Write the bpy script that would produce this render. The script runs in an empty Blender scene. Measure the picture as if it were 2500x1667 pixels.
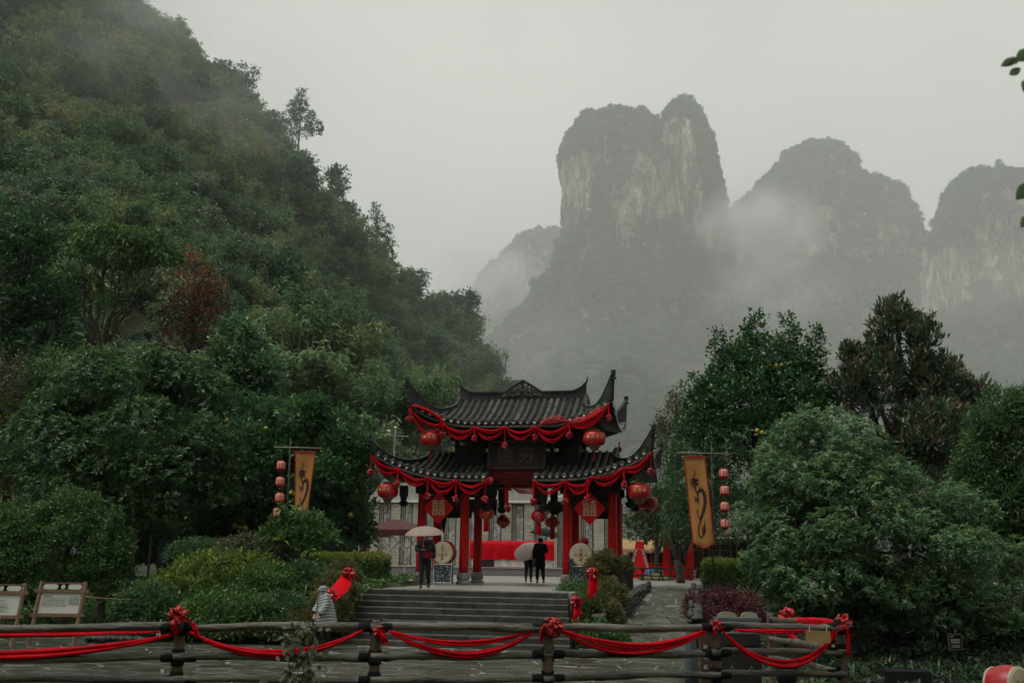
import bpy, math, random
import numpy as np
from mathutils import Vector, Matrix
random.seed(7)
RNG = np.random.default_rng(7)
SC = bpy.context.scene
COL = SC.collection
# ------------------------------------------------------------------ camera
F = 2430.0; CX, CY = 1250.0, 833.5; HC = 2.23; YH = 1365.5
TH = math.atan((YH - CY) / F); ROLL = 0.015
cam = bpy.data.cameras.new("camera"); cam.lens = F / 2500 * 36; cam.sensor_width = 36
cam.clip_start = 0.1; cam.clip_end = 20000
cam.dof.use_dof = True; cam.dof.focus_distance = 37; cam.dof.aperture_fstop = 3.4
camo = bpy.data.objects.new("camera", cam); COL.objects.link(camo)
_R = Vector((1, 0, 0)); _U = Vector((0, -math.sin(TH), math.cos(TH))); _B = Vector((0, -math.cos(TH), -math.sin(TH)))
_R2 = _R * math.cos(ROLL) + _U * math.sin(ROLL); _U2 = _U * math.cos(ROLL) - _R * math.sin(ROLL)
M = Matrix((_R2, _U2, _B)).transposed().to_4x4(); M.translation = (0, 0, HC); camo.matrix_world = M
SC.camera = camo
# ------------------------------------------------------------------ world: an overcast sky
W = bpy.data.worlds.new("World"); SC.world = W; W.use_nodes = True
nt = W.node_tree; nt.nodes.clear()
SUN_EL, SUN_AZ = math.radians(66), math.radians(-115)
sky = nt.nodes.new("ShaderNodeTexSky"); sky.sky_type = 'NISHITA'; sky.sun_disc = False
sky.sun_elevation = SUN_EL; sky.sun_rotation = SUN_AZ; sky.air_density = 1.0; sky.dust_density = 4.0
hsv = nt.nodes.new("ShaderNodeHueSaturation"); hsv.inputs['Saturation'].default_value = 0.12; hsv.inputs['Value'].default_value = 0.05
nt.links.new(sky.outputs[0], hsv.inputs['Color'])
tc = nt.nodes.new("ShaderNodeTexCoord"); nz = nt.nodes.new("ShaderNodeTexNoise")
nz.inputs['Scale'].default_value = 1.7; nz.inputs['Detail'].default_value = 3; nz.inputs['Roughness'].default_value = 0.5
nt.links.new(tc.outputs['Generated'], nz.inputs['Vector'])
rmp = nt.nodes.new("ShaderNodeValToRGB")
rmp.color_ramp.elements[0].position = 0.3; rmp.color_ramp.elements[0].color = (0.54, 0.585, 0.56, 1)
rmp.color_ramp.elements[1].position = 0.72; rmp.color_ramp.elements[1].color = (0.88, 0.89, 0.82, 1)
nt.links.new(nz.outputs['Fac'], rmp.inputs[0])
mixw = nt.nodes.new("ShaderNodeMixRGB"); mixw.inputs[0].default_value = 0.85
nt.links.new(hsv.outputs[0], mixw.inputs[1]); nt.links.new(rmp.outputs[0], mixw.inputs[2])
bg = nt.nodes.new("ShaderNodeBackground"); bg.inputs['Strength'].default_value = 0.77
nt.links.new(mixw.outputs[0], bg.inputs['Color'])
wo = nt.nodes.new("ShaderNodeOutputWorld"); nt.links.new(bg.outputs[0], wo.inputs['Surface'])
# the veiled sun behind the cloud
sun = bpy.data.lights.new("sun", 'SUN'); sun.energy = 1.5; sun.angle = math.radians(30); sun.color = (1, 0.98, 0.94)
suno = bpy.data.objects.new("sun", sun); COL.objects.link(suno)
_d = Vector((math.sin(SUN_AZ) * math.cos(SUN_EL), math.cos(SUN_AZ) * math.cos(SUN_EL), math.sin(SUN_EL)))
suno.rotation_euler = _d.to_track_quat('Z', 'Y').to_euler()
# ------------------------------------------------------------------ render look
SC.view_settings.view_transform = 'Standard'; SC.view_settings.look = 'None'
SC.view_settings.exposure = 0.5; SC.view_settings.gamma = 1.0
cy_ = SC.cycles
cy_.max_bounces = 6; cy_.diffuse_bounces = 3; cy_.glossy_bounces = 2; cy_.transmission_bounces = 3
cy_.transparent_max_bounces = 6; cy_.volume_bounces = 1; cy_.caustics_reflective = False; cy_.caustics_refractive = False
cy_.use_denoising = True; cy_.sample_clamp_indirect = 4; cy_.use_adaptive_sampling = True; cy_.adaptive_threshold = 0.02
cy_.volume_step_rate = 1.0; cy_.volume_max_steps = 64

# ------------------------------------------------------------------ placing helpers
def ray(px, py):
    a = (px - CX) / F; b = (py - CY) / F
    a, b = a * math.cos(ROLL) + b * math.sin(ROLL), -a * math.sin(ROLL) + b * math.cos(ROLL)
    return Vector((a, math.cos(TH) + b * math.sin(TH), math.sin(TH) - b * math.cos(TH)))
def at(px, py, Y):
    r = ray(px, py); return Vector((0, 0, HC)) + r * (Y / r.y)
def onz(px, py, z):
    r = ray(px, py); return Vector((0, 0, HC)) + r * ((z - HC) / r.z)
GX, GY, PSI = 0.43, 37.1, 0.193          # the gate's place and turn
HP = 1.35                                 # height of the gate terrace over the court
def G(u, v, z=0):
    c, s = math.cos(PSI), math.sin(PSI)
    return Vector((GX + u * c + v * s, GY - u * s + v * c, z))
def Gi(p):
    dx, dy = p[0] - GX, p[1] - GY; c, s = math.cos(PSI), math.sin(PSI)
    return dx * c - dy * s, dx * s + dy * c

# ------------------------------------------------------------------ mesh helpers
class MB:
    def __init__(s): s.v = []; s.f = []
    def add(s, vs, fs):
        o = len(s.v); s.v += [tuple(p) for p in vs]; s.f += [tuple(i + o for i in q) for q in fs]; return s
    def box(s, c, d, rz=0, rx=0, ry=0, taper=1.0):
        x, y, z = d[0] / 2, d[1] / 2, d[2] / 2
        R = Matrix.Rotation(rz, 3, 'Z') @ Matrix.Rotation(ry, 3, 'Y') @ Matrix.Rotation(rx, 3, 'X')
        vs = []
        for k in (-1, 1):
            t = taper if k > 0 else 1
            for i, j in ((-1, -1), (1, -1), (1, 1), (-1, 1)):
                vs.append(Vector(c) + R @ Vector((i * x * t, j * y * t, k * z)))
        return s.add(vs, [(0, 3, 2, 1), (4, 5, 6, 7), (0, 1, 5, 4), (1, 2, 6, 5), (2, 3, 7, 6), (3, 0, 4, 7)])
    def tube(s, pts, rad, n=8, cap=True, sq=1.0, up=None):
        pts = [Vector(p) for p in pts]; m = len(pts)
        rs = rad if hasattr(rad, '__len__') else [rad] * m
        vs = []; ref = None
        for i, p in enumerate(pts):
            t = (pts[min(i + 1, m - 1)] - pts[max(i - 1, 0)])
            t = t.normalized() if t.length > 1e-9 else Vector((0, 0, 1))
            if ref is None:
                ref = Vector(up) if up else (Vector((0, 0, 1)) if abs(t.z) < .9 else Vector((1, 0, 0)))
            a = t.cross(ref); a = a.normalized() if a.length > 1e-6 else t.orthogonal().normalized()
            b = a.cross(t).normalized(); ref = b
            for k in range(n):
                w = 2 * math.pi * k / n
                vs.append(p + a * (math.cos(w) * rs[i]) + b * (math.sin(w) * rs[i] * sq))
        fs = []
        for i in range(m - 1):
            for k in range(n):
                fs.append((i * n + k, i * n + (k + 1) % n, (i + 1) * n + (k + 1) % n, (i + 1) * n + k))
        if cap:
            fs.append(tuple(range(n - 1, -1, -1))); fs.append(tuple((m - 1) * n + k for k in range(n)))
        return s.add(vs, fs)
    def lathe(s, prof, n=20, c=(0, 0, 0), axis='Z'):
        vs = []; m = len(prof)
        for r, z in prof:
            for k in range(n):
                w = 2 * math.pi * k / n
                p = (r * math.cos(w), r * math.sin(w), z)
                if axis == 'Y': p = (p[0], p[2], p[1])
                if axis == 'X': p = (p[2], p[0], p[1])
                vs.append((p[0] + c[0], p[1] + c[1], p[2] + c[2]))
        fs = [(i * n + k, i * n + (k + 1) % n, (i + 1) * n + (k + 1) % n, (i + 1) * n + k) for i in range(m - 1) for k in range(n)]
        fs.append(tuple(range(n - 1, -1, -1))); fs.append(tuple((m - 1) * n + k for k in range(n)))
        return s.add(vs, fs)
    def grid(s, P):
        """P: rows of equal length of points"""
        m, n = len(P), len(P[0])
        return s.add([q for r in P for q in r], [(i * n + j, i * n + j + 1, (i + 1) * n + j + 1, (i + 1) * n + j) for i in range(m - 1) for j in range(n - 1)])
    def prism(s, poly, h, fn=None):
        """flat polygon (x,z) extruded by h along y; fn maps (x,y,z)->point"""
        n = len(poly); g = fn or (lambda x, y, z: (x, y, z))
        vs = [g(x, 0, z) for x, z in poly] + [g(x, h, z) for x, z in poly]
        fs = [tuple(range(n)), tuple(range(2 * n - 1, n - 1, -1))] + [(i, n + i, n + (i + 1) % n, (i + 1) % n) for i in range(n)]
        return s.add(vs, fs)
    def mesh(s, name, smooth=False):
        me = bpy.data.meshes.new(name); me.from_pydata(s.v, [], s.f); me.update()
        if smooth: me.shade_smooth()
        return me
    def obj(s, name, mat, parent=None, smooth=False):
        return link(name, s.mesh(name, smooth), mat, parent)

def link(name, me, mat=None, parent=None):
    o = bpy.data.objects.new(name, me)
    if mat is not None and len(me.materials) == 0: me.materials.append(mat)
    COL.objects.link(o)
    if parent is not None: o.parent = parent
    return o
def tag(o, label=None, cat=None, group=None, kind=None):
    if label: o['label'] = label
    if cat: o['category'] = cat
    if group: o['group'] = group
    if kind: o['kind'] = kind
    return o
def thing(name, label, cat, loc=(0, 0, 0), rz=0, group=None):
    o = bpy.data.objects.new(name, None); o.empty_display_size = .2
    o.location = loc; o.rotation_euler = (0, 0, rz); COL.objects.link(o)
    return tag(o, label, cat, group)
def struct(o): o['kind'] = 'structure'; return o
def copy_tree(o, parent=None):
    c = o.copy(); COL.objects.link(c); c.parent = parent
    for ch in list(o.children): copy_tree(ch, c)
    return c
def np_mesh(name, V, Fc, nv, smooth=False, attr=None):
    """numpy mesh: V (N,3), Fc (M,k) faces of k corners; attr: dict name->(M,) face floats"""
    me = bpy.data.meshes.new(name); M_, k = Fc.shape
    me.vertices.add(len(V)); me.vertices.foreach_set('co', np.ascontiguousarray(V, dtype=np.float32).ravel())
    me.loops.add(M_ * k); me.loops.foreach_set('vertex_index', np.ascontiguousarray(Fc, dtype=np.int32).ravel())
    me.polygons.add(M_); me.polygons.foreach_set('loop_start', np.arange(0, M_ * k, k, dtype=np.int32))
    if smooth: me.polygons.foreach_set('use_smooth', np.ones(M_, bool))
    me.update(calc_edges=True)
    for nm, a in (attr or {}).items():
        at_ = me.attributes.new(nm, 'FLOAT', 'FACE'); at_.data.foreach_set('value', np.ascontiguousarray(a, dtype=np.float32))
    return me

# ------------------------------------------------------------------ material helpers
def lin(c):
    return tuple(((x / 255) / 12.92 if x / 255 <= .04045 else ((x / 255 + .055) / 1.055) ** 2.4) for x in c) + (1,)
def rgba(c): return tuple(c) + (1,) if len(c) == 3 else tuple(c)
def mat_new(name):
    m = bpy.data.materials.new(name); m.use_nodes = True; t = m.node_tree
    return m, t, t.nodes['Principled BSDF']
def N(t, kind, **kw):
    n = t.nodes.new(kind)
    for k, v in kw.items():
        if k in n.inputs: n.inputs[k].default_value = v
        else: setattr(n, k, v)
    return n
def mk(name, c1, c2=None, scale=5, rough=.6, bump=0, bscale=None, spec=.22, detail=6, coords='Object', stretch=None, lo=.35, hi=.65, metal=0, trans=0, coat=0, wave=None, c3=None, piece=0.):
    """noise-varied surface: two base colours, roughness, fine relief"""
    m, t, b = mat_new(name); c2 = c2 or tuple(x * .7 for x in c1)
    tcn = N(t, 'ShaderNodeTexCoord'); v = tcn.outputs[coords]
    if stretch:
        mp = N(t, 'ShaderNodeMapping'); mp.inputs['Scale'].default_value = stretch; t.links.new(v, mp.inputs[0]); v = mp.outputs[0]
    n = N(t, 'ShaderNodeTexNoise', Scale=scale, Detail=detail, Roughness=.6); t.links.new(v, n.inputs['Vector'])
    r = N(t, 'ShaderNodeValToRGB'); e = r.color_ramp.elements
    e[0].position = lo; e[0].color = rgba(c1); e[1].position = hi; e[1].color = rgba(c2)
    if c3: q = r.color_ramp.elements.new((lo + hi) / 2); q.color = rgba(c3)
    t.links.new(n.outputs['Fac'], r.inputs[0]); csrc = r.outputs[0]
    if piece:                                  # every piece weathers a little differently
        oi = N(t, 'ShaderNodeObjectInfo'); mr = N(t, 'ShaderNodeMapRange'); mr.inputs[3].default_value = 1 - piece; mr.inputs[4].default_value = 1 + piece; t.links.new(oi.outputs['Random'], mr.inputs[0])
        hs = N(t, 'ShaderNodeHueSaturation'); t.links.new(mr.outputs[0], hs.inputs['Value']); t.links.new(csrc, hs.inputs['Color']); csrc = hs.outputs[0]
    t.links.new(csrc, b.inputs['Base Color'])
    b.inputs['Roughness'].default_value = rough; b.inputs['Specular IOR Level'].default_value = spec; b.inputs['Metallic'].default_value = metal
    if coat: b.inputs['Coat Weight'].default_value = coat
    if trans: b.inputs['Transmission Weight'].default_value = trans
    if bump:
        n2 = N(t, 'ShaderNodeTexNoise', Scale=bscale or scale * 4, Detail=5, Roughness=.6); t.links.new(v, n2.inputs['Vector'])
        bp = N(t, 'ShaderNodeBump', Strength=bump, Distance=.03); t.links.new(n2.outputs['Fac'], bp.inputs['Height'])
        t.links.new(bp.outputs[0], b.inputs['Normal'])
    return m
def leaf_mat(name, stops, rough=.42, spec=.45, transl=.3, inst=False, tcol=None):
    """foliage: the colour of each leaf comes from its own stored value 'v'; instances shift a little"""
    m, t, b = mat_new(name)
    a = N(t, 'ShaderNodeAttribute', attribute_name='v')
    r = N(t, 'ShaderNodeValToRGB'); e = r.color_ramp.elements
    while len(e) < len(stops): e.new(.5)
    for i, (p, c) in enumerate(stops): e[i].position = p; e[i].color = rgba(c)
    src = a.outputs['Fac']
    if inst:
        oi = N(t, 'ShaderNodeObjectInfo'); ma = N(t, 'ShaderNodeMath', operation='MULTIPLY_ADD')
        t.links.new(a.outputs['Fac'], ma.inputs[0]); ma.inputs[1].default_value = .45
        m2 = N(t, 'ShaderNodeMath', operation='MULTIPLY'); t.links.new(oi.outputs['Random'], m2.inputs[0]); m2.inputs[1].default_value = .55
        t.links.new(m2.outputs[0], ma.inputs[2]); src = ma.outputs[0]
    t.links.new(src, r.inputs[0]); t.links.new(r.outputs[0], b.inputs['Base Color'])
    b.inputs['Roughness'].default_value = rough; b.inputs['Specular IOR Level'].default_value = spec
    tr = N(t, 'ShaderNodeBsdfTranslucent'); mx = N(t, 'ShaderNodeMixShader'); mx.inputs[0].default_value = transl
    hs = N(t, 'ShaderNodeHueSaturation'); hs.inputs['Value'].default_value = 1.3; t.links.new(r.outputs[0], hs.inputs['Color'])
    t.links.new(hs.outputs[0], tr.inputs[0]); out = t.nodes['Material Output']
    t.links.new(b.outputs[0], mx.inputs[1]); t.links.new(tr.outputs[0], mx.inputs[2]); t.links.new(mx.outputs[0], out.inputs[0])
    return m

# ------------------------------------------------------------------ foliage helpers
def unit(a): return a / np.maximum(np.linalg.norm(a, axis=1, keepdims=True), 1e-9)
def leaves_mesh(name, P, D, Nn, L, Wd, v, fold=.25, droop=.0):
    """a leaf per row: base P, axis D, face normal Nn, length L, width Wd; 4 verts, 2 folded faces"""
    n = len(P); D = unit(D); S = unit(np.cross(D, Nn)); Nn = unit(np.cross(S, D))
    L = np.broadcast_to(L, (n,))[:, None]; Wd = np.broadcast_to(Wd, (n,))[:, None]
    mid = P + D * L * .48 + Nn * (fold * Wd)
    tip = P + D * L - np.array([0, 0, 1.]) * (droop * L)
    V = np.stack([P, mid - S * Wd * .5, tip, mid + S * Wd * .5], 1).reshape(-1, 3)
    b = np.arange(n)[:, None] * 4
    Fc = np.concatenate([b + [0, 2, 1], b + [0, 3, 2]], 0).astype(np.int32)
    return np_mesh(name, V, Fc, 3, attr={'v': np.concatenate([v, v])})
def sphere_dirs(n, rng, low=-1.0):
    z = rng.uniform(low, 1, n); a = rng.uniform(0, 2 * math.pi, n); r = np.sqrt(1 - z * z)
    return np.stack([r * np.cos(a), r * np.sin(a), z], 1)
def crown(name, lobes, nclus, per, clus_r, L, Wd, rng, low=-.55, inner=.25, up=.25, out=.8, vbase=.5, vvar=.35, droop=.1, shell=(.78, 1.04), fold=.25, axis_rand=.9, topv=0.0, nout=.6, sub=0, subr=.36, rosette=0.):
    """clusters of leaves spread through lobes (cx,cy,cz,rx,ry,rz): most near the lobe skins, some inside"""
    lobes = np.array(lobes, float)
    if sub:                                    # break every lobe into smaller puffs on its skin
        nl = []
        for q in lobes:
            d0 = sphere_dirs(sub, rng, low); k = rng.uniform(.7, 1.25, sub) * subr
            nl.append(np.concatenate([q[:3] + d0 * q[3:] * rng.uniform(.62, .86, (sub, 1)), q[3:] * k[:, None]], 1))
        lobes = np.concatenate(nl)
    ar = (lobes[:, 3] * lobes[:, 4] * lobes[:, 5]) ** (2 / 3); ar /= ar.sum()
    li = rng.choice(len(lobes), nclus, p=ar); lb = lobes[li]
    d = sphere_dirs(nclus, rng, low)
    rr = rng.uniform(shell[0], shell[1], nclus); isin = rng.random(nclus) < inner
    rr[isin] = rng.uniform(.35, shell[0], isin.sum())
    C = lb[:, :3] + d * lb[:, 3:] * rr[:, None]
    o = unit(d / lb[:, 3:])
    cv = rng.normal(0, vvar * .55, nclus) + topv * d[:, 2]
    idx = np.repeat(np.arange(nclus), per); n = len(idx)
    Dd = unit(o[idx] * out + rng.normal(0, axis_rand, (n, 3)) * .7 + np.array([0, 0, up]))
    Pp = C[idx] + rng.normal(0, 1, (n, 3)) * clus_r * .45 + Dd * clus_r * .2
    Nn = unit(np.array([0, 0, 1.]) * .8 + o[idx] * nout + rng.normal(0, .45, (n, 3)))
    if rosette:                                # leaves set round the end of each twig
        ax = unit(o * .55 + np.array([0, 0, .75]) + rng.normal(0, .25, (nclus, 3)))[idx]
        e1 = unit(np.cross(ax, rng.normal(0, 1, (n, 3)))); el = rng.uniform(-.15, .75, n)[:, None]
        Dd = e1 * np.cos(el) + ax * np.sin(el); Pp = C[idx] + ax * rng.normal(0, .22, (n, 1)) * clus_r; Nn = unit(ax + e1 * -.2 + rng.normal(0, .15, (n, 3)))
    sz = rng.uniform(.7, 1.25, n)
    v = np.clip(vbase + cv[idx] + rng.normal(0, vvar * .45, n), 0, 1)
    return leaves_mesh(name, Pp, Dd, Nn, L * sz, Wd * sz, v, fold=fold, droop=droop)
def trunk_mesh(name, segs, n=7):
    """segs: list of (points, r0, r1)"""
    b = MB()
    for pts, r0, r1 in segs:
        m = len(pts); b.tube(pts, [r0 + (r1 - r0) * i / (m - 1) for i in range(m)], n)
    return b.mesh(name, True)
def wig(p, q, k, amt, rng):
    p, q = Vector(p), Vector(q); out = []
    for i in range(k + 1):
        t = i / k; w = math.sin(math.pi * t)
        out.append(p.lerp(q, t) + Vector(rng.normal(0, amt, 3).tolist()) * w)
    return out
# ================================================================== far setting: hill, mountains, haze
def vnoise(x, y, s, seed=0, oct=4):
    """cheap value noise on arrays"""
    tot = np.zeros_like(x, float); amp = 1.; x = x / s; y = y / s
    for o in range(oct):
        xi = np.floor(x).astype(np.int64); yi = np.floor(y).astype(np.int64); fx = x - xi; fy = y - yi
        fx = fx * fx * (3 - 2 * fx); fy = fy * fy * (3 - 2 * fy)
        def h(a, b):
            k = (a * 374761393 + b * 668265263 + (seed + o) * 974711) & 0xffffffff
            k = ((k ^ (k >> 13)) * 1274126177) & 0xffffffff
            return ((k ^ (k >> 16)) & 0xffff) / 65535. * 2 - 1
        tot += amp * ((h(xi, yi) * (1 - fx) + h(xi + 1, yi) * fx) * (1 - fy) + (h(xi, yi + 1) * (1 - fx) + h(xi + 1, yi + 1) * fx) * fy)
        amp *= .5; x = x * 2 + 17.3; y = y * 2 + 5.1
    return tot
M_EARTH = mk('hill earth', (.035, .045, .02), (.06, .06, .035), .08, .9, coords='Object')
M_FOREST = leaf_mat('hill foliage', [(0, (.02, .055, .032)), (.3, (.048, .105, .054)), (.55, (.09, .15, .085)), (.78, (.155, .205, .125)), (.93, (.205, .215, .135)), (1, (.25, .12, .055))], rough=.6, spec=.25, transl=.25, inst=True)
M_BAMBOO = leaf_mat('bamboo foliage', [(0, (.04, .092, .042)), (.4, (.095, .17, .07)), (.7, (.17, .225, .095)), (1, (.28, .23, .085))], rough=.55, spec=.25, transl=.3, inst=True)
M_BARK = mk('bark', (.035, .03, .024), (.075, .065, .05), 6, .85, .6, 18, coords='Object')

def rock_mat():
    m, t, b = mat_new('limestone cliff')
    tcn = N(t, 'ShaderNodeTexCoord'); mp = N(t, 'ShaderNodeMapping'); mp.inputs['Scale'].default_value = (1, 1, .16)
    t.links.new(tcn.outputs['Object'], mp.inputs[0])
    n1 = N(t, 'ShaderNodeTexNoise', Scale=.085, Detail=10, Roughness=.72); t.links.new(mp.outputs[0], n1.inputs['Vector'])
    r = N(t, 'ShaderNodeValToRGB'); e = r.color_ramp.elements
    e[0].position = .40; e[0].color = (.07, .068, .055, 1); e[1].position = .58; e[1].color = (.72, .60, .46, 1)
    q = e.new(.47); q.color = (.26, .215, .16, 1)
    t.links.new(n1.outputs['Fac'], r.inputs[0]); t.links.new(r.outputs[0], b.inputs['Base Color'])
    b.inputs['Roughness'].default_value = .85; b.inputs['Specular IOR Level'].default_value = .2
    n2 = N(t, 'ShaderNodeTexNoise', Scale=.2, Detail=8, Roughness=.75); t.links.new(mp.outputs[0], n2.inputs['Vector'])
    bp = N(t, 'ShaderNodeBump', Strength=1, Distance=8); t.links.new(n2.outputs['Fac'], bp.inputs['Height']); t.links.new(bp.outputs[0], b.inputs['Normal'])
    return m
M_ROCK = rock_mat()

# ---- prototype trees: they stand on the hill's skyline as trees of their own, the wood repeats their crowns
def proto_crown(name, lobes, n, per, cr, L, rng, **k):
    return crown(name, lobes, n, per, cr, L, L * .55, rng, **k)
_r = np.random.default_rng(3)
PROTO = []
PROTO.append(proto_crown('crown', [(0, 0, 6, 3.4, 3.4, 2.6), (1.6, .6, 4.6, 2.4, 2.4, 2), (-1.7, -.5, 4.8, 2.5, 2.4, 2), (.2, -1.6, 4.2, 2.2, 2, 1.8)], 330, 8, .75, .62, _r, up=.1, nout=1.6, sub=9, subr=.42, low=-.4))
PROTO.append(proto_crown('crown', [(0, 0, 7.5, 2.4, 2.4, 3.0), (.5, .4, 4.6, 3, 3, 2.4), (-.9, -.6, 3.6, 2.8, 2.6, 1.8)], 330, 8, .7, .6, _r, up=.2, nout=1.6, sub=9, subr=.42, low=-.4))
PROTO.append(proto_crown('crown', [(0, 0, 4.4, 4.2, 4.0, 2.2), (2.4, 0, 3.4, 2.2, 2.2, 1.6), (-2.2, .8, 3.2, 2.4, 2.3, 1.7), (0, -2, 3.1, 2.4, 2, 1.5)], 360, 8, .8, .6, _r, up=.1, nout=1.6, sub=9, subr=.42, low=-.4))
# bamboo: many arching plumes
def bamboo_mesh(name, rng, nculm=26, h=11, spread=3.2, L=.75, dens=34):
    P = []; D = []; vv = []
    for i in range(nculm):
        a = rng.uniform(0, 6.28); r = spread * math.sqrt(rng.random()); b0 = np.array([r * math.cos(a) * .6, r * math.sin(a) * .6, 0.])
        hh = h * rng.uniform(.7, 1.05); lean = np.array([math.cos(a), math.sin(a), 0]) * rng.uniform(1.0, 2.6)
        cvv = rng.normal(0, .12)
        for k in range(dens):
            t = rng.uniform(.28, 1.0)
            p = b0 + np.array([0, 0, hh * (t - .18 * t ** 4)]) + lean * t ** 3
            for q in range(2):
                d = rng.normal(0, 1, 3); d[2] = d[2] * .4 - .35
                P.append(p + rng.normal(0, .42 * (1.25 - t * .6), 3)); D.append(d + lean * .15); vv.append(.45 + cvv + .25 * (t - .6) + rng.normal(0, .13))
    P = np.array(P); D = np.array(D); n = len(P)
    Nn = np.array([0, 0, 1.]) + rng.normal(0, .5, (n, 3)); s = rng.uniform(.7, 1.3, n)
    return leaves_mesh(name, P, D, Nn, L * s, L * .33 * s, np.clip(np.array(vv), 0, 1), droop=.25)
PROTO.append(bamboo_mesh('crown', _r)); PROTO.append(bamboo_mesh('crown', _r, 20, 9, 2.6, .7, 38))
for i, p in enumerate(PROTO): p.materials.append(M_FOREST if i < 3 else M_BAMBOO)
PROTO_OBJ = [None] * 5
def hill_tree(kind, loc, sc, label, cat='tree', name='hill_tree', group='trees standing out on the wooded hill', rz=0, trunk=True):
    t = thing(name, label, cat, loc, rz, group); t.scale = (sc[0], sc[0], sc[1])
    c = link('crown', PROTO[kind], None, t)
    if PROTO_OBJ[kind] is None: PROTO_OBJ[kind] = c
    if trunk:
        rg = np.random.default_rng(int(abs(loc[0] * 7)) + kind)
        if kind < 3: segs = [(wig((0, 0, -2.5), (0, 0, 7), 4, .15, rg), .28, .08), (wig((0, 0, 3), (1.8, .4, 5), 3, .1, rg), .12, .05), (wig((0, 0, 3.2), (-1.7, -.4, 5.2), 3, .1, rg), .12, .05)]
        else: segs = [(wig((rg.normal(0, 1), rg.normal(0, 1), -2), (rg.normal(0, 1.5), rg.normal(0, 1.5), 7.5), 4, .1, rg), .07, .04) for _ in range(7)]
        link('trunk', trunk_mesh('trunk', segs, 6), M_BARK, t)
    return t

def scatter(name, pts, scale, zscale, kinds, label, tilt=None):
    """ONE object: a wood read as one mass; crowns instanced on stored points"""
    n = len(pts); me = bpy.data.meshes.new(name); me.vertices.add(n); me.vertices.foreach_set('co', np.asarray(pts, np.float32).ravel())
    for nm, ty, a in (('sc', 'FLOAT', scale), ('zs', 'FLOAT', zscale), ('rot', 'FLOAT', RNG.uniform(0, 6.28, n)), ('kind', 'INT', kinds)):
        A = me.attributes.new(nm, ty, 'POINT'); A.data.foreach_set('value', np.asarray(a, np.int32 if ty == 'INT' else np.float32))
    me.update(); o = link(name, me, M_FOREST); tag(o, label, 'forest', None, 'stuff')
    g = bpy.data.node_groups.new(name + ' nodes', 'GeometryNodeTree')
    g.interface.new_socket('Geometry', in_out='INPUT', socket_type='NodeSocketGeometry'); g.interface.new_socket('Geometry', in_out='OUTPUT', socket_type='NodeSocketGeometry')
    gi = g.nodes.new('NodeGroupInput'); go = g.nodes.new('NodeGroupOutput'); jn = g.nodes.new('GeometryNodeJoinGeometry')
    def named(nm, ty):
        q = g.nodes.new('GeometryNodeInputNamedAttribute'); q.data_type = ty; q.inputs['Name'].default_value = nm; return q.outputs['Attribute']
    sx = g.nodes.new('ShaderNodeCombineXYZ'); s_ = named('sc', 'FLOAT'); z_ = named('zs', 'FLOAT')
    g.links.new(s_, sx.inputs[0]); g.links.new(s_, sx.inputs[1]); g.links.new(z_, sx.inputs[2])
    rx = g.nodes.new('ShaderNodeCombineXYZ'); g.links.new(named('rot', 'FLOAT'), rx.inputs[2])
    er = g.nodes.new('FunctionNodeEulerToRotation'); g.links.new(rx.outputs[0], er.inputs[0])
    kd = named('kind', 'INT')
    for k in range(len(PROTO)):
        if not np.any(np.asarray(kinds) == k): continue
        oi = g.nodes.new('GeometryNodeObjectInfo'); oi.inputs['Object'].default_value = PROTO_OBJ[k]; oi.transform_space = 'ORIGINAL'; oi.inputs['As Instance'].default_value = True
        cmpn = g.nodes.new('FunctionNodeCompare'); cmpn.data_type = 'INT'; cmpn.operation = 'EQUAL'
        g.links.new(kd, cmpn.inputs['A'] if 'A' in cmpn.inputs else cmpn.inputs[2]); 
        [i for i in cmpn.inputs if i.name == 'B' and i.type == 'INT'][0].default_value = k
        g.links.new(kd, [i for i in cmpn.inputs if i.name == 'A' and i.type == 'INT'][0])
        ip = g.nodes.new('GeometryNodeInstanceOnPoints')
        g.links.new(gi.outputs[0], ip.inputs['Points']); g.links.new(cmpn.outputs[0], ip.inputs['Selection'])
        g.links.new(oi.outputs['Geometry'], ip.inputs['Instance']); g.links.new(er.outputs[0], ip.inputs['Rotation']); g.links.new(sx.outputs[0], ip.inputs['Scale'])
        g.links.new(ip.outputs[0], jn.inputs[0])
    g.links.new(jn.outputs[0], go.inputs[0])
    md = o.modifiers.new('wood', 'NODES'); md.node_group = g
    return o

# ---- the wooded hill on the left: ridge points seen against the sky, feet on the valley floor
RIDGE = [(-1500, -900, 330), (-700, -420, 320), (-30, -190, 312), (300, 30, 305), (395, 98, 300), (490, 190, 298), (560, 272, 296), (640, 360, 292), (725, 440, 290), (768, 530, 285), (845, 618, 290), (925, 725, 300), (1005, 778, 320), (1080, 820, 335), (1150, 885, 330), (1200, 948, 320), (1250, 1015, 310), (1360, 1110, 300), (1450, 1290, 290)]
FEET = [(-2600, 1300, 62), (-1800, 1300, 62), (-1200, 1305, 64), (-700, 1310, 66), (-400, 1310, 68), (-100, 1312, 70), (150, 1315, 74), (400, 1318, 80), (560, 1318, 86), (720, 1318, 96), (840, 1320, 106), (930, 1320, 118), (1010, 1325, 134), (1090, 1325, 152), (1150, 1328, 172), (1210, 1330, 195), (1280, 1335, 225), (1350, 1340, 255), (1450, 1345, 280)]
def spl(pts, n):
    P = np.array([list(at(*p)) for p in pts]); t = np.linspace(0, len(P) - 1, n); i = np.minimum(t.astype(int), len(P) - 2); f = (t - i)[:, None]
    return P[i] * (1 - f) + P[i + 1] * f
_nu, _ns = 150, 90
Rg, Ft = spl(RIDGE, _nu), spl(FEET, _nu)
S_ = np.linspace(0, 1, _ns)[None, :, None]
prof = S_ ** 1.12
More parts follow.
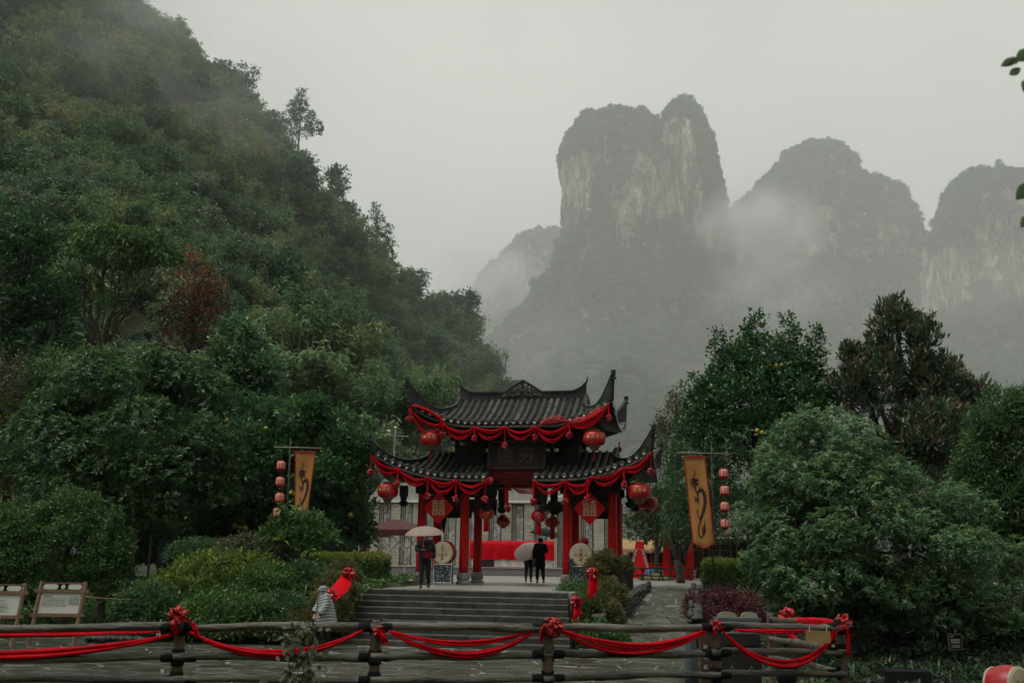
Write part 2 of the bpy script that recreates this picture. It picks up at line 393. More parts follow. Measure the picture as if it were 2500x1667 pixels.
HILL = Ft[:, None, :] * (1 - S_) + Rg[:, None, :] * S_
HILL[:, :, 2] = Ft[:, None, 2] + (Rg[:, None, 2] - Ft[:, None, 2]) * prof[:, :, 0]
nn = vnoise(HILL[:, :, 0] + 900, HILL[:, :, 1] + 900, 60, 3, 4)
HILL[:, :, 2] += nn * 7 * np.sin(math.pi * np.clip(S_[:, :, 0], 0, 1)) ** .7
back = Rg[:, None, :] + (np.array([40., 160., 0]))[None, None, :] * np.array([.15, .5, 1])[None, :, None]
back[:, :, 2] = Rg[:, None, 2] * np.array([.93, .6, 0])[None, :]
ALL = np.concatenate([HILL, back], 1)
mb = MB(); mb.grid([[tuple(p) for p in row] for row in ALL]); HILL_OBJ = struct(mb.obj('hill', M_EARTH, None, True))
def hill_pts(n, rng, smin=.0, smax=1.0):
    """points on the hill face, even over its area"""
    A = np.linalg.norm(np.cross(HILL[1:, :-1] - HILL[:-1, :-1], HILL[:-1, 1:] - HILL[:-1, :-1]), axis=2)
    ok = np.zeros_like(A); s0, s1 = int(smin * (_ns - 1)), int(smax * (_ns - 1)); ok[:, s0:s1] = 1
    # only what can be seen from about the camera's place
    p = HILL[:-1, :-1]; px = p[:, :, 0] / np.maximum(p[:, :, 1], 1)
    ok *= (px > -.72)
    w = (A * ok * (200 / p[:, :, 1]) ** 1.5).ravel(); w /= w.sum(); k = rng.choice(w.size, n, p=w); i, j = np.unravel_index(k, A.shape)
    a, b = rng.random(n)[:, None], rng.random(n)[:, None]
    return HILL[i, j] * (1 - a) * (1 - b) + HILL[i + 1, j] * a * (1 - b) + HILL[i, j + 1] * (1 - a) * b + HILL[i + 1, j + 1] * a * b
# trees that stand out on the skyline
def sky_tree(px, pyb, Y, hpx, kind, label, wide=1.0):
    p = at(px, pyb, Y); H = {0: 8.6, 1: 10.5, 2: 6.6}[kind]; s = hpx / F * Y / H
    return hill_tree(kind, p, (s * wide, s), label)
sky_tree(1002, 735, 305, 80, 0, 'small round tree on the lower hill skyline')
sky_tree(1142, 850, 322, 140, 1, 'dark pointed tree near the foot of the hill skyline', .9)
sky_tree(1085, 835, 322, 110, 2, 'spreading tree beside the pointed tree on the lower skyline', 1.0)
sky_tree(560, 270, 296, 130, 0, 'broad dark tree on the upper hill skyline', 1.0)
def bam(px, pyb, Y, hpx, kind, label):
    p = at(px, pyb, Y); s = hpx / F * Y / (11. if kind == 3 else 9.)
    return hill_tree(kind, p, (s * 1.25, s), label, 'bamboo', 'bamboo_clump', 'bamboo clumps at the foot of the hill', rz=px)
for a in [(690, 940, 118, 230, 3, 'orange topped bamboo clump left of the tall bamboo'), (775, 900, 122, 240, 3, 'tallest yellow green bamboo plume on the lower hill'), (845, 960, 122, 210, 4, 'green bamboo clump right of the tallest plume'), (740, 1020, 108, 230, 4, 'leaning green bamboo spray below the tall plume'), (850, 1060, 108, 210, 3, 'dense bamboo clump above the pomelo trees'), (950, 1080, 100, 190, 4, 'yellow bamboo clump behind the left roof horn'), (1045, 1090, 100, 200, 3, 'bright green bamboo behind the upper roof'), (1060, 1010, 130, 130, 4, 'rusty topped bamboo behind the upper roof'), (900, 1160, 90, 170, 4, 'low bamboo clump left of the lower roof')]: bam(*a)
rg = np.random.default_rng(11)
hp = hill_pts(2500, rg); dist = hp[:, 1]
kd = rg.choice([0, 1, 2, 3, 4], len(hp), p=[.27, .2, .2, .18, .15])
low = (vnoise(hp[:, 0], hp[:, 1], 45, 9, 2) > .05); kd = np.where(low & (rg.random(len(hp)) < .6), rg.choice([3, 4], len(hp)), kd)
sc = np.clip(rg.normal(.95, .26, len(hp)), .45, 1.7) * np.interp(dist, [70, 130, 300], [.42, .72, 1.2])
scatter('hill_forest', hp - np.array([0, 0, 1.2]), sc, sc * np.clip(rg.normal(1.0, .18, len(hp)), .6, 1.6), kd, 'dense misty forest and bamboo covering the steep hill on the left')

# ---- the limestone mountains
def mountain(name, label, sil, Y, depth, base_py, seed, flute=1.0):
    """sil: rows (py, xl, xr) from the top; elliptical levels with fluted walls"""
    sil = np.array(sil, float); sil[:, 0] += 16; nl, na = 170, 300; rng = np.random.default_rng(seed)
    tt = np.linspace(0, 1, nl); py = np.interp(tt, np.linspace(0, 1, len(sil)), sil[:, 0])
    xl = np.interp(py, sil[:, 0], sil[:, 1]); xr = np.interp(py, sil[:, 0], sil[:, 2])
    V = np.zeros((nl, na, 3))
    ang = np.linspace(0, 2 * math.pi, na, endpoint=False)
    for i in range(nl):
        L_, R_ = at(xl[i], py[i], Y), at(xr[i], py[i], Y)
        cx, hw = (L_.x + R_.x) / 2, max((R_.x - L_.x) / 2, .5)
        d = depth * min(1, hw / (.35 * depth) + .05) * .5; z = at((xl[i] + xr[i]) / 2, py[i], Y - .4 * d).z
        nf = vnoise(ang * 40 + 300, np.full(na, z * .12 + seed * 31), 5., seed, 5) + .35 * vnoise(ang * 90 + 300, np.full(na, z * .35 + seed * 31), 3., seed + 3, 4)
        k = 1 + .05 * flute * nf * min(1, i / 6)
        V[i, :, 0] = cx + hw * np.sign(np.cos(ang)) * np.abs(np.cos(ang)) ** .8 * k
        V[i, :, 1] = Y + d * np.sign(np.sin(ang)) * np.abs(np.sin(ang)) ** .8 * (1 + .16 * flute * nf)
        V[i, :, 2] = z
    me = MB(); vs = V.reshape(-1, 3); fs = [(i * na + j, i * na + (j + 1) % na, (i + 1) * na + (j + 1) % na, (i + 1) * na + j) for i in range(nl - 1) for j in range(na)]
    fs.append(tuple(range(na))); me.add(vs, fs); o = me.obj(name, M_ROCK, None, True); struct(o); o['label'] = label
    return V, py - 16
def mount_forest(V, cover, n, rng, Y, sc0):
    """points on the front of a mountain: where cover(t,x01,noise) says green"""
    V, PY = V; nl, na = V.shape[:2]; out = []
    A = np.linalg.norm(np.cross(V[1:, :] - V[:-1, :], np.roll(V, -1, 1)[:-1] - V[:-1, :]), axis=2)
    front = (V[:-1, :, 1] < Y + 10); w = (A * front + 1e-9 * front).ravel(); w /= w.sum()
    k = rng.choice(w.size, n, p=w); i, j = np.unravel_index(k, A.shape); a = rng.random(n)[:, None]
    P = V[i, j] * (1 - a) + V[np.minimum(i + 1, nl - 1), j] * a
    t = PY[i]; nz_ = vnoise(P[:, 0] * 1.4 + 500, P[:, 2] * .55 + 100, 42, 5, 4)
    x01 = (P[:, 0] - V[i].min(1)[:, 0]) / np.maximum(V[i].max(1)[:, 0] - V[i].min(1)[:, 0], 1)
    ok = cover(t, x01, nz_); return P[ok]
TREES_FAR = []
rgm = np.random.default_rng(21)
YP = 1400
sil = [(284, 1440, 1500), (292, 1412, 1560), (304, 1398, 1600), (326, 1384, 1628), (366, 1368, 1660), (420, 1372, 1690), (480, 1378, 1728), (530, 1378, 1756), (590, 1366, 1772), (650, 1350, 1785), (720, 1300, 1810), (800, 1230, 1880), (900, 1150, 1960), (1040, 1050, 2100)]
V1 = mountain('mountain', 'flat topped limestone pillar mountain rising out of the mist', sil, YP, 150, 0, 4)
TREES_FAR.append(mount_forest(V1, lambda t, x, z: (t < 385 + 30 * z) | (t > 560 - 60 * z) | (z > .5) | (x > .92), 9000, rgm, YP, 1))
silb = [(250, 1650, 1672), (258, 1634, 1688), (275, 1622, 1702), (300, 1614, 1716), (340, 1606, 1730), (400, 1606, 1742), (470, 1612, 1756), (560, 1620, 1768), (640, 1620, 1780), (720, 1600, 1800)]
V1b = mountain('mountain', 'pointed rock tower on the right end of the pillar mountain', silb, YP - 60, 110, 0, 8)
TREES_FAR.append(mount_forest(V1b, lambda t, x, z: (t < 285) | ((x > .6) & (z > -.25)) | (z > .4) | (t > 590 - 60 * z), 4200, rgm, YP - 70, 1))
Y2 = 1650
sil2 = [(354, 1975, 2012), (362, 1930, 2036), (378, 1902, 2054), (405, 1882, 2066), (436, 1850, 2084), (448, 1836, 2112), (456, 1828, 2182), (500, 1790, 2204), (560, 1770, 2240), (600, 1765, 2262), (680, 1750, 2300), (780, 1740, 2350), (900, 1700, 2420)]
V2 = mountain('mountain', 'broad wooded mountain half hidden by drifting mist', sil2, Y2, 200, 0, 12)
TREES_FAR.append(mount_forest(V2, lambda t, x, z: (t < 520) | (t > 640) | (z > -.05), 8000, rgm, Y2, 1))
Y3 = 1450
sil3 = [(424, 2350, 2410), (432, 2328, 2446), (448, 2314, 2480), (474, 2304, 2510), (510, 2292, 2540), (560, 2278, 2580), (640, 2275, 2620), (760, 2270, 2660), (900, 2250, 2700)]
V3 = mountain('mountain', 'pale limestone cliff mountain at the right edge', sil3, Y3, 190, 0, 17)
TREES_FAR.append(mount_forest(V3, lambda t, x, z: (t < 480) | ((x < .16) & (t < 600)) | (z > .55) | (t > 750), 6000, rgm, Y3, 1))
Y4 = 2050
sil4 = [(560, 1330, 1370), (572, 1270, 1400), (590, 1248, 1420), (632, 1205, 1430), (648, 1180, 1440), (690, 1166, 1450), (760, 1150, 1460), (900, 1100, 1500)]
V4 = mountain('mountain', 'faint stepped cliff left of the pillar mountain', sil4, Y4, 250, 0, 23)
TREES_FAR.append(mount_forest(V4, lambda t, x, z: (t < 625) | (z > .15), 3200, rgm, Y4, 1))
Y5 = 2300
V5 = mountain('mountain', 'faintest low peak far behind the hill skyline', [(712, 1065, 1085), (722, 1048, 1110), (740, 1035, 1130), (800, 1020, 1180)], Y5, 250, 0, 29)
TREES_FAR.append(mount_forest(V5, lambda t, x, z: t < 9999, 500, rgm, Y5, 1))
# wooded skirts under the mountains
gx = np.linspace(-420, 1150, 110); gy = np.linspace(330, 1500, 80)
XX, YY = np.meshgrid(gx, gy, indexing='ij')
def skirt_h(x, y):
    pxl = CX + F * x / y
    rise = np.interp(y, [330, 420, 600, 900, 1150, 1330, 1500], [-2, 0, 28, 120, 215, 330, 380])
    k = np.interp(pxl, [950, 1150, 1350, 1550, 1800, 2000, 2300, 2700], [.25, .62, .95, 1.08, .9, .84, .86, .9])
    return rise * k + vnoise(x + 2000, y + 300, 160, 41, 4) * np.interp(y, [330, 600, 1400], [1, 16, 34]) - 4
ZZ = skirt_h(XX, YY)
mb = MB(); mb.grid([[(XX[i, j], YY[i, j], ZZ[i, j]) for j in range(80)] for i in range(110)]); struct(mb.obj('mountain_foothills', M_EARTH, None, True))
m_ = 9000; y_ = 380 + (1380 - 380) * rgm.random(m_) ** .75; x_ = y_ * ((rgm.uniform(930, 2620, m_) - CX) / F)
sk = np.stack([x_, y_, skirt_h(x_, y_) - 2], 1)
TREES_FAR.append(sk)
PF = np.concatenate(TREES_FAR); n = len(PF)
s_ = np.clip(rgm.normal(1.15, .28, n), .5, 2.2) * np.interp(PF[:, 1], [380, 1400], [.95, 1.15])
scatter('mountain_forest', PF - np.array([0, 0, 2.]), s_, s_ * rgm.uniform(.75, 1.2, n), rgm.choice([0, 1, 2], n, p=[.45, .2, .35]), 'misty woods covering the distant mountains and their slopes')

# ---- an unseen slope added behind the camera to block low sky light
gx = np.linspace(-420, 420, 60); rows = []
for x in gx:
    row = []
    for k in range(20):
        d = k / 19; y = -40 - 200 * d + .0006 * x * x * (1 if x > -150 else .4); z = .3 + 110 * d ** .9 + 5 * float(vnoise(np.array([x + 900.]), np.array([y + 900.]), 40, 5, 3)[0]) * min(1, d * 4); row.append((x, y, z))
    rows.append(row)
mb = MB(); mb.grid(rows); struct(mb.obj('sky_blocking_slope', M_EARTH, None, True))
# ---- the air
def volume(name, center, size, density, color, label, aniso=.0, shape='box'):
    mb = MB()
    mb.box((0, 0, 0), size); o = mb.obj(name, None); o.location = center
    m = bpy.data.materials.new(name + ' air'); m.use_nodes = True; t = m.node_tree; t.nodes.clear()
    pv = N(t, 'ShaderNodeVolumePrincipled'); pv.inputs['Color'].default_value = rgba(color); pv.inputs['Density'].default_value = density; pv.inputs['Anisotropy'].default_value = aniso
    out = N(t, 'ShaderNodeOutputMaterial'); t.links.new(pv.outputs[0], out.inputs['Volume'])
    o.data.materials.append(m); tag(o, label, None, None, 'stuff'); return o, m
HAZE, _ = volume('haze', (100, 1190, 345), (3600, 2500, 850), .00010, (.93, .96, .93), 'pale grey haze filling the valley air')
MIST, _ = volume('mist', (250, 1260, 345), (2900, 2240, 800), .00044, (.95, .965, .94), 'pale mist hanging round the distant mountains')

def mist_bank(label, px, py, rx, ry, Y, depth, od, seed):
    """a drifting bank of cloud: thick in the middle, thinning to nothing at its rim"""
    c = at(px, py, Y); sx, sz, sy = rx / F * Y, ry / F * Y, depth
    mb = MB(); mb.lathe([(max(.02, math.cos(a)), math.sin(a)) for a in np.linspace(-math.pi / 2, math.pi / 2, 13)], 20); o = mb.obj('mist_bank', None, None, True); o.location = c; o.scale = (sx, sy, sz)
    m = bpy.data.materials.new('drifting mist'); m.use_nodes = True; t = m.node_tree; t.nodes.clear(); tcn = N(t, 'ShaderNodeTexCoord')
    ln = N(t, 'ShaderNodeVectorMath', operation='LENGTH'); t.links.new(tcn.outputs['Object'], ln.inputs[0])
    fall = N(t, 'ShaderNodeMapRange', interpolation_type='SMOOTHSTEP'); fall.inputs[1].default_value = 1.0; fall.inputs[2].default_value = .1; fall.inputs[3].default_value = 0; fall.inputs[4].default_value = 1; t.links.new(ln.outputs['Value'], fall.inputs[0])
    off = N(t, 'ShaderNodeVectorMath', operation='ADD'); off.inputs[1].default_value = (seed, 0, 0); t.links.new(tcn.outputs['Object'], off.inputs[0])
    nz2 = N(t, 'ShaderNodeTexNoise', Scale=2.3, Detail=5, Roughness=.6); t.links.new(off.outputs[0], nz2.inputs['Vector']); rr = N(t, 'ShaderNodeMapRange'); rr.inputs[1].default_value = .38; rr.inputs[2].default_value = .64; rr.inputs[3].default_value = .08; rr.inputs[4].default_value = 1.5; t.links.new(nz2.outputs['Fac'], rr.inputs[0])
    mu = N(t, 'ShaderNodeMath', operation='MULTIPLY'); t.links.new(fall.outputs[0], mu.inputs[0]); t.links.new(rr.outputs[0], mu.inputs[1]); mu2 = N(t, 'ShaderNodeMath', operation='MULTIPLY'); t.links.new(mu.outputs[0], mu2.inputs[0]); mu2.inputs[1].default_value = od / (2 * sy * .5)
    pv = N(t, 'ShaderNodeVolumePrincipled'); pv.inputs['Color'].default_value = (.97, .98, .955, 1); t.links.new(mu2.outputs[0], pv.inputs['Density']); out = N(t, 'ShaderNodeOutputMaterial'); t.links.new(pv.outputs[0], out.inputs['Volume'])
    o.data.materials.append(m); return tag(o, label, 'mist', None, 'stuff')
mist_bank('bank of mist between the pillar and the broad mountain', 1850, 570, 210, 150, 1270, 110, 2.8, 1.3)
mist_bank('mist lying in the gap under the broad mountain', 1880, 720, 240, 130, 1230, 110, .8, 4.1)
mist_bank('mist covering the faint cliff left of the pillar', 1190, 680, 190, 110, 1640, 150, 1.6, 7.7)
mist_bank('cloud brushing the top of the left hill', 330, -20, 330, 150, 250, 45, .45, 2.2)
mist_bank('thin mist drifting across the middle of the left hill', 410, 480, 230, 110, 205, 30, .3, 9.4)
mist_bank('thin veil of mist before the upper left hill', 430, 200, 700, 400, 205, 40, .2, 6.1)
mist_bank('mist in the valley behind the hill skyline', 1300, 830, 260, 150, 620, 120, .2, 5.5)
mist_bank('veil of mist before the right cliff mountain', 2380, 700, 260, 150, 1180, 110, .25, 3.3)
# ================================================================== ground, court, stairs, terrace, ramp
V_EDGE, RISER, TREAD, NSTEP = -8.2, HP / 9, .325, 9
UL, UR = -2.95, 2.85
M_SOIL = mk('moss and soil', (.02, .028, .012), (.05, .05, .028), 1.3, .9, .6, 9)
M_MORTAR = mk('pale wet mortar', (.13, .13, .105), (.22, .21, .17), 3, .5, .4, 20, spec=.25)
M_SLAB = mk('wet dark flagstone', (.032, .034, .025), (.085, .082, .062), 2.2, .2, .35, 14, spec=.6, piece=.35)
M_SLAB2 = mk('wet green flagstone', (.045, .05, .035), (.10, .10, .078), 2.6, .16, .35, 16, spec=.6, piece=.35)
M_STEP = mk('weathered step stone', (.028, .029, .024), (.062, .06, .05), 3, .3, .6, 22, spec=.5, coords='Object', piece=.25)
M_NOSE = mk('worn step edge', (.10, .10, .085), (.16, .155, .135), 6, .4, .3, 30)
def u_left(v): return np.clip(3.75 + (np.asarray(v, float) + 8.6) / 7.0 * .9, 3.3, 4.65)   # left edge of the ramp
def sst(a, b, x):
    t = np.clip((x - a) / (b - a), 0, 1); return t * t * (3 - 2 * t)
def ground_h(x, y):
    x = np.asarray(x, float); y = np.asarray(y, float)
    dx, dy = x - GX, y - GY; c, s = math.cos(PSI), math.sin(PSI); u = dx * c - dy * s; v = dx * s + dy * c
    left = 1.5 * sst(-11.2, -5.2, v + .25 * vnoise(x + 90, y + 90, 3, 2, 2)) + .12 * vnoise(x + 50, y + 50, 2.2, 4, 3) * sst(-11, -9, v)
    left = left * np.interp(u, [-14, -8, -5], [.72, .9, 1.0])
    right = 1.3 * sst(-9.5, -.5, v) + .1 * vnoise(x + 50, y + 50, 2.0, 6, 3)
    mid = np.where(v < V_EDGE - 2.7, -.05, np.where(v < V_EDGE + .3, (v - (V_EDGE - 2.7)) / 3.0 * 1.2 - .25, 1.2))
    h = np.where(u < UL, left, np.where(u > UR + .1, right, mid))
    ramp = np.clip((v + 9.6) / 8.05, 0, 1) * HP - .12
    h = np.where((u > u_left(v) - .05) & (u < 6.25), np.minimum(ramp, 1.2), h)
    h = np.where((v > -1.6) & (u > -5.5), np.minimum(h, 1.28), h)
    h = np.where(v > 0, np.minimum(h, 1.28), h)
    h = np.where(y < 13.2, .45, np.where((v < -11.2) & (u < 8.5), -.05, h))
    h = h + np.clip((y - 58) / 110, 0, 1) * 2.6
    return h
xs = np.concatenate([[-3000, -1200, -500, -200, -100, -60], np.linspace(-40, 40, 161), [60, 100, 200, 500, 1200, 3000]])
ys = np.concatenate([[-3000, -800, -200, -50, -10, 0, 5, 9], np.linspace(10, 62, 131), [70, 85, 100, 130, 180, 260, 400, 800, 1500, 3500]])
A, B = np.meshgrid(xs, ys, indexing='ij'); Z = ground_h(A, B)
mb = MB(); mb.grid([[(A[i, j], B[i, j], Z[i, j]) for j in range(len(ys))] for i in range(len(xs))]); struct(mb.obj('ground', M_SOIL, None, True))

# ---- crazy paving: every stone is its own piece
def clip(poly, nx, ny, d):
    out = []
    for i in range(len(poly)):
        p, q = poly[i], poly[(i + 1) % len(poly)]; a = p[0] * nx + p[1] * ny - d; b = q[0] * nx + q[1] * ny - d
        if a <= 0: out.append(p)
        if a * b < 0: t = a / (a - b); out.append((p[0] + (q[0] - p[0]) * t, p[1] + (q[1] - p[1]) * t))
    return out
def voronoi(seeds, joint, bound):
    S = np.array(seeds); out = []
    for i, s in enumerate(S):
        d2 = ((S - s) ** 2).sum(1); nb = np.argsort(d2)[1:18]
        poly = [(bound[0], bound[2]), (bound[1], bound[2]), (bound[1], bound[3]), (bound[0], bound[3])]
        for k in nb:
            q = S[k]; n = q - s; L = np.linalg.norm(n); n = n / L
            poly = clip(poly, n[0], n[1], float(n @ ((q + s) / 2)) - joint / 2)
            if len(poly) < 3: break
        if len(poly) >= 3: out.append(poly)
    return out
def stone(poly, z0, z1, name, mat, parent, rng, bev=.018, zf=None):
    """one flat stone: rough outline, softly bevelled rim; zf lifts it onto a slope"""
    c = np.mean(poly, 0); pts = []
    for i in range(len(poly)):
        p, q = np.array(poly[i]), np.array(poly[(i + 1) % len(poly)]); k = max(1, int(np.linalg.norm(q - p) / .35))
        for j in range(k):
            t = j / k; r = p + (q - p) * t; r = r + (c - r) * (.03 if j == 0 else 0) + rng.normal(0, .012, 2); pts.append(r)
    n = len(pts); zz = zf or (lambda x, y: 0.); tx, ty = rng.normal(0, .006, 2)
    def P(r, z): return (r[0], r[1], z + zz(r[0], r[1]) + tx * (r[0] - c[0]) + ty * (r[1] - c[1]))
    vs = [P(r, z0) for r in pts] + [P(r, z1 - bev * .6) for r in pts] + [P(r + (c - r) / max(np.linalg.norm(c - r), .05) * bev, z1) for r in pts]
    fs = [(i, (i + 1) % n, n + (i + 1) % n, n + i) for i in range(n)] + [(n + i, n + (i + 1) % n, 2 * n + (i + 1) % n, 2 * n + i) for i in range(n)] + [tuple(2 * n + i for i in range(n))]
    mb = MB(); mb.add(vs, fs); return mb.obj(name, mat, parent)
def jseeds(b, d, rng, n, ok=lambda x, y: True):
    S = []
    for _ in range(n):
        x, y = rng.uniform(b[0], b[1]), rng.uniform(b[2], b[3])
        if ok(x, y) and all((x - a) ** 2 + (y - c) ** 2 > d * d for a, c in S): S.append((x, y))
    return S
mb = MB(); mb.box((-3, 20.7, -.035), (40, 15, .07)); COURT = mb.obj('courtyard', M_MORTAR); struct(COURT)
rg = np.random.default_rng(5)
def in_court(x, y):
    u, v = Gi((x, y)); return (v < V_EDGE - 2.75 or u > UR + .1 or u < UL - .1) and -.62 * y < x < .5 * y
S1 = jseeds((-15, 9.5, 16.2, 28), .58, rg, 9000, in_court)
polys = voronoi(S1, .055, (-15.6, 10, 15.8, 28.2))
cnt = 0; rest = MB()
def seen(p):    # how large it shows
    c = np.mean(p, 0); return abs(c[0]) / c[1] * 40 + c[1] * .5 + (30 if abs(c[0]) / c[1] > .54 else 0)
for p in sorted(polys, key=seen):
    c = np.mean(p, 0)
    if np.max(np.linalg.norm(np.array(p) - c, axis=1)) > 1.4 or not in_court(*c): continue
    o = stone(p, .0, .018 + rg.uniform(0, .012), 'paving_stone', M_SLAB if rg.random() < .6 else M_SLAB2, COURT, rg); cnt += 1
    if cnt > 300: me = o.data; rest.add([v.co for v in me.vertices], [tuple(q.vertices) for q in me.polygons]); bpy.data.objects.remove(o)
if rest.v: rest.obj('paving_stones', M_SLAB, COURT)['kind'] = 'stuff'

# ---- the terrace the gate stands on
def cobble_mat():
    m, t, b = mat_new('terrace setts'); tcn = N(t, 'ShaderNodeTexCoord')
    br = N(t, 'ShaderNodeTexBrick'); br.inputs['Color1'].default_value = (.24, .23, .20, 1); br.inputs['Color2'].default_value = (.32, .305, .265, 1); br.inputs['Mortar'].default_value = (.10, .10, .085, 1)
    br.inputs['Scale'].default_value = 1.6; br.inputs['Mortar Size'].default_value = .02; t.links.new(tcn.outputs['Object'], br.inputs['Vector'])
    n = N(t, 'ShaderNodeTexNoise', Scale=1.1, Detail=5); t.links.new(tcn.outputs['Object'], n.inputs['Vector'])
    mx = N(t, 'ShaderNodeMixRGB', blend_type='MULTIPLY'); mx.inputs[0].default_value = .55; t.links.new(br.outputs[0], mx.inputs[1]); t.links.new(n.outputs['Fac'], mx.inputs[2])
    g = N(t, 'ShaderNodeGamma'); g.inputs[1].default_value = .8; t.links.new(mx.outputs[0], g.inputs[0]); t.links.new(g.outputs[0], b.inputs['Base Color'])
    r = N(t, 'ShaderNodeMapRange'); r.inputs[3].default_value = .22; r.inputs[4].default_value = .55; t.links.new(n.outputs['Fac'], r.inputs[0]); t.links.new(r.outputs[0], b.inputs['Roughness'])
    bp = N(t, 'ShaderNodeBump', Strength=.5, Distance=.02); t.links.new(br.outputs['Fac'], bp.inputs['Height']); t.links.new(bp.outputs[0], b.inputs['Normal']); bp.invert = True
    return m
M_SETT = cobble_mat()
TER = bpy.data.objects.new('terrace', None); TER.location = (GX, GY, 0); TER.rotation_euler = (0, 0, -PSI); COL.objects.link(TER); struct(TER)
mb = MB(); mb.box((0, -4.85, HP / 2 - .01), (5.9, 6.66, HP - .02)); mb.obj('front_pavement', M_SETT, TER)
mb = MB(); mb.box((5.5, 19.5, HP / 2 - .01), (37, 42, HP - .02)); mb.obj('square_pavement', M_SETT, TER)
mb = MB(); mb.box((3.62, -.05, HP / 2 - .012), (1.34, 2.9, HP - .024)); mb.obj('side_pavement', M_SETT, TER)
mb = MB(); mb.box((-4.4, -1.7, HP / 2 - .014), (2.9, 0.4, HP - .028)); mb.obj('side_pavement', M_SETT, TER)
# ---- stairs: nine steps, each of several slabs
STAIR = bpy.data.objects.new('stairs', None); STAIR.location = (GX, GY, 0); STAIR.rotation_euler = (0, 0, -PSI); COL.objects.link(STAIR); struct(STAIR)
for i in range(NSTEP):
    zt = HP - i * RISER; v0 = V_EDGE - i * TREAD
    u = UL - .06 * i
    while u < UR + .05 * i - .05:
        w = min(rg.uniform(.9, 1.7), UR + .05 * i - u)
        if UR + .05 * i - (u + w) < .4: w = UR + .05 * i - u
        d = TREAD + .12 if i else .5
        mb = MB(); b = .012; jz = rg.normal(0, .003)
        x0, x1 = u + .004, u + w - .004; ya, yb = v0 - (0 if i == 0 else 0), v0 + d; ya = v0 + rg.normal(0, .004)
        # slab with a rounded nosing
        prof = [(ya, zt - RISER - .03), (ya, zt - b * 1.6), (ya + b * .5, zt - b * .5), (ya + b * 1.6, zt), (yb, zt), (yb, zt - RISER - .03)]
        nseg = 5
        P = []
        for k in range(nseg + 1):
            xx = x0 + (x1 - x0) * k / nseg; j = rg.normal(0, .004)
            P.append([(xx, y + (j if q < 4 else 0), z + jz + (j * .5 if 0 < q < 4 else 0)) for q, (y, z) in enumerate(prof)])
        mb.grid(P); mb.add(P[0], [tuple(range(6))]); mb.add(P[-1], [tuple(range(5, -1, -1))])
        mb.obj('step_slab', M_STEP, STAIR)
        u += w
# ---- ramp of thin stones right of the planted bed
RAMP = bpy.data.objects.new('ramp', None); COL.objects.link(RAMP); struct(RAMP)
def rz_(u, v): return float(np.clip((v + 9.6) / 8.05, 0, 1) * HP)
mb = MB(); P = []
for v in np.linspace(-12.0, -1.5, 14): P.append([tuple(G(u, v, rz_(u, v) + .0)) for u in (float(u_left(v)), 6.2)])
mb.grid(P); b0 = len(mb.v); mb.obj('ramp_bed', M_MORTAR, RAMP)
S2 = jseeds((3.4, 6.17, -12, -1.52), .34, rg, 5000, lambda u, v: u > u_left(v) + .05)
n_ = 0
for p in voronoi([(a, b) for a, b in S2], .035, (3.35, 6.19, -12, -1.51)):
    if np.max(np.linalg.norm(np.array(p) - np.mean(p, 0), axis=1)) > .9: continue
    q = [tuple(G(a, b))[:2] for a, b in p]
    def zf(x, y): u, v = Gi((x, y)); return rz_(u, v)
    stone(q, -.01, .014 + rg.uniform(0, .012), 'ramp_stone', M_SLAB, RAMP, rg, .012, zf)
# ---- cobble walls along the ramp: each stone a piece
M_COB = mk('dark wall cobble', (.025, .026, .022), (.075, .073, .062), 6, .45, .5, 25, piece=.4)
M_WALLCORE = mk('wall core', (.012, .012, .01), (.025, .024, .02), 5, .9)
def cobble_stone(name, c, r, parent, rng, mat):
    mb = MB(); n = 7; vs = []
    for k, (f, zz) in enumerate(((.75, -.75), (1., -.2), (.95, .35), (.55, .85))):
        for j in range(n):
            a = 2 * math.pi * j / n; q = f * rng.uniform(.85, 1.12)
            vs.append((c[0] + r[0] * q * math.cos(a), c[1] + r[1] * q * math.sin(a), c[2] + r[2] * zz))
    fs = [(i * n + j, i * n + (j + 1) % n, (i + 1) * n + (j + 1) % n, (i + 1) * n + j) for i in range(3) for j in range(n)] + [tuple(range(n - 1, -1, -1)), tuple(3 * n + j for j in range(n))]
    mb.add(vs, fs); return mb.obj(name, mat, parent, True)
def cobble_wall(label, u, v0, v1, zt0, zt1, side, rng):
    ua, ub = u if isinstance(u, tuple) else (u, u); phi = math.atan2(-(ub - ua), v1 - v0)
    o = thing('stone_wall', label, 'wall', G((ua + ub) / 2, (v0 + v1) / 2, 0), -PSI + phi)
    mb = MB(); L = (v1 - v0) / math.cos(phi); n = 8; P = []
    for k in range(n + 1):
        v = -L / 2 + L * k / n; zt = zt0 + (zt1 - zt0) * k / n - .05
        zb = rz_(0, v + (v0 + v1) / 2) - .3
        P.append([(-.14, v, zb), (-.14, v, zt), (.14, v, zt), (.14, v, zb)])
    mb.grid(P); mb.add(P[0], [(0, 1, 2, 3)]); mb.add(P[-1], [(3, 2, 1, 0)]); mb.obj('core', M_WALLCORE, o)
    v = -L / 2
    while v < L / 2:
        w = rng.uniform(.14, .26); t = (v + L / 2) / L; zt = zt0 + (zt1 - zt0) * t; z = rz_(0, v + (v0 + v1) / 2) - .02
        while z < zt - .02:
            h = rng.uniform(.1, .17)
            cobble_stone('stone', (side * (.13 + rng.uniform(0, .03)), v + rng.normal(0, .03), z + h / 2), (.09, w * .56, h * .58), o, rng, M_COB); z += h
        cobble_stone('stone', (0, v, zt - .03), (.2, w * .55, .07), o, rng, M_COB)
        v += w
    return o
cobble_wall('dark cobble wall between the planted bed and the stone ramp', (3.7, 4.6), -8.6, -1.6, .78, 1.48, 1, rg)
cobble_wall('low cobble wall on the right edge of the stone ramp', 6.34, -8.6, -1.5, .8, 1.5, -1, rg)
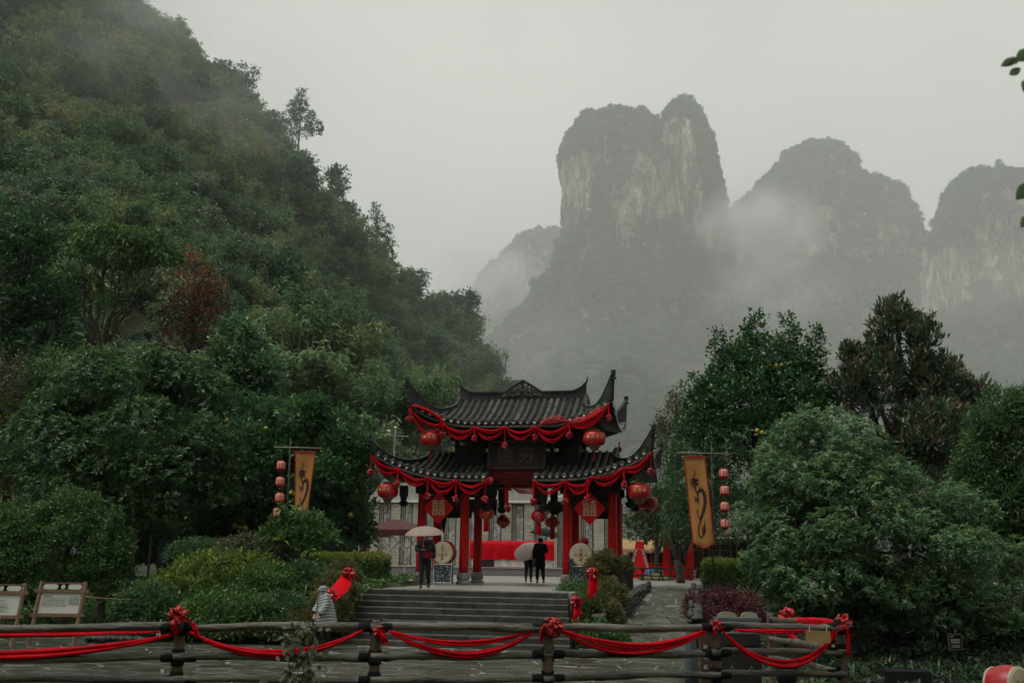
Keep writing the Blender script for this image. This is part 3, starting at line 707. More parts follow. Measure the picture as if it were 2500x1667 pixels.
# ================================================================== the gate
M_TILE = mk('grey roof tile', (.02, .022, .019), (.085, .085, .073), 3.5, .42, .5, 26, spec=.4, piece=.4)
M_PAN = mk('dark pan tile', (.012, .014, .012), (.03, .032, .028), 5, .55, .6, 20)
M_RIDGE = mk('ridge plaster', (.014, .017, .016), (.04, .043, .04), 4, .55, .5, 18)
M_LIME = mk('white limed tile end', (.22, .22, .20), (.42, .42, .39), 14, .6, .3, 40, piece=.45)
M_WOOD = mk('black stained wood', (.006, .0055, .005), (.016, .013, .011), 5, .7, .4, 24, stretch=(1, 1, .3))
M_WOODB = mk('brown dark wood', (.015, .01, .007), (.035, .023, .015), 5, .6, .4, 24)
M_REDCOL = mk('red cloth wrapped column', (.50, .002, .006), (.34, .001, .004), 2.2, .38, .5, 9, stretch=(1, 1, .35), spec=.25)
M_BASE = mk('grey stone base', (.20, .195, .17), (.34, .33, .29), 4, .6, .5, 25)
M_RED = mk('red festival cloth', (.54, .001, .010), (.36, .001, .007), 4, .5, .5, 30, spec=.06)
M_RED2 = mk('bright red cloth', (.62, .002, .010), (.44, .001, .007), 5, .5, .5, 30, spec=.06)
M_DRED = mk('deep red cloth', (.12, .002, .006), (.07, .001, .004), 4, .6, .4, 20)
M_GOLD = mk('gold print', (.52, .38, .13), (.62, .48, .20), 9, .5)
M_PALEGOLD = mk('pale gold paper', (.60, .52, .33), (.68, .60, .40), 9, .5)
M_FASCIA = mk('weathered eave board', (.10, .095, .08), (.17, .16, .14), 4, .6)
def sheer_mat():
    m, t, b = mat_new('sheer red gauze'); b.inputs['Base Color'].default_value = (.42, .006, .012, 1); b.inputs['Roughness'].default_value = .6
    tp = N(t, 'ShaderNodeBsdfTransparent'); mx = N(t, 'ShaderNodeMixShader'); tcn = N(t, 'ShaderNodeTexCoord'); n = N(t, 'ShaderNodeTexNoise', Scale=3.2, Detail=3); t.links.new(tcn.outputs['Object'], n.inputs[0])
    r = N(t, 'ShaderNodeMapRange'); r.inputs[1].default_value = .4; r.inputs[2].default_value = .62; r.inputs[3].default_value = .45; r.inputs[4].default_value = .95
    t.links.new(n.outputs[0], r.inputs[0]); t.links.new(r.outputs[0], mx.inputs[0]); t.links.new(tp.outputs[0], mx.inputs[1]); t.links.new(b.outputs[0], mx.inputs[2]); t.links.new(mx.outputs[0], t.nodes['Material Output'].inputs[0]); return m
M_SHEER = sheer_mat()
GATE = thing('gate', 'black tiled timber gate with two tiers of upturned roofs and red columns', 'gate', (GX, GY, HP), -PSI)
CA, CB, CD = 1.862, 3.455, 1.096     # column lines
rg = np.random.default_rng(9)
def column(u, v):
    e = bpy.data.objects.new('column', None); e.parent = GATE; e.location = (u, v, 0); COL.objects.link(e)
    mb = MB(); prof = []
    for k in range(15):
        z = .40 + (3.25 - .40) * k / 14; prof.append((.168 - .012 * k / 14 + .003 * math.sin(k * 2.1 + u), z))
    mb.lathe(prof, 24); mb.obj('shaft', M_REDCOL, e, True)
    mb = MB(); mb.lathe([(.155, 3.2), (.15, 4.1)], 16); mb.obj('upper_shaft', M_WOOD, e, True)
    mb = MB(); mb.lathe([(.25, 0), (.255, .05), (.25, .10), (.205, .115), (.20, .135), (.225, .16), (.245, .22), (.24, .30), (.215, .37), (.18, .405)], 24); mb.obj('stone_base', M_BASE, e, True)
for u in (-CB, -CA, CA, CB):
    for v in (-CD, CD): column(u, v)
# ---- frame
mb = MB()
for v in (-CD, CD):
    for u0, u1 in ((-CB, -CA), (CA, CB)):
        mb.box(((u0 + u1) / 2, v, 3.34), (u1 - u0 + .5, .2, .30)); mb.box(((u0 + u1) / 2, v, 3.02), (u1 - u0 - .1, .12, .2))
    mb.box((0, v, 3.66), (2 * CB + .9, .22, .24)); mb.box((0, v, 4.02), (2 * CA + .5, .2, .26))
for u in (-CB, -CA, CA, CB): mb.box((u, 0, 3.36), (.18, 2 * CD + .6, .26)); mb.box((u, 0, 3.8), (.2, 4.2, .2))
mb.obj('beam_frame', M_WOOD, GATE)
def bracket(u, v, z, h, w=.2, d=.2):
    mb = MB(); mb.box((u, v, z - h * .25), (w, d, h * .5)); mb.lathe([(w * .3, -h), (w * .62, -h * .93), (w * .66, -h * .8), (w * .4, -h * .7), (w * .55, -h * .5)], 10, (u, v, z)); mb.obj('hanging_bracket', M_WOOD, GATE)
for u, z, h in ((-4.1, 3.45, .75), (-1.02, 3.5, 1.0), (1.05, 3.5, .95), (4.1, 3.45, .75), (-.78, 3.5, .7), (.8, 3.5, .7)):
    bracket(u, -CD - .25, z, h, .26, .24)
for u, z, h in ((-4.1, 3.45, .75), (-1.0, 3.5, .9), (1.02, 3.5, .95), (4.1, 3.45, .75)): bracket(u, CD + .25, z, h, .26, .24)
for u in (-CB + .38, -CA - .38, CA + .38, CB - .38, -CA + .4, CA - .4):    # carved corner braces
    for v in (-CD, CD):
        s = 1 if (u < -2.6 or 0 < u < CA or (CA < u < 2.6)) else -1
        mb = MB(); mb.prism([(-.3 * s, .0), (.28 * s, .0), (.14 * s, -.1), (.02 * s, -.14), (-.08 * s, -.26), (-.2 * s, -.3), (-.3 * s, -.5)], .08, lambda x, y, z, u=u, v=v: (u + x, v - .04 + y, 2.93 + z)); mb.obj('carved_brace', M_WOODB, GATE)
for s in (-1, 1):                                                  # dark hanging lattice panels inside the side bays
    mb = MB(); mb.box((s * 2.62, CD, 2.72), (1.0, .05, .62)); mb.obj('lattice_panel', M_WOOD, GATE)
# ---- upper storey
mb = MB()
for u in (-2.2, -1.72, -1.25, 1.3, 1.72, 2.2):
    for v in (-CD, CD): mb.box((u, v, 4.75), (.15, .15, 1.5))
for v in (-CD, CD):
    mb.box((0, v, 5.32), (4.9, .2, .42)); mb.box((0, v, 4.28), (4.6, .16, .26)); mb.box((0, v, 4.86), (4.5, .1, .12))
for u in (-2.2, 2.2): mb.box((u, 0, 5.3), (.16, 3.2, .3)); mb.box((u, 0, 4.4), (.1, 2.1, 1.1))
mb.obj('upper_frame', M_WOOD, GATE)
for v in (-CD, CD):
    for u, w in ((-1.97, .36), (-1.48, .34), (1.96, .36)):
        mb = MB(); mb.box((u, v, 4.62), (w, .04, .62)); mb.obj('wall_panel', M_WOODB, GATE)
for k in range(9):                                                 # bracket sets under the upper eave
    u = -2.4 + .6 * k
    for v in (-1, 1):
        mb = MB(); mb.box((u, v * 1.35, 5.38), (.1, .6, .1)); mb.box((u, v * 1.6, 5.5), (.1, .75, .08)); mb.box((u, v * 1.5, 5.3), (.34, .1, .08)); mb.obj('eave_bracket', M_WOOD, GATE)
# ---- roofs
def roof_half(part, sgn, u_in, u_r, u_c, vE, vC, zr, ze, lift, tipz, vr_h, pitch=.25, ridge_fin=True):
    """one half of a tier: sgn -1 left / +1 right, from u_in to the corner u_c; the ridge ends at u_r"""
    def lf(u): return lift * max(0., (abs(u) - .25 * u_c) / (.75 * u_c)) ** 2.6
    def ve(u): return vE + (vC - vE) * max(0., (abs(u) - .4 * u_c) / (.6 * u_c)) ** 2.2
    def zz(u, t): return zr - (zr - ze) * (1.38 * t - .38 * t * t) + lf(u) * t ** 2
    def top(u):
        a = abs(u)
        return 0.04 if a <= u_r else vr_h + (ve(u_c) - vr_h) * ((a - u_r) / (u_c - u_r)) ** .9
    def S(u, av): t = av / ve(u); return zz(u, t)
    R_ = bpy.data.objects.new(part, None); R_.parent = GATE; COL.objects.link(R_)
    # deck: front, back and side slopes, a little thickness
    us = np.linspace(u_in, u_c, 30)
    for fb in (-1, 1):
        mb = MB(); P = []; Q = []
        for u in us:
            a0, a1 = top(u), ve(u); row = []; rowq = []
            for k in range(9):
                av = a0 + (a1 - a0) * k / 8; p = (sgn * u, fb * av, S(u, av)); row.append(p); rowq.append((p[0], p[1], p[2] - .07))
            P.append(row); Q.append(rowq)
        mb.grid(P); mb.grid(Q); mb.add([r[-1] for r in P] + [r[-1] for r in Q], [(i, i + 1, 30 + i + 1, 30 + i) for i in range(29)])
        mb.add(P[0] + Q[0], [(i, i + 1, 9 + i + 1, 9 + i) for i in range(8)])
        mb.obj('deck', M_PAN, R_)
        # rafters under the eave
        mb = MB(); u = u_in + .1
        while u < u_c - .1:
            a0, a1 = max(top(u), .45 * ve(u)), ve(u) - .03
            if a1 - a0 > .1: mb.tube([(sgn * u, fb * a0, S(u, a0) - .12), (sgn * u, fb * a1, S(u, a1) - .11)], .035, 4)
            u += .22
        mb.obj('rafters', M_WOODB, R_)['kind'] = 'stuff'
        # pale edge board under the eave tiles
        mb = MB(); mb.tube([(sgn * u, fb * (ve(u) - .02), zz(u, 1) - .13) for u in us], .022, 5, sq=2.0); mb.obj('fascia', M_FASCIA, R_)
        # barrel rows and their ends
        u = u_in + pitch * .5
        while u < u_c - .06:
            a0, a1 = top(u) + .02, ve(u) + .03
            if a1 - a0 > .12:
                k = max(3, int((a1 - a0) / .17)); mb = MB(); vs = []; n = 7
                for i in range(k):
                    for e, rr in ((0, .072), (1, .086)):
                        av = a0 + (a1 - a0) * (i + e * .995) / k
                        r = rr * (1 + rg.normal(0, .02)); zc = S(u, min(av, ve(u))) + .006
                        for j in range(n):
                            w = math.pi * j / (n - 1); vs.append((sgn * u + r * math.cos(w) + .0, fb * av, zc + r * math.sin(w)))
                m_ = 2 * k; fs = [(i * n + j, i * n + j + 1, (i + 1) * n + j + 1, (i + 1) * n + j) for i in range(m_ - 1) for j in range(n - 1)]
                mb.add(vs, fs); tr_ = mb.obj('tile_row', M_TILE, R_); tr_.location = (rg.normal(0, .006), 0, rg.normal(0, .006))
                zc = zz(u, 1) + .02; x = sgn * u; y = fb * (ve(u) + .03)
                if fb == -1:
                    mb = MB(); mb.lathe([(.05, -.035), (.085, -.03), (.092, .0), (.085, .03)], 10, (x, y, zc + .02), 'Y'); mb.obj('eave_tile', M_TILE, R_)
                    mb = MB(); mb.add([(x - .05, y - .045, zc - .005), (x + .05, y - .045, zc - .005), (x + .042, y - .05, zc - .05), (x, y - .055, zc - .085), (x - .042, y - .05, zc - .05), (x - .05, y - .02, zc - .005), (x + .05, y - .02, zc - .005), (x + .042, y - .02, zc - .05), (x, y - .02, zc - .085), (x - .042, y - .02, zc - .05)], [(0, 1, 2, 3, 4), (9, 8, 7, 6, 5), (0, 4, 9, 5), (4, 3, 8, 9), (3, 2, 7, 8), (2, 1, 6, 7), (1, 0, 5, 6)])
                    mb.obj('drip_tile', M_LIME, R_)
            # scalloped pan tiles between the rows (front)
            if fb == -1 and a1 - a0 > .2:
                mb = MB(); k = int((a1 - a0) / .09)
                for i in range(k):
                    av = a0 + (a1 - a0) * (i + .6) / k; uu = u + pitch * .5
                    if uu > u_c - .1 or av < top(uu): continue
                    c = (sgn * uu, fb * av, S(uu, min(av, ve(uu))) + .012); w = pitch * .5 - .078
                    mb.add([(c[0] - w - .02, c[1], c[2] + .02), (c[0], c[1], c[2]), (c[0] + w + .02, c[1], c[2] + .02), (c[0] + w + .02, c[1] + .1 * -fb, c[2] + .01), (c[0], c[1] + .1 * -fb, c[2] + .005), (c[0] - w - .02, c[1] + .1 * -fb, c[2] + .01)], [(0, 1, 4, 5), (1, 2, 3, 4)])
                if mb.v: mb.obj('pan_tiles', M_TILE, R_)['kind'] = 'stuff'
            u += pitch
    # side slope beyond the ridge end, between the two hips
    vs = np.linspace(-1, 1, 25); mb = MB(); P = []
    hv = ve(u_c)
    for k in range(7):
        t = k / 6; row = []
        for w in vs:
            uu = u_r + (u_c - u_r) * t; lim = top(max(uu, u_r + 1e-4)); av = lim * abs(w)
            ze_ = S(uu, lim); sag = (1 - abs(w) ** 2.2) * lift * .95 * t ** 1.5
            row.append((sgn * uu, math.copysign(av, w), ze_ - sag))
        P.append(row)
    mb.grid(P); mb.grid([[(a, b, c - .07) for a, b, c in r] for r in P]); mb.obj('side_slope', M_PAN, R_)
    nrow = int(2 * hv / pitch)
    for i in range(nrow):
        v = -hv + pitch * (i + .5); pts = []
        for k in range(9):
            uu = u_r + .05 + (u_c + .03 - u_r - .05) * k / 8; lim = top(min(uu, u_c))
            if abs(v) > lim: continue
            w = abs(v) / lim; t = (min(uu, u_c) - u_r) / (u_c - u_r); pts.append((sgn * uu, v, S(min(uu, u_c), lim) - (1 - w ** 2.2) * lift * .95 * t ** 1.5 + .03))
        if len(pts) > 2: mb = MB(); mb.tube(pts, .078, 7); mb.obj('tile_row', M_TILE, R_); 
        if len(pts) > 1:
            x, y, z = pts[-1]; mb = MB(); mb.box((x + sgn * .03, y, z - .05), (.03, .08, .08)); mb.obj('drip_tile', M_LIME, R_)
    # hip ridges ending in tall horns
    for fb in (-1, 1):
        L_, U_ = [], []; n = 22
        for k in range(n + 1):
            t = k / n; uu = u_r + (u_c - u_r) * t; av = top(uu) if t > 0 else vr_h
            b = Vector((sgn * uu, fb * av, S(uu, min(av, ve(uu))) - .03)); h = .2 + (tipz - zz(u_c, 1) - .2) * max(0, (t - .12) / .88) ** 2.5
            o_ = .0 if t < .8 else 0.12 * ((t - .8) / .2) ** 1.5
            U_.append(b + Vector((sgn * o_ * .4, fb * o_ * .4, h))); L_.append(b)
        mb = MB(); w = .075; side = Vector((fb * 1.0, -sgn * 1.0, 0)).normalized()
        P = [[L_[i] - side * w, U_[i] - side * w * .8, U_[i] + side * w * .8, L_[i] + side * w] for i in range(n + 1)]
        mb.grid(P); mb.add(P[0], [(0, 1, 2, 3)]); mb.add(P[-1], [(3, 2, 1, 0)]); mb.obj('hip_ridge', M_RIDGE, R_)
        mb = MB(); mb.tube([p + Vector((0, 0, .01)) for p in U_], .085, 8, sq=.4); mb.obj('hip_coping', M_RIDGE, R_)
        t_ = U_[-1]; mb = MB(); mb.box((t_.x, t_.y, t_.z + .03), (.15, .15, .18), rz=PSI); mb.box((t_.x, t_.y, t_.z - .16), (.19, .19, .06), rz=PSI); mb.obj('horn_tip', M_RIDGE, R_)
        # corner beam under the horn
        mb = MB(); mb.tube([(sgn * (u_c - 1.2), fb * (hv - 1.2), ze - .12), (sgn * (u_c - .35), fb * (hv - .35), ze + lift * .35), (sgn * (u_c - .02), fb * (hv - .02), zz(u_c, 1) - .12)], [.12, .11, .08], 6); mb.obj('corner_beam', M_WOOD, R_)
    # descending ridge at the gable and gable board
    mb = MB()
    for fb in (-1, 1): mb.tube([(sgn * u_r, fb * vr_h * k / 6, S(u_r, vr_h * k / 6) + .07) for k in range(7)], .1, 6)
    mb.obj('descending_ridge', M_RIDGE, R_)
    return S, ve, zz, R_
UP = {}
for s, nm, tz in ((-1, 'upper_roof_half', 7.09), (1, 'upper_roof_half', 7.2)):
    UP[s] = roof_half(nm, s, 0.0, 2.42, 3.63, 2.3, 2.78, 6.78, 5.58, .72, tz, .75)
LO = {}
for s, tz in ((-1, 5.0), (1, 5.3)):
    LO[s] = roof_half('lower_roof', s, .8, 3.5, 4.97, 2.3, 2.75, 4.80, 3.70, .92, tz, .75)
# main ridge with upturned ends and a pierced peak
mb = MB(); P = []
for k in range(41):
    u = -2.42 + 4.84 * k / 40; a = abs(u); up = .36 * max(0, (a - 1.75) / .67) ** 2.4; w = .11 * (1 - .4 * max(0, (a - 1.9) / .5))
    P.append([(u, -w, 6.74), (u, -w, 7.0 + up), (u, -w - .03, 7.0 + up), (u, -w - .03, 7.07 + up), (u, w + .03, 7.07 + up), (u, w + .03, 7.0 + up), (u, w, 7.0 + up), (u, w, 6.74)])
mb.grid(P); mb.add(P[0], [tuple(range(8))]); mb.add(P[-1], [tuple(range(7, -1, -1))]); mb.obj('main_ridge', M_RIDGE, GATE)
for s in (-1, 1):
    mb = MB(); mb.tube([(s * 2.40, 0, 7.36), (s * 2.44, 0, 7.45), (s * 2.46, 0, 7.6)], [.05, .035, .02], 6); mb.obj('ridge_spike', M_RIDGE, GATE)
mb = MB()
for s in (-1, 1): mb.tube([(s * .70, 0, 7.07), (s * .35, 0, 7.29), (0, 0, 7.5)], [.05, .055, .06], 6)
mb.obj('ridge_peak_frame', M_RIDGE, GATE)
for i, (x, z) in enumerate([(0, 7.36), (-.17, 7.25), (.17, 7.25), (0, 7.22), (-.34, 7.15), (.34, 7.15), (-.17, 7.13), (.17, 7.13), (-.5, 7.1), (.5, 7.1), (0, 7.1)]):
    mb = MB(); mb.lathe([(.03, -.03), (.085, -.03), (.085, .03), (.03, .03)], 8, (x, 0, z), 'Y'); mb.obj('pierced_tile', M_TILE if i % 3 else M_RIDGE, GATE)
for s in (-1, 1):
    for k in range(4): mb = MB(); mb.box((s * (.16 + .17 * k), -.145, 6.95 - .035 * (k % 2)), (.15, .03, .10), ry=s * .5); mb.obj('ridge_carving', M_TILE, GATE)
# ---- the name board
def text_mesh(body, size, depth=.0, name='lettering'):
    c = bpy.data.curves.new('txt', 'FONT'); c.body = body; c.size = size; c.align_x = 'CENTER'; c.align_y = 'CENTER'; c.extrude = depth; c.resolution_u = 3
    o = bpy.data.objects.new('txt', c); COL.objects.link(o); dg = bpy.context.evaluated_depsgraph_get(); me = bpy.data.meshes.new_from_object(o.evaluated_get(dg)); me.name = name
    bpy.data.objects.remove(o); bpy.data.curves.remove(c); me.materials.clear()
    co = np.empty(len(me.vertices) * 3, np.float32); me.vertices.foreach_get('co', co); co = co.reshape(-1, 3)
    if len(co): mid = (co.min(0) + co.max(0)) / 2; co[:, 0] -= mid[0]; co[:, 1] -= mid[1]
    return me, co
def text_part(body, size, fn, mat, parent, name='lettering', depth=.004):
    """flat lettering put onto a surface: fn(x, up, out)->point"""
    me, co = text_mesh(body, size, depth, name)
    new = np.array([tuple(fn(float(x), float(y), float(z) + depth)) for x, y, z in co], np.float32)
    me.vertices.foreach_set('co', new.ravel()); me.update(); return link(name, me, mat, parent)
PL = bpy.data.objects.new('name_board', None); PL.parent = GATE; PL.location = (.14, -1.75, 4.5); PL.rotation_euler = (math.radians(-10), 0, 0); COL.objects.link(PL)
mb = MB(); mb.box((0, 0, 0), (1.95, .08, .92)); mb.obj('board', M_WOOD, PL)
mb = MB()
for z in (-.49, .49): mb.box((0, -.02, z), (2.06, .12, .08))
for x in (-1.0, 1.0): mb.box((x, -.02, 0), (.08, .118, .9))
mb.obj('board_frame', M_WOODB, PL)
M_OLDGOLD = mk('tarnished gold', (.06, .03, .013), (.11, .055, .022), 8, .5)
for ch, x in (('德', -.42), ('夯', .36)): text_part(ch, .66, lambda a, b, c, x=x: (x + a, -.045 - c, b + .02), M_OLDGOLD, PL)
# ================================================================== near trees, shrubs, hedges
LM = {
 'osm': leaf_mat('osmanthus leaf', [(0, (.030, .085, .042)), (.45, (.068, .15, .062)), (.8, (.125, .205, .075)), (1, (.23, .28, .08))], .36, .6, .42),
 'osmd': leaf_mat('dark osmanthus leaf', [(0, (.020, .056, .024)), (.5, (.042, .105, .034)), (.85, (.082, .145, .038)), (1, (.14, .18, .042))], .38, .5, .4),
 'pom': leaf_mat('pomelo leaf', [(0, (.016, .056, .026)), (.5, (.036, .105, .034)), (.85, (.068, .155, .036)), (1, (.15, .22, .04))], .32, .55, .38),
 'mag': leaf_mat('magnolia leaf', [(0, (.018, .045, .026)), (.45, (.04, .085, .044)), (.7, (.07, .115, .055)), (.84, (.11, .085, .045)), (1, (.17, .11, .06))], .34, .55, .25),
 'yel': leaf_mat('young yellow green leaf', [(0, (.04, .085, .02)), (.5, (.10, .165, .03)), (1, (.25, .29, .04))], .45, .35, .3),
 'lit': leaf_mat('light green leaf', [(0, (.022, .065, .02)), (.5, (.058, .135, .034)), (1, (.15, .23, .045))], .42, .4, .28),
 'grey': leaf_mat('grey green leaf', [(0, (.03, .05, .028)), (.5, (.075, .09, .05)), (1, (.14, .14, .07))], .5, .3, .25),
 'red': leaf_mat('nandina leaf', [(0, (.025, .012, .018)), (.45, (.07, .022, .03)), (.75, (.15, .03, .035)), (1, (.26, .04, .04))], .45, .35, .2),
 'rust': leaf_mat('autumn leaf', [(0, (.045, .035, .022)), (.5, (.10, .065, .04)), (.8, (.20, .075, .03)), (1, (.36, .09, .03))], .5, .3, .3),
 'fern': leaf_mat('juniper spray', [(0, (.045, .06, .022)), (.5, (.11, .12, .04)), (.8, (.16, .15, .05)), (1, (.24, .17, .07))], .55, .25, .25),
 'dark': leaf_mat('shade darkened leaf', [(0, (.006, .016, .008)), (.5, (.014, .034, .014)), (1, (.04, .07, .024))], .45, .3, .2),  # leaf colour darkened to stand for the shade under dense trees
 'blade': leaf_mat('grass blade', [(0, (.014, .034, .016)), (.5, (.035, .07, .024)), (1, (.10, .15, .035))], .35, .5, .2),
}
M_FRUIT = mk('pomelo skin', (.22, .22, .03), (.30, .26, .04), 8, .4, .3, 40)
def PL_(px, py, rx, ry, Y, dy=0., rd=None):
    """a lobe given where it shows: centre px, radii px, at depth Y+dy"""
    p = at(px, py, Y + dy); s = Y / F * 1.02
    return (p.x, p.y, p.z, rx * s, (rd if rd else rx * s * .85), ry * s)
def tree(name, label, cat, base, lobes, mat, L, W, n, per, cr, rng, trunks=None, group=None, crownname='crown', **k):
    base = Vector(base); t = thing(name, label, cat, base, 0, group)
    lb = [(a - base.x, b - base.y, c - base.z, d, e, f) for a, b, c, d, e, f in lobes]
    me = crown(crownname, lb, n, per, cr, L, W, rng, **k); o = link(crownname, me, LM[mat], t)
    if trunks is None:
        segs = []; mx = max(lb, key=lambda q: q[2]); bt = Vector((0, 0, -.3))
        top = Vector((mx[0], mx[1], mx[2])); fork = top * .45; fork.z = max(fork.z, .3)
        r0 = .05 + .025 * top.z; segs.append((wig(bt, fork, 4, .05, rng), r0, r0 * .7)); segs.append((wig(fork, top, 4, .1, rng), r0 * .7, r0 * .2))
        for q in lb[:7]: segs.append((wig(fork * rng.uniform(.8, 1), (q[0], q[1], q[2]), 4, .12, rng), r0 * .5, r0 * .15))
    else: segs = trunks
    if segs: link('trunk' if cat == 'tree' else 'stem', trunk_mesh('trunk', segs, 7), M_BARK, t)
    return t
def fruit_on(t, lobes, n, rng, r=.085, front=True):
    """fruit hanging in the camera side of the crown"""
    mb = MB(); mb.lathe([(.01, .09), (.035, .08), (.075, .035), (.09, -.01), (.08, -.055), (.045, -.085), (.008, -.09)], 10); me = mb.mesh('fruit', True); me.materials.append(M_FRUIT)
    b = t.location; cs = []
    for i in range(n):
        q = lobes[rng.integers(len(lobes))]; a = rng.uniform(-1.0, 1.0); e = rng.uniform(-.6, .35)
        if cs and rng.random() < .45: p = cs[-1] + Vector((rng.uniform(.14, .22), rng.uniform(-.05, .05), rng.uniform(-.08, .06)))
        else: p = Vector((q[0] + q[3] * math.sin(a) * math.cos(e) * 1.0, q[1] - q[4] * math.cos(a) * math.cos(e) * 1.02, q[2] + q[5] * math.sin(e)))
        cs.append(p); o = bpy.data.objects.new('fruit', me); COL.objects.link(o); o.parent = t; o.location = p - b; s = r / .09 * rng.uniform(.9, 1.15); o.scale = (s, s, s)
def gz(x, y): return float(ground_h(np.array([x]), np.array([y]))[0])
def foot(px, py, Y): p = at(px, py, Y); return (p.x, p.y, gz(p.x, p.y))
R = np.random.default_rng(101)
# ---- right side
Y = 24.5
lob = [PL_(2005, 1130, 150, 140, Y, 1.2), PL_(1900, 1220, 108, 110, Y, .3), PL_(2110, 1180, 170, 130, Y, .4), PL_(2250, 1230, 150, 130, Y, .8), PL_(2015, 1290, 185, 150, Y, -.4), PL_(1890, 1350, 100, 105, Y, -.2), PL_(2180, 1350, 190, 140, Y, -.5), PL_(2340, 1390, 130, 130, Y, .4), PL_(1990, 1420, 130, 90, Y, -.7), PL_(2120, 1440, 130, 70, Y, -.6), PL_(2270, 1470, 110, 70, Y, -.2), PL_(1940, 1465, 80, 52, Y, -.3), PL_(2090, 1500, 120, 50, Y, -.2), PL_(2240, 1515, 120, 45, Y, .2), PL_(2390, 1490, 100, 70, Y, .5), PL_(2430, 1400, 90, 90, Y, 1.0), PL_(1870, 1150, 48, 55, Y, .8)]
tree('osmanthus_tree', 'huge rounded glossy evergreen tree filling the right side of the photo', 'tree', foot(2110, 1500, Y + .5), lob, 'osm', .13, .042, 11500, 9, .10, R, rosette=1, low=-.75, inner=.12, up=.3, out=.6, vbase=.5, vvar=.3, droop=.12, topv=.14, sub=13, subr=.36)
Y = 36
lob = [PL_(1850, 990, 150, 110, Y), PL_(1760, 1010, 80, 90, Y, .4), PL_(1940, 990, 85, 95, Y, .2), PL_(1860, 900, 95, 80, Y, .2), PL_(1790, 930, 60, 80, Y), PL_(1930, 910, 60, 75, Y), PL_(1830, 1090, 130, 80, Y, -.3), PL_(1700, 950, 30, 40, Y), PL_(1752, 850, 18, 55, Y), PL_(1790, 860, 18, 50, Y), PL_(1848, 810, 22, 55, Y), PL_(1926, 820, 24, 60, Y), PL_(1992, 850, 22, 55, Y), PL_(1975, 900, 40, 50, Y), PL_(1825, 850, 20, 50, Y), PL_(2020, 960, 30, 45, Y), PL_(1715, 1040, 60, 70, Y)]
T = tree('pomelo_tree', 'dark glossy pomelo tree with upright shoots and yellow fruit behind the right banner', 'tree', foot(1850, 1440, Y), lob, 'pom', .175, .08, 3400, 9, .18, R, low=-.7, inner=.2, up=.5, out=.5, vbase=.42, vvar=.28, droop=.15)
fruit_on(T, lob[:7], 15, R)
Y = 35
lob = [PL_(2200, 960, 130, 110, Y), PL_(2190, 850, 75, 90, Y), PL_(2190, 780, 34, 55, Y), PL_(2120, 870, 50, 60, Y), PL_(2085, 905, 35, 50, Y), PL_(2255, 860, 45, 70, Y), PL_(2285, 900, 40, 60, Y), PL_(2268, 800, 18, 35, Y), PL_(2320, 980, 80, 90, Y, .3), PL_(2385, 985, 40, 60, Y, .2), PL_(2110, 970, 70, 70, Y), PL_(2240, 1080, 150, 90, Y, .2), PL_(2260, 1160, 150, 90, Y, .3), PL_(2360, 1110, 90, 100, Y, .4), PL_(2080, 890, 18, 38, Y)]
tree('magnolia_tree', 'pointed magnolia tree with large leaves and rusty brown undersides', 'tree', foot(2200, 1440, Y), lob, 'mag', .25, .082, 3000, 8, .17, R, low=-.7, inner=.15, up=.9, out=.5, vbase=.58, vvar=.36, sub=6, subr=.55, droop=.0, axis_rand=.7)
Y = 29
lob = [PL_(2450, 1020, 70, 70, Y), PL_(2500, 1100, 90, 110, Y), PL_(2420, 1130, 80, 100, Y, .3), PL_(2470, 1230, 100, 110, Y), PL_(2530, 1000, 70, 60, Y), PL_(2440, 1330, 100, 90, Y, .3), PL_(2560, 1250, 120, 160, Y), PL_(2400, 1200, 80, 100, Y, .6), PL_(2390, 1300, 80, 90, Y, .6)]
tree('evergreen_tree', 'mid green small leaved tree at the right edge of the photo', 'tree', foot(2500, 1450, Y), lob, 'osmd', .15, .045, 5600, 9, .17, R, low=-.8, up=.1, vbase=.55)
Y = 52
lob = [PL_(1625, 1270, 70, 60, Y), PL_(1580, 1250, 50, 60, Y), PL_(1660, 1220, 60, 70, Y), PL_(1600, 1190, 60, 50, Y), PL_(1560, 1285, 40, 35, Y), PL_(1645, 1310, 60, 34, Y)]
p = G(4.1, 15.5, HP); tree('square_tree', 'dark round tree on the square left of the right banner', 'tree', p, lob, 'osmd', .2, .09, 900, 8, .25, R, low=-.8, vbase=.42, trunks=[(wig((0, 0, -.1), (.1, 0, 2.3), 5, .03, R), .13, .10), (wig((0, 0, .7), (.5, .1, 2.6), 4, .03, R), .08, .06), (wig((.1, 0, 2.3), (0, 0, 4), 3, .1, R), .1, .03)])
Y = 45
lob = [PL_(1710, 1180, 80, 90, Y), PL_(1750, 1260, 80, 80, Y), PL_(1690, 1270, 70, 70, Y), PL_(1780, 1160, 70, 80, Y, .5), PL_(1700, 1100, 60, 50, Y), PL_(1640, 1120, 36, 50, Y, .5)]
p = G(5.5, 9.3, HP); tree('square_tree', 'dark forked tree behind the right dragon banner', 'tree', p, lob, 'osmd', .2, .08, 1100, 8, .22, R, low=-.8, vbase=.4, trunks=[(wig((0, 0, -.1), (-.15, 0, 1.0), 3, .02, R), .2, .17), (wig((-.15, 0, .9), (-.6, 0, 3.6), 4, .04, R), .13, .08), (wig((-.1, 0, .9), (.25, 0, 3.8), 4, .04, R), .15, .09), (wig((.1, 0, 1), (1.2, 0, 4), 4, .05, R), .11, .05)])
lob = [PL_(1640, 1040, 34, 60, 58), PL_(1625, 1085, 30, 50, 58), PL_(1665, 1060, 26, 50, 58), PL_(1650, 990, 16, 40, 58)]
tree('willow_tree', 'thin pale feathery tree right of the lower roof horn', 'tree', foot(1640, 1400, 58), lob, 'grey', .26, .07, 330, 8, .3, R, up=.3, vbase=.55)
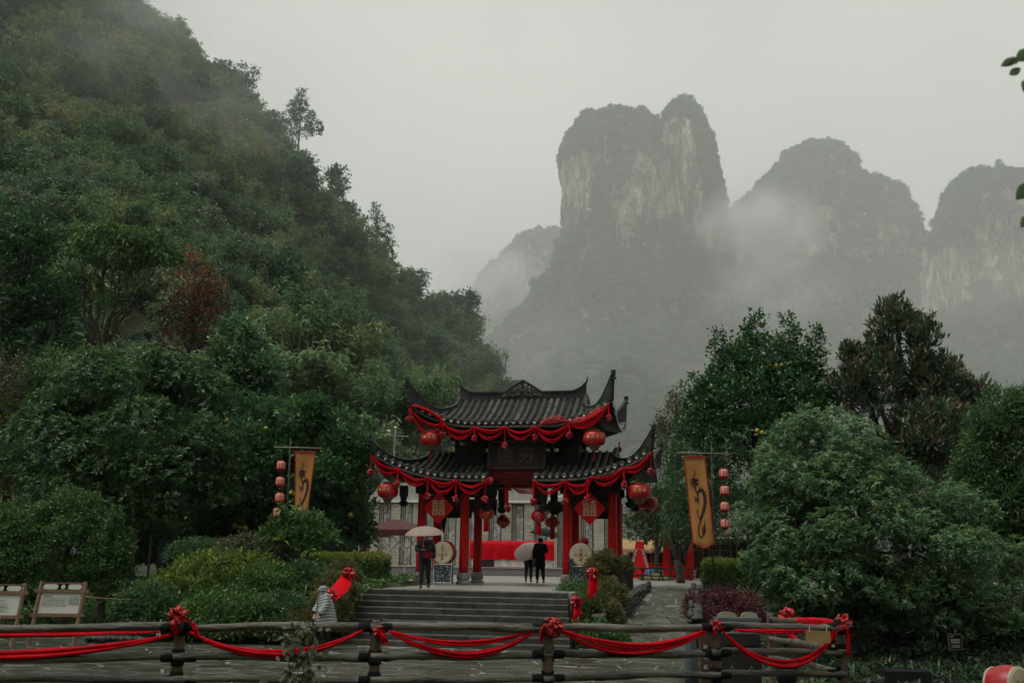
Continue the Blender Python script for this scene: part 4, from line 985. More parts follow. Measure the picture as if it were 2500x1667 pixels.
# ---- left side
Y = 36
lob = [PL_(320, 960, 130, 110, Y), PL_(200, 1000, 110, 110, Y, .4), PL_(440, 980, 100, 100, Y, .2), PL_(120, 1080, 100, 110, Y, .3), PL_(300, 1090, 170, 120, Y, -.6), PL_(470, 1100, 110, 110, Y, -.2), PL_(180, 1180, 130, 90, Y, -.5), PL_(370, 1210, 150, 90, Y, -.7), PL_(60, 1170, 90, 100, Y), PL_(520, 1190, 70, 90, Y, .2), PL_(400, 900, 60, 50, Y, .4), PL_(250, 900, 60, 50, Y, .6)]
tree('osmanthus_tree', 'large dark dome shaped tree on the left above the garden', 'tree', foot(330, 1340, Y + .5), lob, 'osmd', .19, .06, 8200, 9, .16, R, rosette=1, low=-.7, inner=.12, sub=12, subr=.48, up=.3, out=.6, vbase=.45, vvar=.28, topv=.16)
Y = 40
lob = [PL_(760, 1080, 90, 110, Y), PL_(690, 1120, 80, 100, Y, .5), PL_(830, 1130, 80, 110, Y), PL_(780, 1220, 110, 100, Y, -.4), PL_(860, 1220, 60, 90, Y), PL_(720, 1230, 70, 90, Y), PL_(820, 1300, 80, 50, Y, -.2), PL_(770, 1020, 50, 50, Y)]
T = tree('pomelo_tree', 'green pomelo tree with fruit behind the left banner', 'tree', foot(800, 1390, Y), lob, 'pom', .22, .11, 2300, 9, .2, R, low=-.8, inner=.15, sub=9, subr=.42, up=.2, vbase=.5, vvar=.28)
fruit_on(T, lob[:6], 11, R, .1)
lob = [PL_(560, 1110, 90, 90, Y), PL_(620, 1050, 80, 80, Y, .4), PL_(600, 1180, 110, 90, Y, -.3), PL_(520, 1220, 70, 80, Y), PL_(640, 1240, 80, 80, Y, -.2), PL_(560, 1280, 80, 50, Y, -.2), PL_(660, 1150, 60, 80, Y)]
T = tree('pomelo_tree', 'fruiting pomelo tree between the dark dome tree and the left lanterns', 'tree', foot(590, 1385, Y), lob, 'pom', .22, .11, 2300, 9, .2, R, low=-.8, inner=.15, sub=9, subr=.42, up=.2, vbase=.47, vvar=.28)
fruit_on(T, lob[:6], 9, R, .1)
Y = 46
lob = [PL_(580, 860, 60, 70, Y), PL_(570, 810, 36, 40, Y), PL_(540, 920, 70, 60, Y), PL_(620, 930, 70, 70, Y), PL_(580, 990, 100, 70, Y)]
tree('evergreen_tree', 'dark glossy evergreen rising behind the dome tree', 'tree', foot(580, 1380, Y), lob, 'osm', .28, .11, 1700, 8, .27, R, sub=9, subr=.42, low=-.6, up=.2, vbase=.36)
Y = 60
lob = [PL_(255, 580, 60, 30, Y), PL_(340, 590, 60, 30, Y), PL_(390, 630, 46, 34, Y), PL_(300, 630, 70, 36, Y), PL_(190, 620, 40, 24, Y), PL_(215, 690, 34, 18, Y), PL_(270, 740, 30, 14, Y), PL_(160, 680, 36, 20, Y), PL_(330, 700, 30, 16, Y)]
b = foot(240, 900, Y); bz = at(238, 880, Y).z; bb = Vector((b[0], b[1], bz - 1.5))
segs = [(wig((0, 0, -2.5), (0, 0, 1.5), 3, .05, R), .22, .2)]
for q in lob:
    tgt = Vector(q[:3]) - bb; segs.append((wig((0, 0, 1.2 + R.uniform(0, .8)), tgt, 6, .28, R), .1, .03))
    for _ in range(3): segs.append((wig(tgt * R.uniform(.5, .8), tgt + Vector((R.normal(0, 1.0), 0, R.uniform(-.3, .8))), 4, .15, R), .035, .012))
for k in range(6): segs.append((wig((0, 0, 1.5), Vector((R.uniform(-3.2, 1.5), R.uniform(-1, 1), R.uniform(2.5, 6))), 6, .25, R), .06, .015))
tree('spreading_tree', 'bare limbed spreading tree with flat bright green leaf sprays on the hill foot', 'tree', bb, lob, 'lit', .34, .12, 620, 9, .3, R, trunks=segs, up=.0, vbase=.5, droop=.3, low=-.3)
lob = [PL_(480, 690, 50, 50, 62), PL_(450, 750, 60, 60, 62), PL_(500, 770, 50, 70, 62), PL_(470, 640, 40, 26, 62), PL_(460, 830, 70, 50, 62), PL_(530, 720, 24, 40, 62)]
bb = Vector((*foot(470, 900, 62)[:2], at(470, 880, 62).z - 1))
segs = [(wig((0, 0, -2), (Vector(q[:3]) - bb), 6, .2, R), .13, .03) for q in lob] + [(wig((0, 0, 1), (Vector(lob[i % 6][:3]) - bb + Vector((R.normal(0, 1.2), 0, R.normal(0, 1.)))), 6, .2, R), .06, .015) for i in range(12)]
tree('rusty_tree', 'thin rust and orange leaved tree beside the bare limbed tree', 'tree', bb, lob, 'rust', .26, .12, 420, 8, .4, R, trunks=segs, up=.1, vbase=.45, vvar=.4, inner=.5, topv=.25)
Y = 56
lob = [PL_(60, 620, 80, 110, Y), PL_(10, 560, 70, 80, Y), PL_(90, 720, 80, 90, Y), PL_(10, 740, 90, 110, Y), PL_(70, 820, 90, 70, Y), PL_(130, 760, 50, 70, Y), PL_(-60, 680, 90, 180, Y)]
tree('evergreen_tree', 'tall dark evergreen against the left edge of the photo', 'tree', foot(40, 1340, Y), lob, 'osmd', .34, .13, 2200, 8, .35, R, sub=9, subr=.42, low=-.8, vbase=.28, vvar=.24)
Y = 46
for px, py, rx, ry, m_, lab in ((40, 920, 70, 60, 'grey', 'pale tangled shrub by the left edge below the tall evergreen'), (30, 1010, 60, 70, 'yel', 'yellow green bush at the left edge behind the dome tree'), (130, 900, 60, 50, 'lit', 'leafy shrub at the foot of the bare limbed tree'), (-20, 1100, 70, 100, 'grey', 'grey green bush cut by the left edge')):
    lob = [PL_(px, py, rx, ry, Y), PL_(px + rx * .6, py + ry * .5, rx * .7, ry * .7, Y), PL_(px - rx * .6, py + ry * .4, rx * .7, ry * .7, Y), PL_(px, py + ry, rx, ry, Y), PL_(px, py + 2.2 * ry, rx * 1.2, ry * 1.2, Y)]
    tree('shrub', lab, 'shrub', foot(px, 1340, Y), lob, m_, .2, .07, 520, 8, .26, R, low=-.8, up=.4, vbase=.5)
Y = 29.5
for k, (px, py, rx, ry, lab) in enumerate(((50, 1325, 84, 62, 'bright green bush behind the left information board'), (165, 1300, 78, 80, 'bright green bush with yellow shoots left of the tarpaulin shelter'), (262, 1345, 56, 62, 'green bush with upright yellow tips beside the tarpaulin shelter'), (-10, 1350, 80, 90, 'green bush cut off by the left edge above the boards'))):
    lob = [PL_(px, py, rx, ry, Y), PL_(px + rx * .5, py - ry * .3, rx * .5, ry * .7, Y), PL_(px - rx * .4, py - ry * .35, rx * .5, ry * .7, Y), PL_(px, py + ry * .7, rx * 1.0, ry * .8, Y), PL_(px - rx * .3, 1420, rx * .8, 50, Y), PL_(px + rx * .4, 1425, rx * .8, 50, Y)] + [PL_(px + R.uniform(-.85, .85) * rx, py - ry * R.uniform(.7, 1.1), 8, R.uniform(28, 52), Y, R.uniform(-.4, .4), .1) for _ in range(9)]
    tree('shrub', lab, 'shrub', foot(px, 1430, Y), lob, 'lit', .09, .042, 2000, 9, .11, R, sub=7, subr=.5, low=-.8, up=.7, out=.5, vbase=.36, vvar=.4, topv=.2)
# loquat sapling with long upright leaves
Y = 30
lob = [PL_(690, 1292, 30, 30, Y), PL_(760, 1285, 36, 30, Y), PL_(720, 1325, 56, 36, Y), PL_(790, 1318, 34, 28, Y), PL_(660, 1325, 30, 30, Y), PL_(735, 1262, 14, 20, Y), PL_(685, 1258, 12, 18, Y)]
tree('loquat_sapling', 'young loquat with long upright leaves in front of the left banner', 'shrub', foot(725, 1400, Y), lob, 'lit', .27, .075, 200, 7, .1, R, low=-.5, up=.8, vbase=.5, vvar=.35, droop=.18)
# shrubs that cover the left bank
for px, py, rx, ry, Y, m_, lab, L in ((560, 1390, 120, 40, 29.5, 'yel', 'yellow green creeper mound on the left bank', .12), (470, 1430, 90, 40, 28.6, 'yel', 'green leafy mound above the strap leaved plant', .11), (620, 1360, 90, 50, 30.2, 'grey', 'grey green bush below the loquat sapling', .12), (650, 1440, 90, 50, 28.6, 'lit', 'broad leafy shrub in the middle of the left bank', .12), (560, 1490, 110, 44, 27.4, 'lit', 'low leafy shrub at the foot of the left bank', .11), (700, 1500, 70, 46, 27.2, 'osmd', 'dark leafy shrub behind the person in the striped raincoat', .11), (740, 1420, 70, 40, 29, 'osmd', 'dark green shrub under the left hedge', .12), (370, 1480, 80, 46, 27.6, 'osmd', 'dark shrub behind the fallen branch', .11), (815, 1440, 48, 32, 28.4, 'fern', 'brownish juniper beside the top of the stairs', .14), (795, 1490, 50, 34, 27.4, 'fern', 'olive juniper halfway down the stairs', .14), (838, 1402, 30, 28, 29, 'fern', 'small rusty juniper by the upper red bow', .13), (745, 1520, 46, 30, 26.8, 'fern', 'green juniper at the foot of the stairs', .13), (500, 1345, 80, 24, 31, 'osmd', 'dark bush in front of the tarpaulin shelter', .1), (330, 1310, 80, 50, 39, 'osmd', 'dark bush behind the corrugated sheet', .16), (430, 1300, 90, 46, 40, 'osmd', 'dark bush behind the tarpaulin shelter', .16), (520, 1310, 70, 40, 41, 'osmd', 'dark bush right of the tarpaulin shelter', .16), (230, 1330, 80, 50, 38, 'osmd', 'dark bush in the shade behind the bright shrubs', .16)):
    lob = [PL_(px, py, rx, ry, Y), PL_(px + rx * .55, py + ry * .3, rx * .6, ry * .8, Y, -.2), PL_(px - rx * .55, py + ry * .3, rx * .6, ry * .8, Y, -.2), PL_(px, py + ry * .7, rx * .9, ry * .8, Y, -.3)]
    w = L * (.22 if m_ == 'fern' else .5)
    tree('shrub', lab, 'shrub', foot(px, py + ry * 1.2, Y), lob, m_, L, w, int(5.2 * (rx * ry) ** .5 * 7 * .6), 9, .13, R, low=-.6, up=.35, vbase=.5, vvar=.36)
# strap leaved plants
def strap_plant(label, p, n, L, W, rng, mat='blade', group=None, vb=.5, name='strap_plant'):
    a = rng.uniform(0, 6.28, n); el = rng.uniform(.5, 1.35, n); D0 = np.stack([np.cos(a) * np.cos(el), np.sin(a) * np.cos(el), np.sin(el)], 1)
    V, Fc, vv = [], [], []; ns = 6
    for i in range(n):
        l = L * rng.uniform(.6, 1.15); d = D0[i].copy(); q = np.array([rng.normal(0, .05), rng.normal(0, .05), 0]); side = np.array([-math.sin(a[i]), math.cos(a[i]), 0]); b = len(V)
        for k in range(ns + 1):
            w = W * math.sin(math.pi * (.12 + .86 * k / ns)) ** .8 * .5
            V += [q - side * w, q + side * w]; q = q + d / np.linalg.norm(d) * (l / ns); d = d + np.array([0, 0, -.34])
        for k in range(ns): Fc.append((b + 2 * k, b + 2 * k + 1, b + 2 * k + 3, b + 2 * k + 2)); vv.append(np.clip(vb + rng.normal(0, .2), 0, 1))
    me = np_mesh('blades', np.array(V), np.array(Fc), 4, attr={'v': np.array(vv)})
    t = link(name, me, LM[mat]); t.location = p; tag(t, label, 'plant', group); return t
for px, py, Y, lab in ((395, 1525, 27.2, 'strap leaved clump at the foot of the left bank'), (430, 1500, 27.6, 'tall arching strap leaved clump on the left bank'), (745, 1440, 28.4, 'pale strap leaved clump behind the striped raincoat')):
    p = at(px, py, Y); strap_plant(lab, (p.x, p.y, p.z - .15), 46, .75, .05, R, 'blade', None, .6)
# low cover on the bank and under the trees: nobody could count it
def cover(name, label, n, box, mat, L, W, rng, hmax=.18, ok=None, vb=.45):
    x = rng.uniform(box[0], box[1], n); y = rng.uniform(box[2], box[3], n); k = np.ones(n, bool) if ok is None else ok(x, y); x, y = x[k], y[k]; n = len(x)
    z = ground_h(x, y) + rng.uniform(0, hmax, n) * (.4 + .6 * (vnoise(x + 70, y + 70, 1.2, 8, 2) > 0))
    D = rng.normal(0, 1, (n, 3)); D[:, 2] = np.abs(D[:, 2]) * .6; s = rng.uniform(.7, 1.4, n)
    me = leaves_mesh(name, np.stack([x, y, z], 1), D, np.array([0, 0, 1.]) + rng.normal(0, .4, (n, 3)), L * s, W * s, np.clip(vb + .25 * vnoise(x + 20, y, 1.6, 3, 2) + rng.normal(0, .16, n), 0, 1), droop=.15)
    o = link(name, me, LM[mat]); return tag(o, label, 'ground cover', None, 'stuff')
def gu(x, y):
    dx, dy = x - GX, y - GY; c, s = math.cos(PSI), math.sin(PSI); return dx * c - dy * s, dx * s + dy * c
def okL(x, y): u, v = gu(x, y); return (u < UL - .25) & (v > -11.0) & (v < 2) & ~((u > -5.8) & (v > -2.2))
cover('bank_ground_cover', 'low green creepers covering the left bank', 60000, (-22, -3, 26, 40), 'lit', .13, .07, R, .22, okL)
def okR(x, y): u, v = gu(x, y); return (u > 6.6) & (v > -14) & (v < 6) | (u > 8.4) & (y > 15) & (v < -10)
cover('right_ground_cover', 'dark undergrowth leaves below the big tree on the right', 42000, (5, 20, 14.5, 40), 'dark', .16, .05, R, .3, okR, .4)  # the tree shade here is put into the leaf colour
def okB(x, y): u, v = gu(x, y); return (u > 2.95) & (u < u_left(v) - .18) & (v > -10.6) & (v < -.9)
cover('bed_ground_cover', 'low leaves covering the bed between stairs and ramp', 7000, (1, 7, 25, 38), 'lit', .1, .05, R, .12, okB)
# ---- hedges
def hedge(label, u0, u1, v0, v1, z0, z1, mat, n, rng, L=.07):
    c = G((u0 + u1) / 2, (v0 + v1) / 2, z0); t = thing('hedge', label, 'hedge', c, -PSI)
    du, dv, h = (u1 - u0) / 2, (v1 - v0) / 2, z1 - z0
    # points on the clipped box faces
    f = rng.random(n); P = np.stack([rng.uniform(-du, du, n), rng.uniform(-dv, dv, n), rng.uniform(.05, h, n)], 1); O = np.zeros((n, 3))
    top = f < .42; fr = (f >= .42) & (f < .72); sr = (f >= .72) & (f < .86); sl = f >= .86
    P[top, 2] = h + rng.normal(0, .03, top.sum()); O[top] = (0, 0, 1); P[fr, 1] = -dv + rng.normal(0, .04, fr.sum()); O[fr] = (0, -1, .3); P[sr, 0] = du + rng.normal(0, .04, sr.sum()); O[sr] = (1, 0, .3); P[sl, 0] = -du + rng.normal(0, .04, sl.sum()); O[sl] = (-1, 0, .3)
    P[:, 2] += .06 * vnoise(P[:, 0] * 3 + 30, P[:, 1] * 3 + 30, 1, 2, 2) * (P[:, 2] > .5 * h)
    idx = np.repeat(np.arange(n), 5); m = len(idx); D = unit(O[idx] + rng.normal(0, .7, (m, 3)) + np.array([0, 0, .3])); s = rng.uniform(.7, 1.3, m)
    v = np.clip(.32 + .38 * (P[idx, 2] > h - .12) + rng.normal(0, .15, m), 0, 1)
    me = leaves_mesh('foliage', P[idx] + rng.normal(0, .03, (m, 3)), D, O[idx] + rng.normal(0, .5, (m, 3)), L * s, L * .5 * s, v); link('foliage', me, LM[mat], t)
    mb = MB(); mb.box((0, 0, h * .45), (2 * du - .12, 2 * dv - .12, h * .85)); 
    rgx = np.random.default_rng(2); segs = [(wig((x, y, -.05), (x + rgx.normal(0, .1), y, h * .8), 3, .05, rgx), .03, .012) for x in np.linspace(-du + .15, du - .15, int(du * 5)) for y in (-dv * .5, dv * .5)]
    link('stems', trunk_mesh('stems', segs, 5), M_BARK, t)
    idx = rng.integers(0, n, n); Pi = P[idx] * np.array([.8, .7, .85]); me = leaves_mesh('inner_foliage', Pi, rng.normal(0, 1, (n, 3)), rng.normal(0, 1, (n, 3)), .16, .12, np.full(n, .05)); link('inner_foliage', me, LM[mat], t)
    return t
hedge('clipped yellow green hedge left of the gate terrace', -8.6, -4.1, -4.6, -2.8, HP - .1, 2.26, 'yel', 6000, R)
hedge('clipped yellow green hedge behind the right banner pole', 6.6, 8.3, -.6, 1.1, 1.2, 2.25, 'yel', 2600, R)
# ---- right beds
Y = 30
for px, py, rx, ry, Y, m_, lab, L in ((1745, 1475, 70, 40, 30.5, 'red', 'dark red nandina shrub at the corner of the ramp', .075), (1830, 1490, 70, 40, 30.2, 'red', 'purple red nandina shrub under the big tree', .075), (1750, 1510, 60, 26, 29.6, 'red', 'low crimson nandina shrub by the ramp foot', .07), (1410, 1440, 46, 26, 31, 'lit', 'small leaved green bush at the top right of the stairs', .07), (1478, 1450, 44, 32, 30.5, 'fern', 'yellow green juniper below the potted plant', .15), (1440, 1490, 60, 36, 29.2, 'fern', 'golden juniper in the bed right of the stairs', .15), (1472, 1500, 42, 36, 28.6, 'fern', 'arching olive juniper beside the cobble wall', .15), (1440, 1545, 60, 28, 27.2, 'lit', 'low green shrub at the foot of the planted bed', .08), (1440, 1475, 26, 26, 28.6, 'pom', 'small dark leafed rose bush in the bed by the red bow', .07), (1490, 1555, 40, 20, 27.2, 'lit', 'creeping plant at the foot of the cobble wall', .07)):
    lob = [PL_(px, py, rx, ry, Y), PL_(px + rx * .5, py + ry * .3, rx * .6, ry * .8, Y, -.1), PL_(px - rx * .5, py + ry * .3, rx * .6, ry * .8, Y, -.1), PL_(px, py + ry * .8, rx * .9, ry * .8, Y, -.1)]
    w = L * (.2 if m_ == 'fern' else .5)
    tree('shrub', lab, 'shrub', foot(px, py + ry, Y), lob, m_, L, w, int(rx * ry * .2 + 220), 9, .1, R, low=-.7, up=.4, vbase=.5, vvar=.36)
for i in range(26):
    px, Yp = R.uniform(1960, 2520), R.uniform(18, 24); p = at(px, 1500, Yp); z = gz(p.x, p.y)
    strap_plant('dark arching grass clump under the big tree on the right', (p.x, p.y, z), 40, R.uniform(.5, .8), .028, R, 'blade', 'grass clumps under the big tree', R.uniform(.25, .5), 'grass_clump')
for px, py, Y, v in ((1880, 1650, 19, .7), (1940, 1655, 18.4, .75), (1700, 1590, 20.5, .75), (1985, 1640, 18, .7), (1905, 1600, 19.4, .65)):
    p = at(px, py, Y); strap_plant({1880: 'bright grass clump between the litter bin and the black pot', 1940: 'bright grass clump right of the black pot', 1700: 'bright grass clump between the slate post and the pillar sign', 1985: 'bright grass clump by the fence corner', 1905: 'bright grass clump behind the black pot'}[px], (p.x, p.y, max(p.z - .35, gz(p.x, p.y))), 55, .62, .03, R, 'blade', 'bright grass clumps by the bins', v, 'grass_clump')

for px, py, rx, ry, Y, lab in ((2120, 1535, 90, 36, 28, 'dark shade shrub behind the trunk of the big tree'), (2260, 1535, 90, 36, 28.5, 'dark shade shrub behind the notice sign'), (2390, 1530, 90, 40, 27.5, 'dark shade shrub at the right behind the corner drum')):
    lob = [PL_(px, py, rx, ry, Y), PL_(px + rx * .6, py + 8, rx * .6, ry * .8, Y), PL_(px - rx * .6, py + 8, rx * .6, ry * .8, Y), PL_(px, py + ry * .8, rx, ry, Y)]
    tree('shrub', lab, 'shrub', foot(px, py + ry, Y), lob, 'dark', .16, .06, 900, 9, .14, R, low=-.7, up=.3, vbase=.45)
# ---- sparse tall trees breaking the hill skyline
def skyline_tree(label, lobes, Y, base, rng, n, mat='grey'):
    lob = [PL_(*q, Y) for q in lobes]; b = at(*base, Y); segs = [(wig((0, 0, -1), tuple(Vector(lob[0][:3]) - b + Vector((0, 0, lob[0][5] * .7))), 6, .15, rng), .32, .05)]
    for q in lob[1:]:
        c = Vector(q[:3]) - b; segs.append((wig((c.x * .1, 0, c.z - abs(c.x) * .4), tuple(c), 4, .12, rng), .12, .03))
    return tree('skyline_tree', label, 'tree', b, lob, mat, .75, .36, int(n * 1.7), 8, .6, rng, trunks=segs, group='tall trees on the hill skyline', up=.15, vbase=.3, vvar=.25, low=-.8, inner=.3)
RS = np.random.default_rng(55)
skyline_tree('tall lone feathery tree on the skyline high up the hill', [(735, 236, 16, 20), (728, 262, 26, 18), (742, 285, 30, 16), (712, 288, 26, 15), (692, 300, 18, 9), (768, 306, 24, 9), (735, 318, 34, 14), (780, 318, 14, 7), (680, 288, 8, 8)], 291, (728, 360), RS, 240, 'osmd')
skyline_tree('dark tall conifer on the skyline halfway down the hill', [(918, 512, 10, 18), (922, 540, 20, 16), (938, 560, 22, 12), (912, 570, 24, 14), (936, 590, 26, 14), (915, 606, 28, 14), (940, 622, 24, 14), (925, 640, 30, 12)], 291, (925, 680), RS, 260, 'osmd')
skyline_tree('short dark conifer on the lower hill skyline', [(1003, 672, 10, 14), (1000, 692, 18, 14), (1012, 712, 22, 14), (995, 728, 24, 14)], 305, (1003, 760), RS, 150, 'osmd')
# ================================================================== cloth, lanterns, boards and banners on the gate
rg = np.random.default_rng(15)
def gl(u, v, z): return G(u, v, HP + z)
def swag(mb, a, b, drop, r, n=16, wob=.012, phase=0.):
    """gathered cloth: a few strands that twist round each other and pull together at the ends"""
    a, b = Vector(a), Vector(b)
    for q in range(3):
        pts = []; w = 2.1 * q + phase
        for k in range(n + 1):
            t = k / n; g = math.sin(math.pi * t); p = a.lerp(b, t); p.z -= drop * 4 * t * (1 - t) * (1 + .05 * math.sin(w)); p += Vector((0, wob * math.sin(7 * t + phase) - r * .45 * math.sin(w + 2.2 * t) * g, r * .62 * math.cos(w + 2.2 * t) * g + wob * .6 * math.sin(11 * t + phase))); pts.append(p)
        mb.tube(pts, [r * (.42 + .3 * math.sin(math.pi * (.12 + .76 * k / n)) + .05 * math.sin(k * 1.9 + w)) for k in range(n + 1)], 6, sq=.8)
def bloom_mesh(rng, r=.13, n=46):
    """a rosette of crumpled cloth loops"""
    mb = MB()
    for i in range(n):
        d = Vector(sphere_dirs(1, rng)[0].tolist()); s = d.orthogonal().normalized(); s.rotate(Matrix.Rotation(rng.uniform(0, 6.28), 3, d)); w = r * rng.uniform(.2, .36)
        k = d.cross(s); P = []
        for a in range(7):
            t = a / 6; c = d * (r * (.25 + .75 * math.sin(math.pi * t))) + s * (r * .55 * (t - .5)); tw = k * w * .5
            P.append([c - tw, c + tw + d * rng.normal(0, .01)])
        mb.grid(P)
    return mb.mesh('bloom', True)
BLOOMS = [bloom_mesh(np.random.default_rng(40 + i)) for i in range(3)]
for b in BLOOMS: b.materials.append(mk('crumpled red satin', (.50, .012, .012), (.28, .004, .006), 14, .3, .5, 40, spec=.5))
def cloth_flower(label, p, top, s=1.0, group='red cloth flower balls hung from the eaves'):
    """a ribbon and the flower ball it carries"""
    t = thing('cloth_flower', label, 'cloth flower', p, rg.uniform(0, 6), group)
    o = link('bloom', BLOOMS[rg.integers(3)], None, t); o.scale = (s, s, s)
    if top > .02:
        mb = MB(); mb.box((0, 0, top / 2), (.055, .012, top)); mb.obj('ribbon', M_RED2, t)
    return t
# ---- garlands along the eaves: (points on the eave, drops), two strands each
def eave(tier, u):
    s = -1 if u < 0 else 1; S, ve, zz, _ = tier[s]; a = abs(u); return gl(u, -(ve(a) + .05), zz(a, 1) - .16)
def garland(label, tier, us, drops, mat=M_RED):
    p0 = eave(tier, us[len(us) // 2]); t = thing('garland', label, 'garland', p0, 0, 'red cloth garlands along the eaves')
    for i in range(len(us) - 1):
        a, b = eave(tier, us[i]) - p0, eave(tier, us[i + 1]) - p0; d = drops[i]
        mb = MB(); swag(mb, a, b, d * 1.12, .05, phase=i); mb.obj('swag', mat, t, True)
        mb = MB(); o = Vector((0, -.05, 0)); swag(mb, a + o, b + o, d * (.5 + .12 * math.sin(i * 2.3)), .044, phase=i + 2); swag(mb, a + o * .6, b + o * .6, d * (.62 + .1 * math.sin(i * 1.7)), .022, phase=i + 4); mb.obj('swag', mat, t, True)
        mb = MB(); mb.lathe([(.02, -.07), (.055, -.04), (.06, .02), (.03, .06)], 8, tuple(b)); mb.obj('knot', mat, t, True)
    return t
UU = [-3.55, -2.42, -1.28, -.18, .88, 2.1, 3.5]
garland('red garland swagged along the upper roof eave', UP, UU, [.55, .42, .36, .38, .48, .35])
LL = [-4.9, -3.98, -2.92, -1.9, -.85]; garland('red garland swagged along the left lower eave', LO, LL, [.34, .36, .42, .38])
LR = [.85, 1.95, 2.9, 3.98, 4.9]; garland('red garland swagged along the right lower eave', LO, LR, [.36, .42, .34, .3])
for u, l, lab, s in ((-3.55, .42, 'flower ball hanging from the left tip of the upper eave', 1), (-2.42, .42, 'flower ball beside the upper left lantern', 1), (-1.28, .40, 'flower ball left of centre under the upper eave', 1), (-.18, .66, 'longest hanging flower ball above the name board', 1), (.88, .38, 'flower ball right of centre under the upper eave', 1), (2.1, .40, 'flower ball beside the upper right lantern', 1), (3.5, .42, 'flower ball hanging from the right tip of the upper eave', 1)):
    p = eave(UP, u); cloth_flower(lab, p - Vector((0, .06, l)), l, s)
for u, l, lab in ((-4.9, .62, 'flower ball hanging from the left tip of the lower eave'), (-3.98, .55, 'dark flower ball in front of the lower left lantern'), (-2.92, .66, 'flower ball left of the left happiness board'), (-1.9, .64, 'flower ball right of the left happiness board'), (-.85, .64, 'flower ball at the inner end of the left lower eave'), (.85, .72, 'flower ball at the inner end of the right lower eave'), (1.95, .72, 'flower ball left of the right happiness board'), (2.72, .7, 'flower ball over the top of the right happiness board'), (3.98, .56, 'flower ball beside the lower right lantern'), (4.9, .6, 'flower ball hanging from the right tip of the lower eave')):
    p = eave(LO, u); cloth_flower(lab, p - Vector((0, .06, l)), l, 1.05)
for u, v, z, l, lab in ((-.22, -1.5, 2.62, 1.0, 'small flower ball on a long ribbon in the central bay'), (3.4, 2.6, 5.15, .3, 'flower ball at the rear right corner of the upper roof'), (4.85, 2.3, 2.9, .5, 'flower ball at the rear right corner of the lower roof'), (-3.9, 1.8, 2.62, .5, 'flower ball under the lower left lantern at the back'), (1.0, 1.3, 3.0, .3, 'flower ball above the small back lantern')):
    cloth_flower(lab, gl(u, v, z), l, .95)
# loose cloths: gauze over the upper right eave, swag over the upper left eave, drapes under the name board
def cloth_sheet(name, label, rows, mat, wob=.05, cat='drape'):
    """rows: list of polylines of world points, lofted and rippled"""
    m = 18; P = []
    for i in range(m + 1):
        t = i / m * (len(rows) - 1); k = min(int(t), len(rows) - 2); f = t - k; row = []
        for j in range(m + 1):
            q = j / m * (len(rows[k]) - 1); a = min(int(q), len(rows[k]) - 2); g = q - a
            A = rows[k][a].lerp(rows[k][a + 1], g); B = rows[k + 1][a].lerp(rows[k + 1][a + 1], g); p = A.lerp(B, f)
            p = p + Vector((0, -wob * abs(math.sin(9 * f + 5 * g + 3 * i / m)) * math.sin(math.pi * min(1, max(0, i / m))), wob * .5 * math.sin(13 * j / m + i * .7))); row.append(p)
        P.append(row)
    c = P[m // 2][m // 2]; mb = MB(); mb.grid([[p - c for p in r] for r in P]); o = mb.obj(name, mat, None, True); o.location = c; tag(o, label, cat); return o
def eu(u, dz=0, dv=0): p = eave(UP, u); return p + Vector((0, -.05 - dv, .12 + dz))
cloth_sheet('gauze_drape', 'sheer red gauze stretched over the right corner of the upper eave', [[eu(2.1, -.02), eu(2.6, .02), eu(3.1, .05), eu(3.52, -.02)], [eu(2.1, -.12), eu(2.6, -.36), eu(3.1, -.42), eu(3.5, -.12)]], M_SHEER, .06)
cloth_sheet('gauze_drape', 'small peak of red gauze lifted over the upper eave tiles', [[eu(1.0, -.05), eu(1.4, .24), eu(1.8, .22), eu(2.1, .0)], [eu(1.0, -.12), eu(1.4, -.02), eu(1.8, -.05), eu(2.1, -.1)]], M_SHEER, .05)
def tube_thing(name, label, pts, rad, mat, cat, n=8, sq=1.0):
    c = pts[0]; mb = MB(); mb.tube([p - c for p in pts], rad, n, sq=sq); o = mb.obj(name, mat, None, True); o.location = c; return tag(o, label, cat)
tube_thing('cloth_swag', 'red cloth thrown over the tiles of the upper left eave', [eu(-3.5, -.02), eu(-3.3, .08), eu(-3.0, .12), eu(-2.75, .1), eu(-2.5, .0), eu(-2.4, -.22), eu(-2.42, -.42)], [.05, .07, .08, .075, .08, .08, .06], M_RED2, 'drape', sq=.7)
cloth_sheet('plaque_drape', 'dark red cloth stretched below the name board', [[gl(-.86, -1.82, 4.02), gl(-.2, -1.85, 4.0), gl(.5, -1.85, 4.0), gl(1.12, -1.82, 4.02)], [gl(-.74, -1.7, 3.62), gl(-.2, -1.72, 3.46), gl(.5, -1.72, 3.48), gl(.98, -1.7, 3.66)]], M_DRED, .04)
cloth_sheet('sheer_valance', 'sheer red valance hanging in the central bay', [[gl(-.3, -1.45, 3.55), gl(.1, -1.45, 3.5), gl(.6, -1.45, 3.5), gl(.95, -1.45, 3.52)], [gl(-.2, -1.4, 3.42), gl(.15, -1.4, 3.2), gl(.6, -1.4, 3.12), gl(.95, -1.4, 3.3)]], M_SHEER, .03)
cloth_sheet('red_streamer', 'long red streamer hanging from the left of the central bay', [[gl(-.32, -1.5, 3.6), gl(-.22, -1.5, 3.6)], [gl(-.34, -1.5, 3.1), gl(-.18, -1.5, 3.12)], [gl(-.26, -1.5, 2.72), gl(-.18, -1.5, 2.74)]], M_RED, .02)
cloth_flower('crumpled red bundle at the inner end of the left lower eave', gl(-.72, -2.25, 3.55), .0, 1.25)
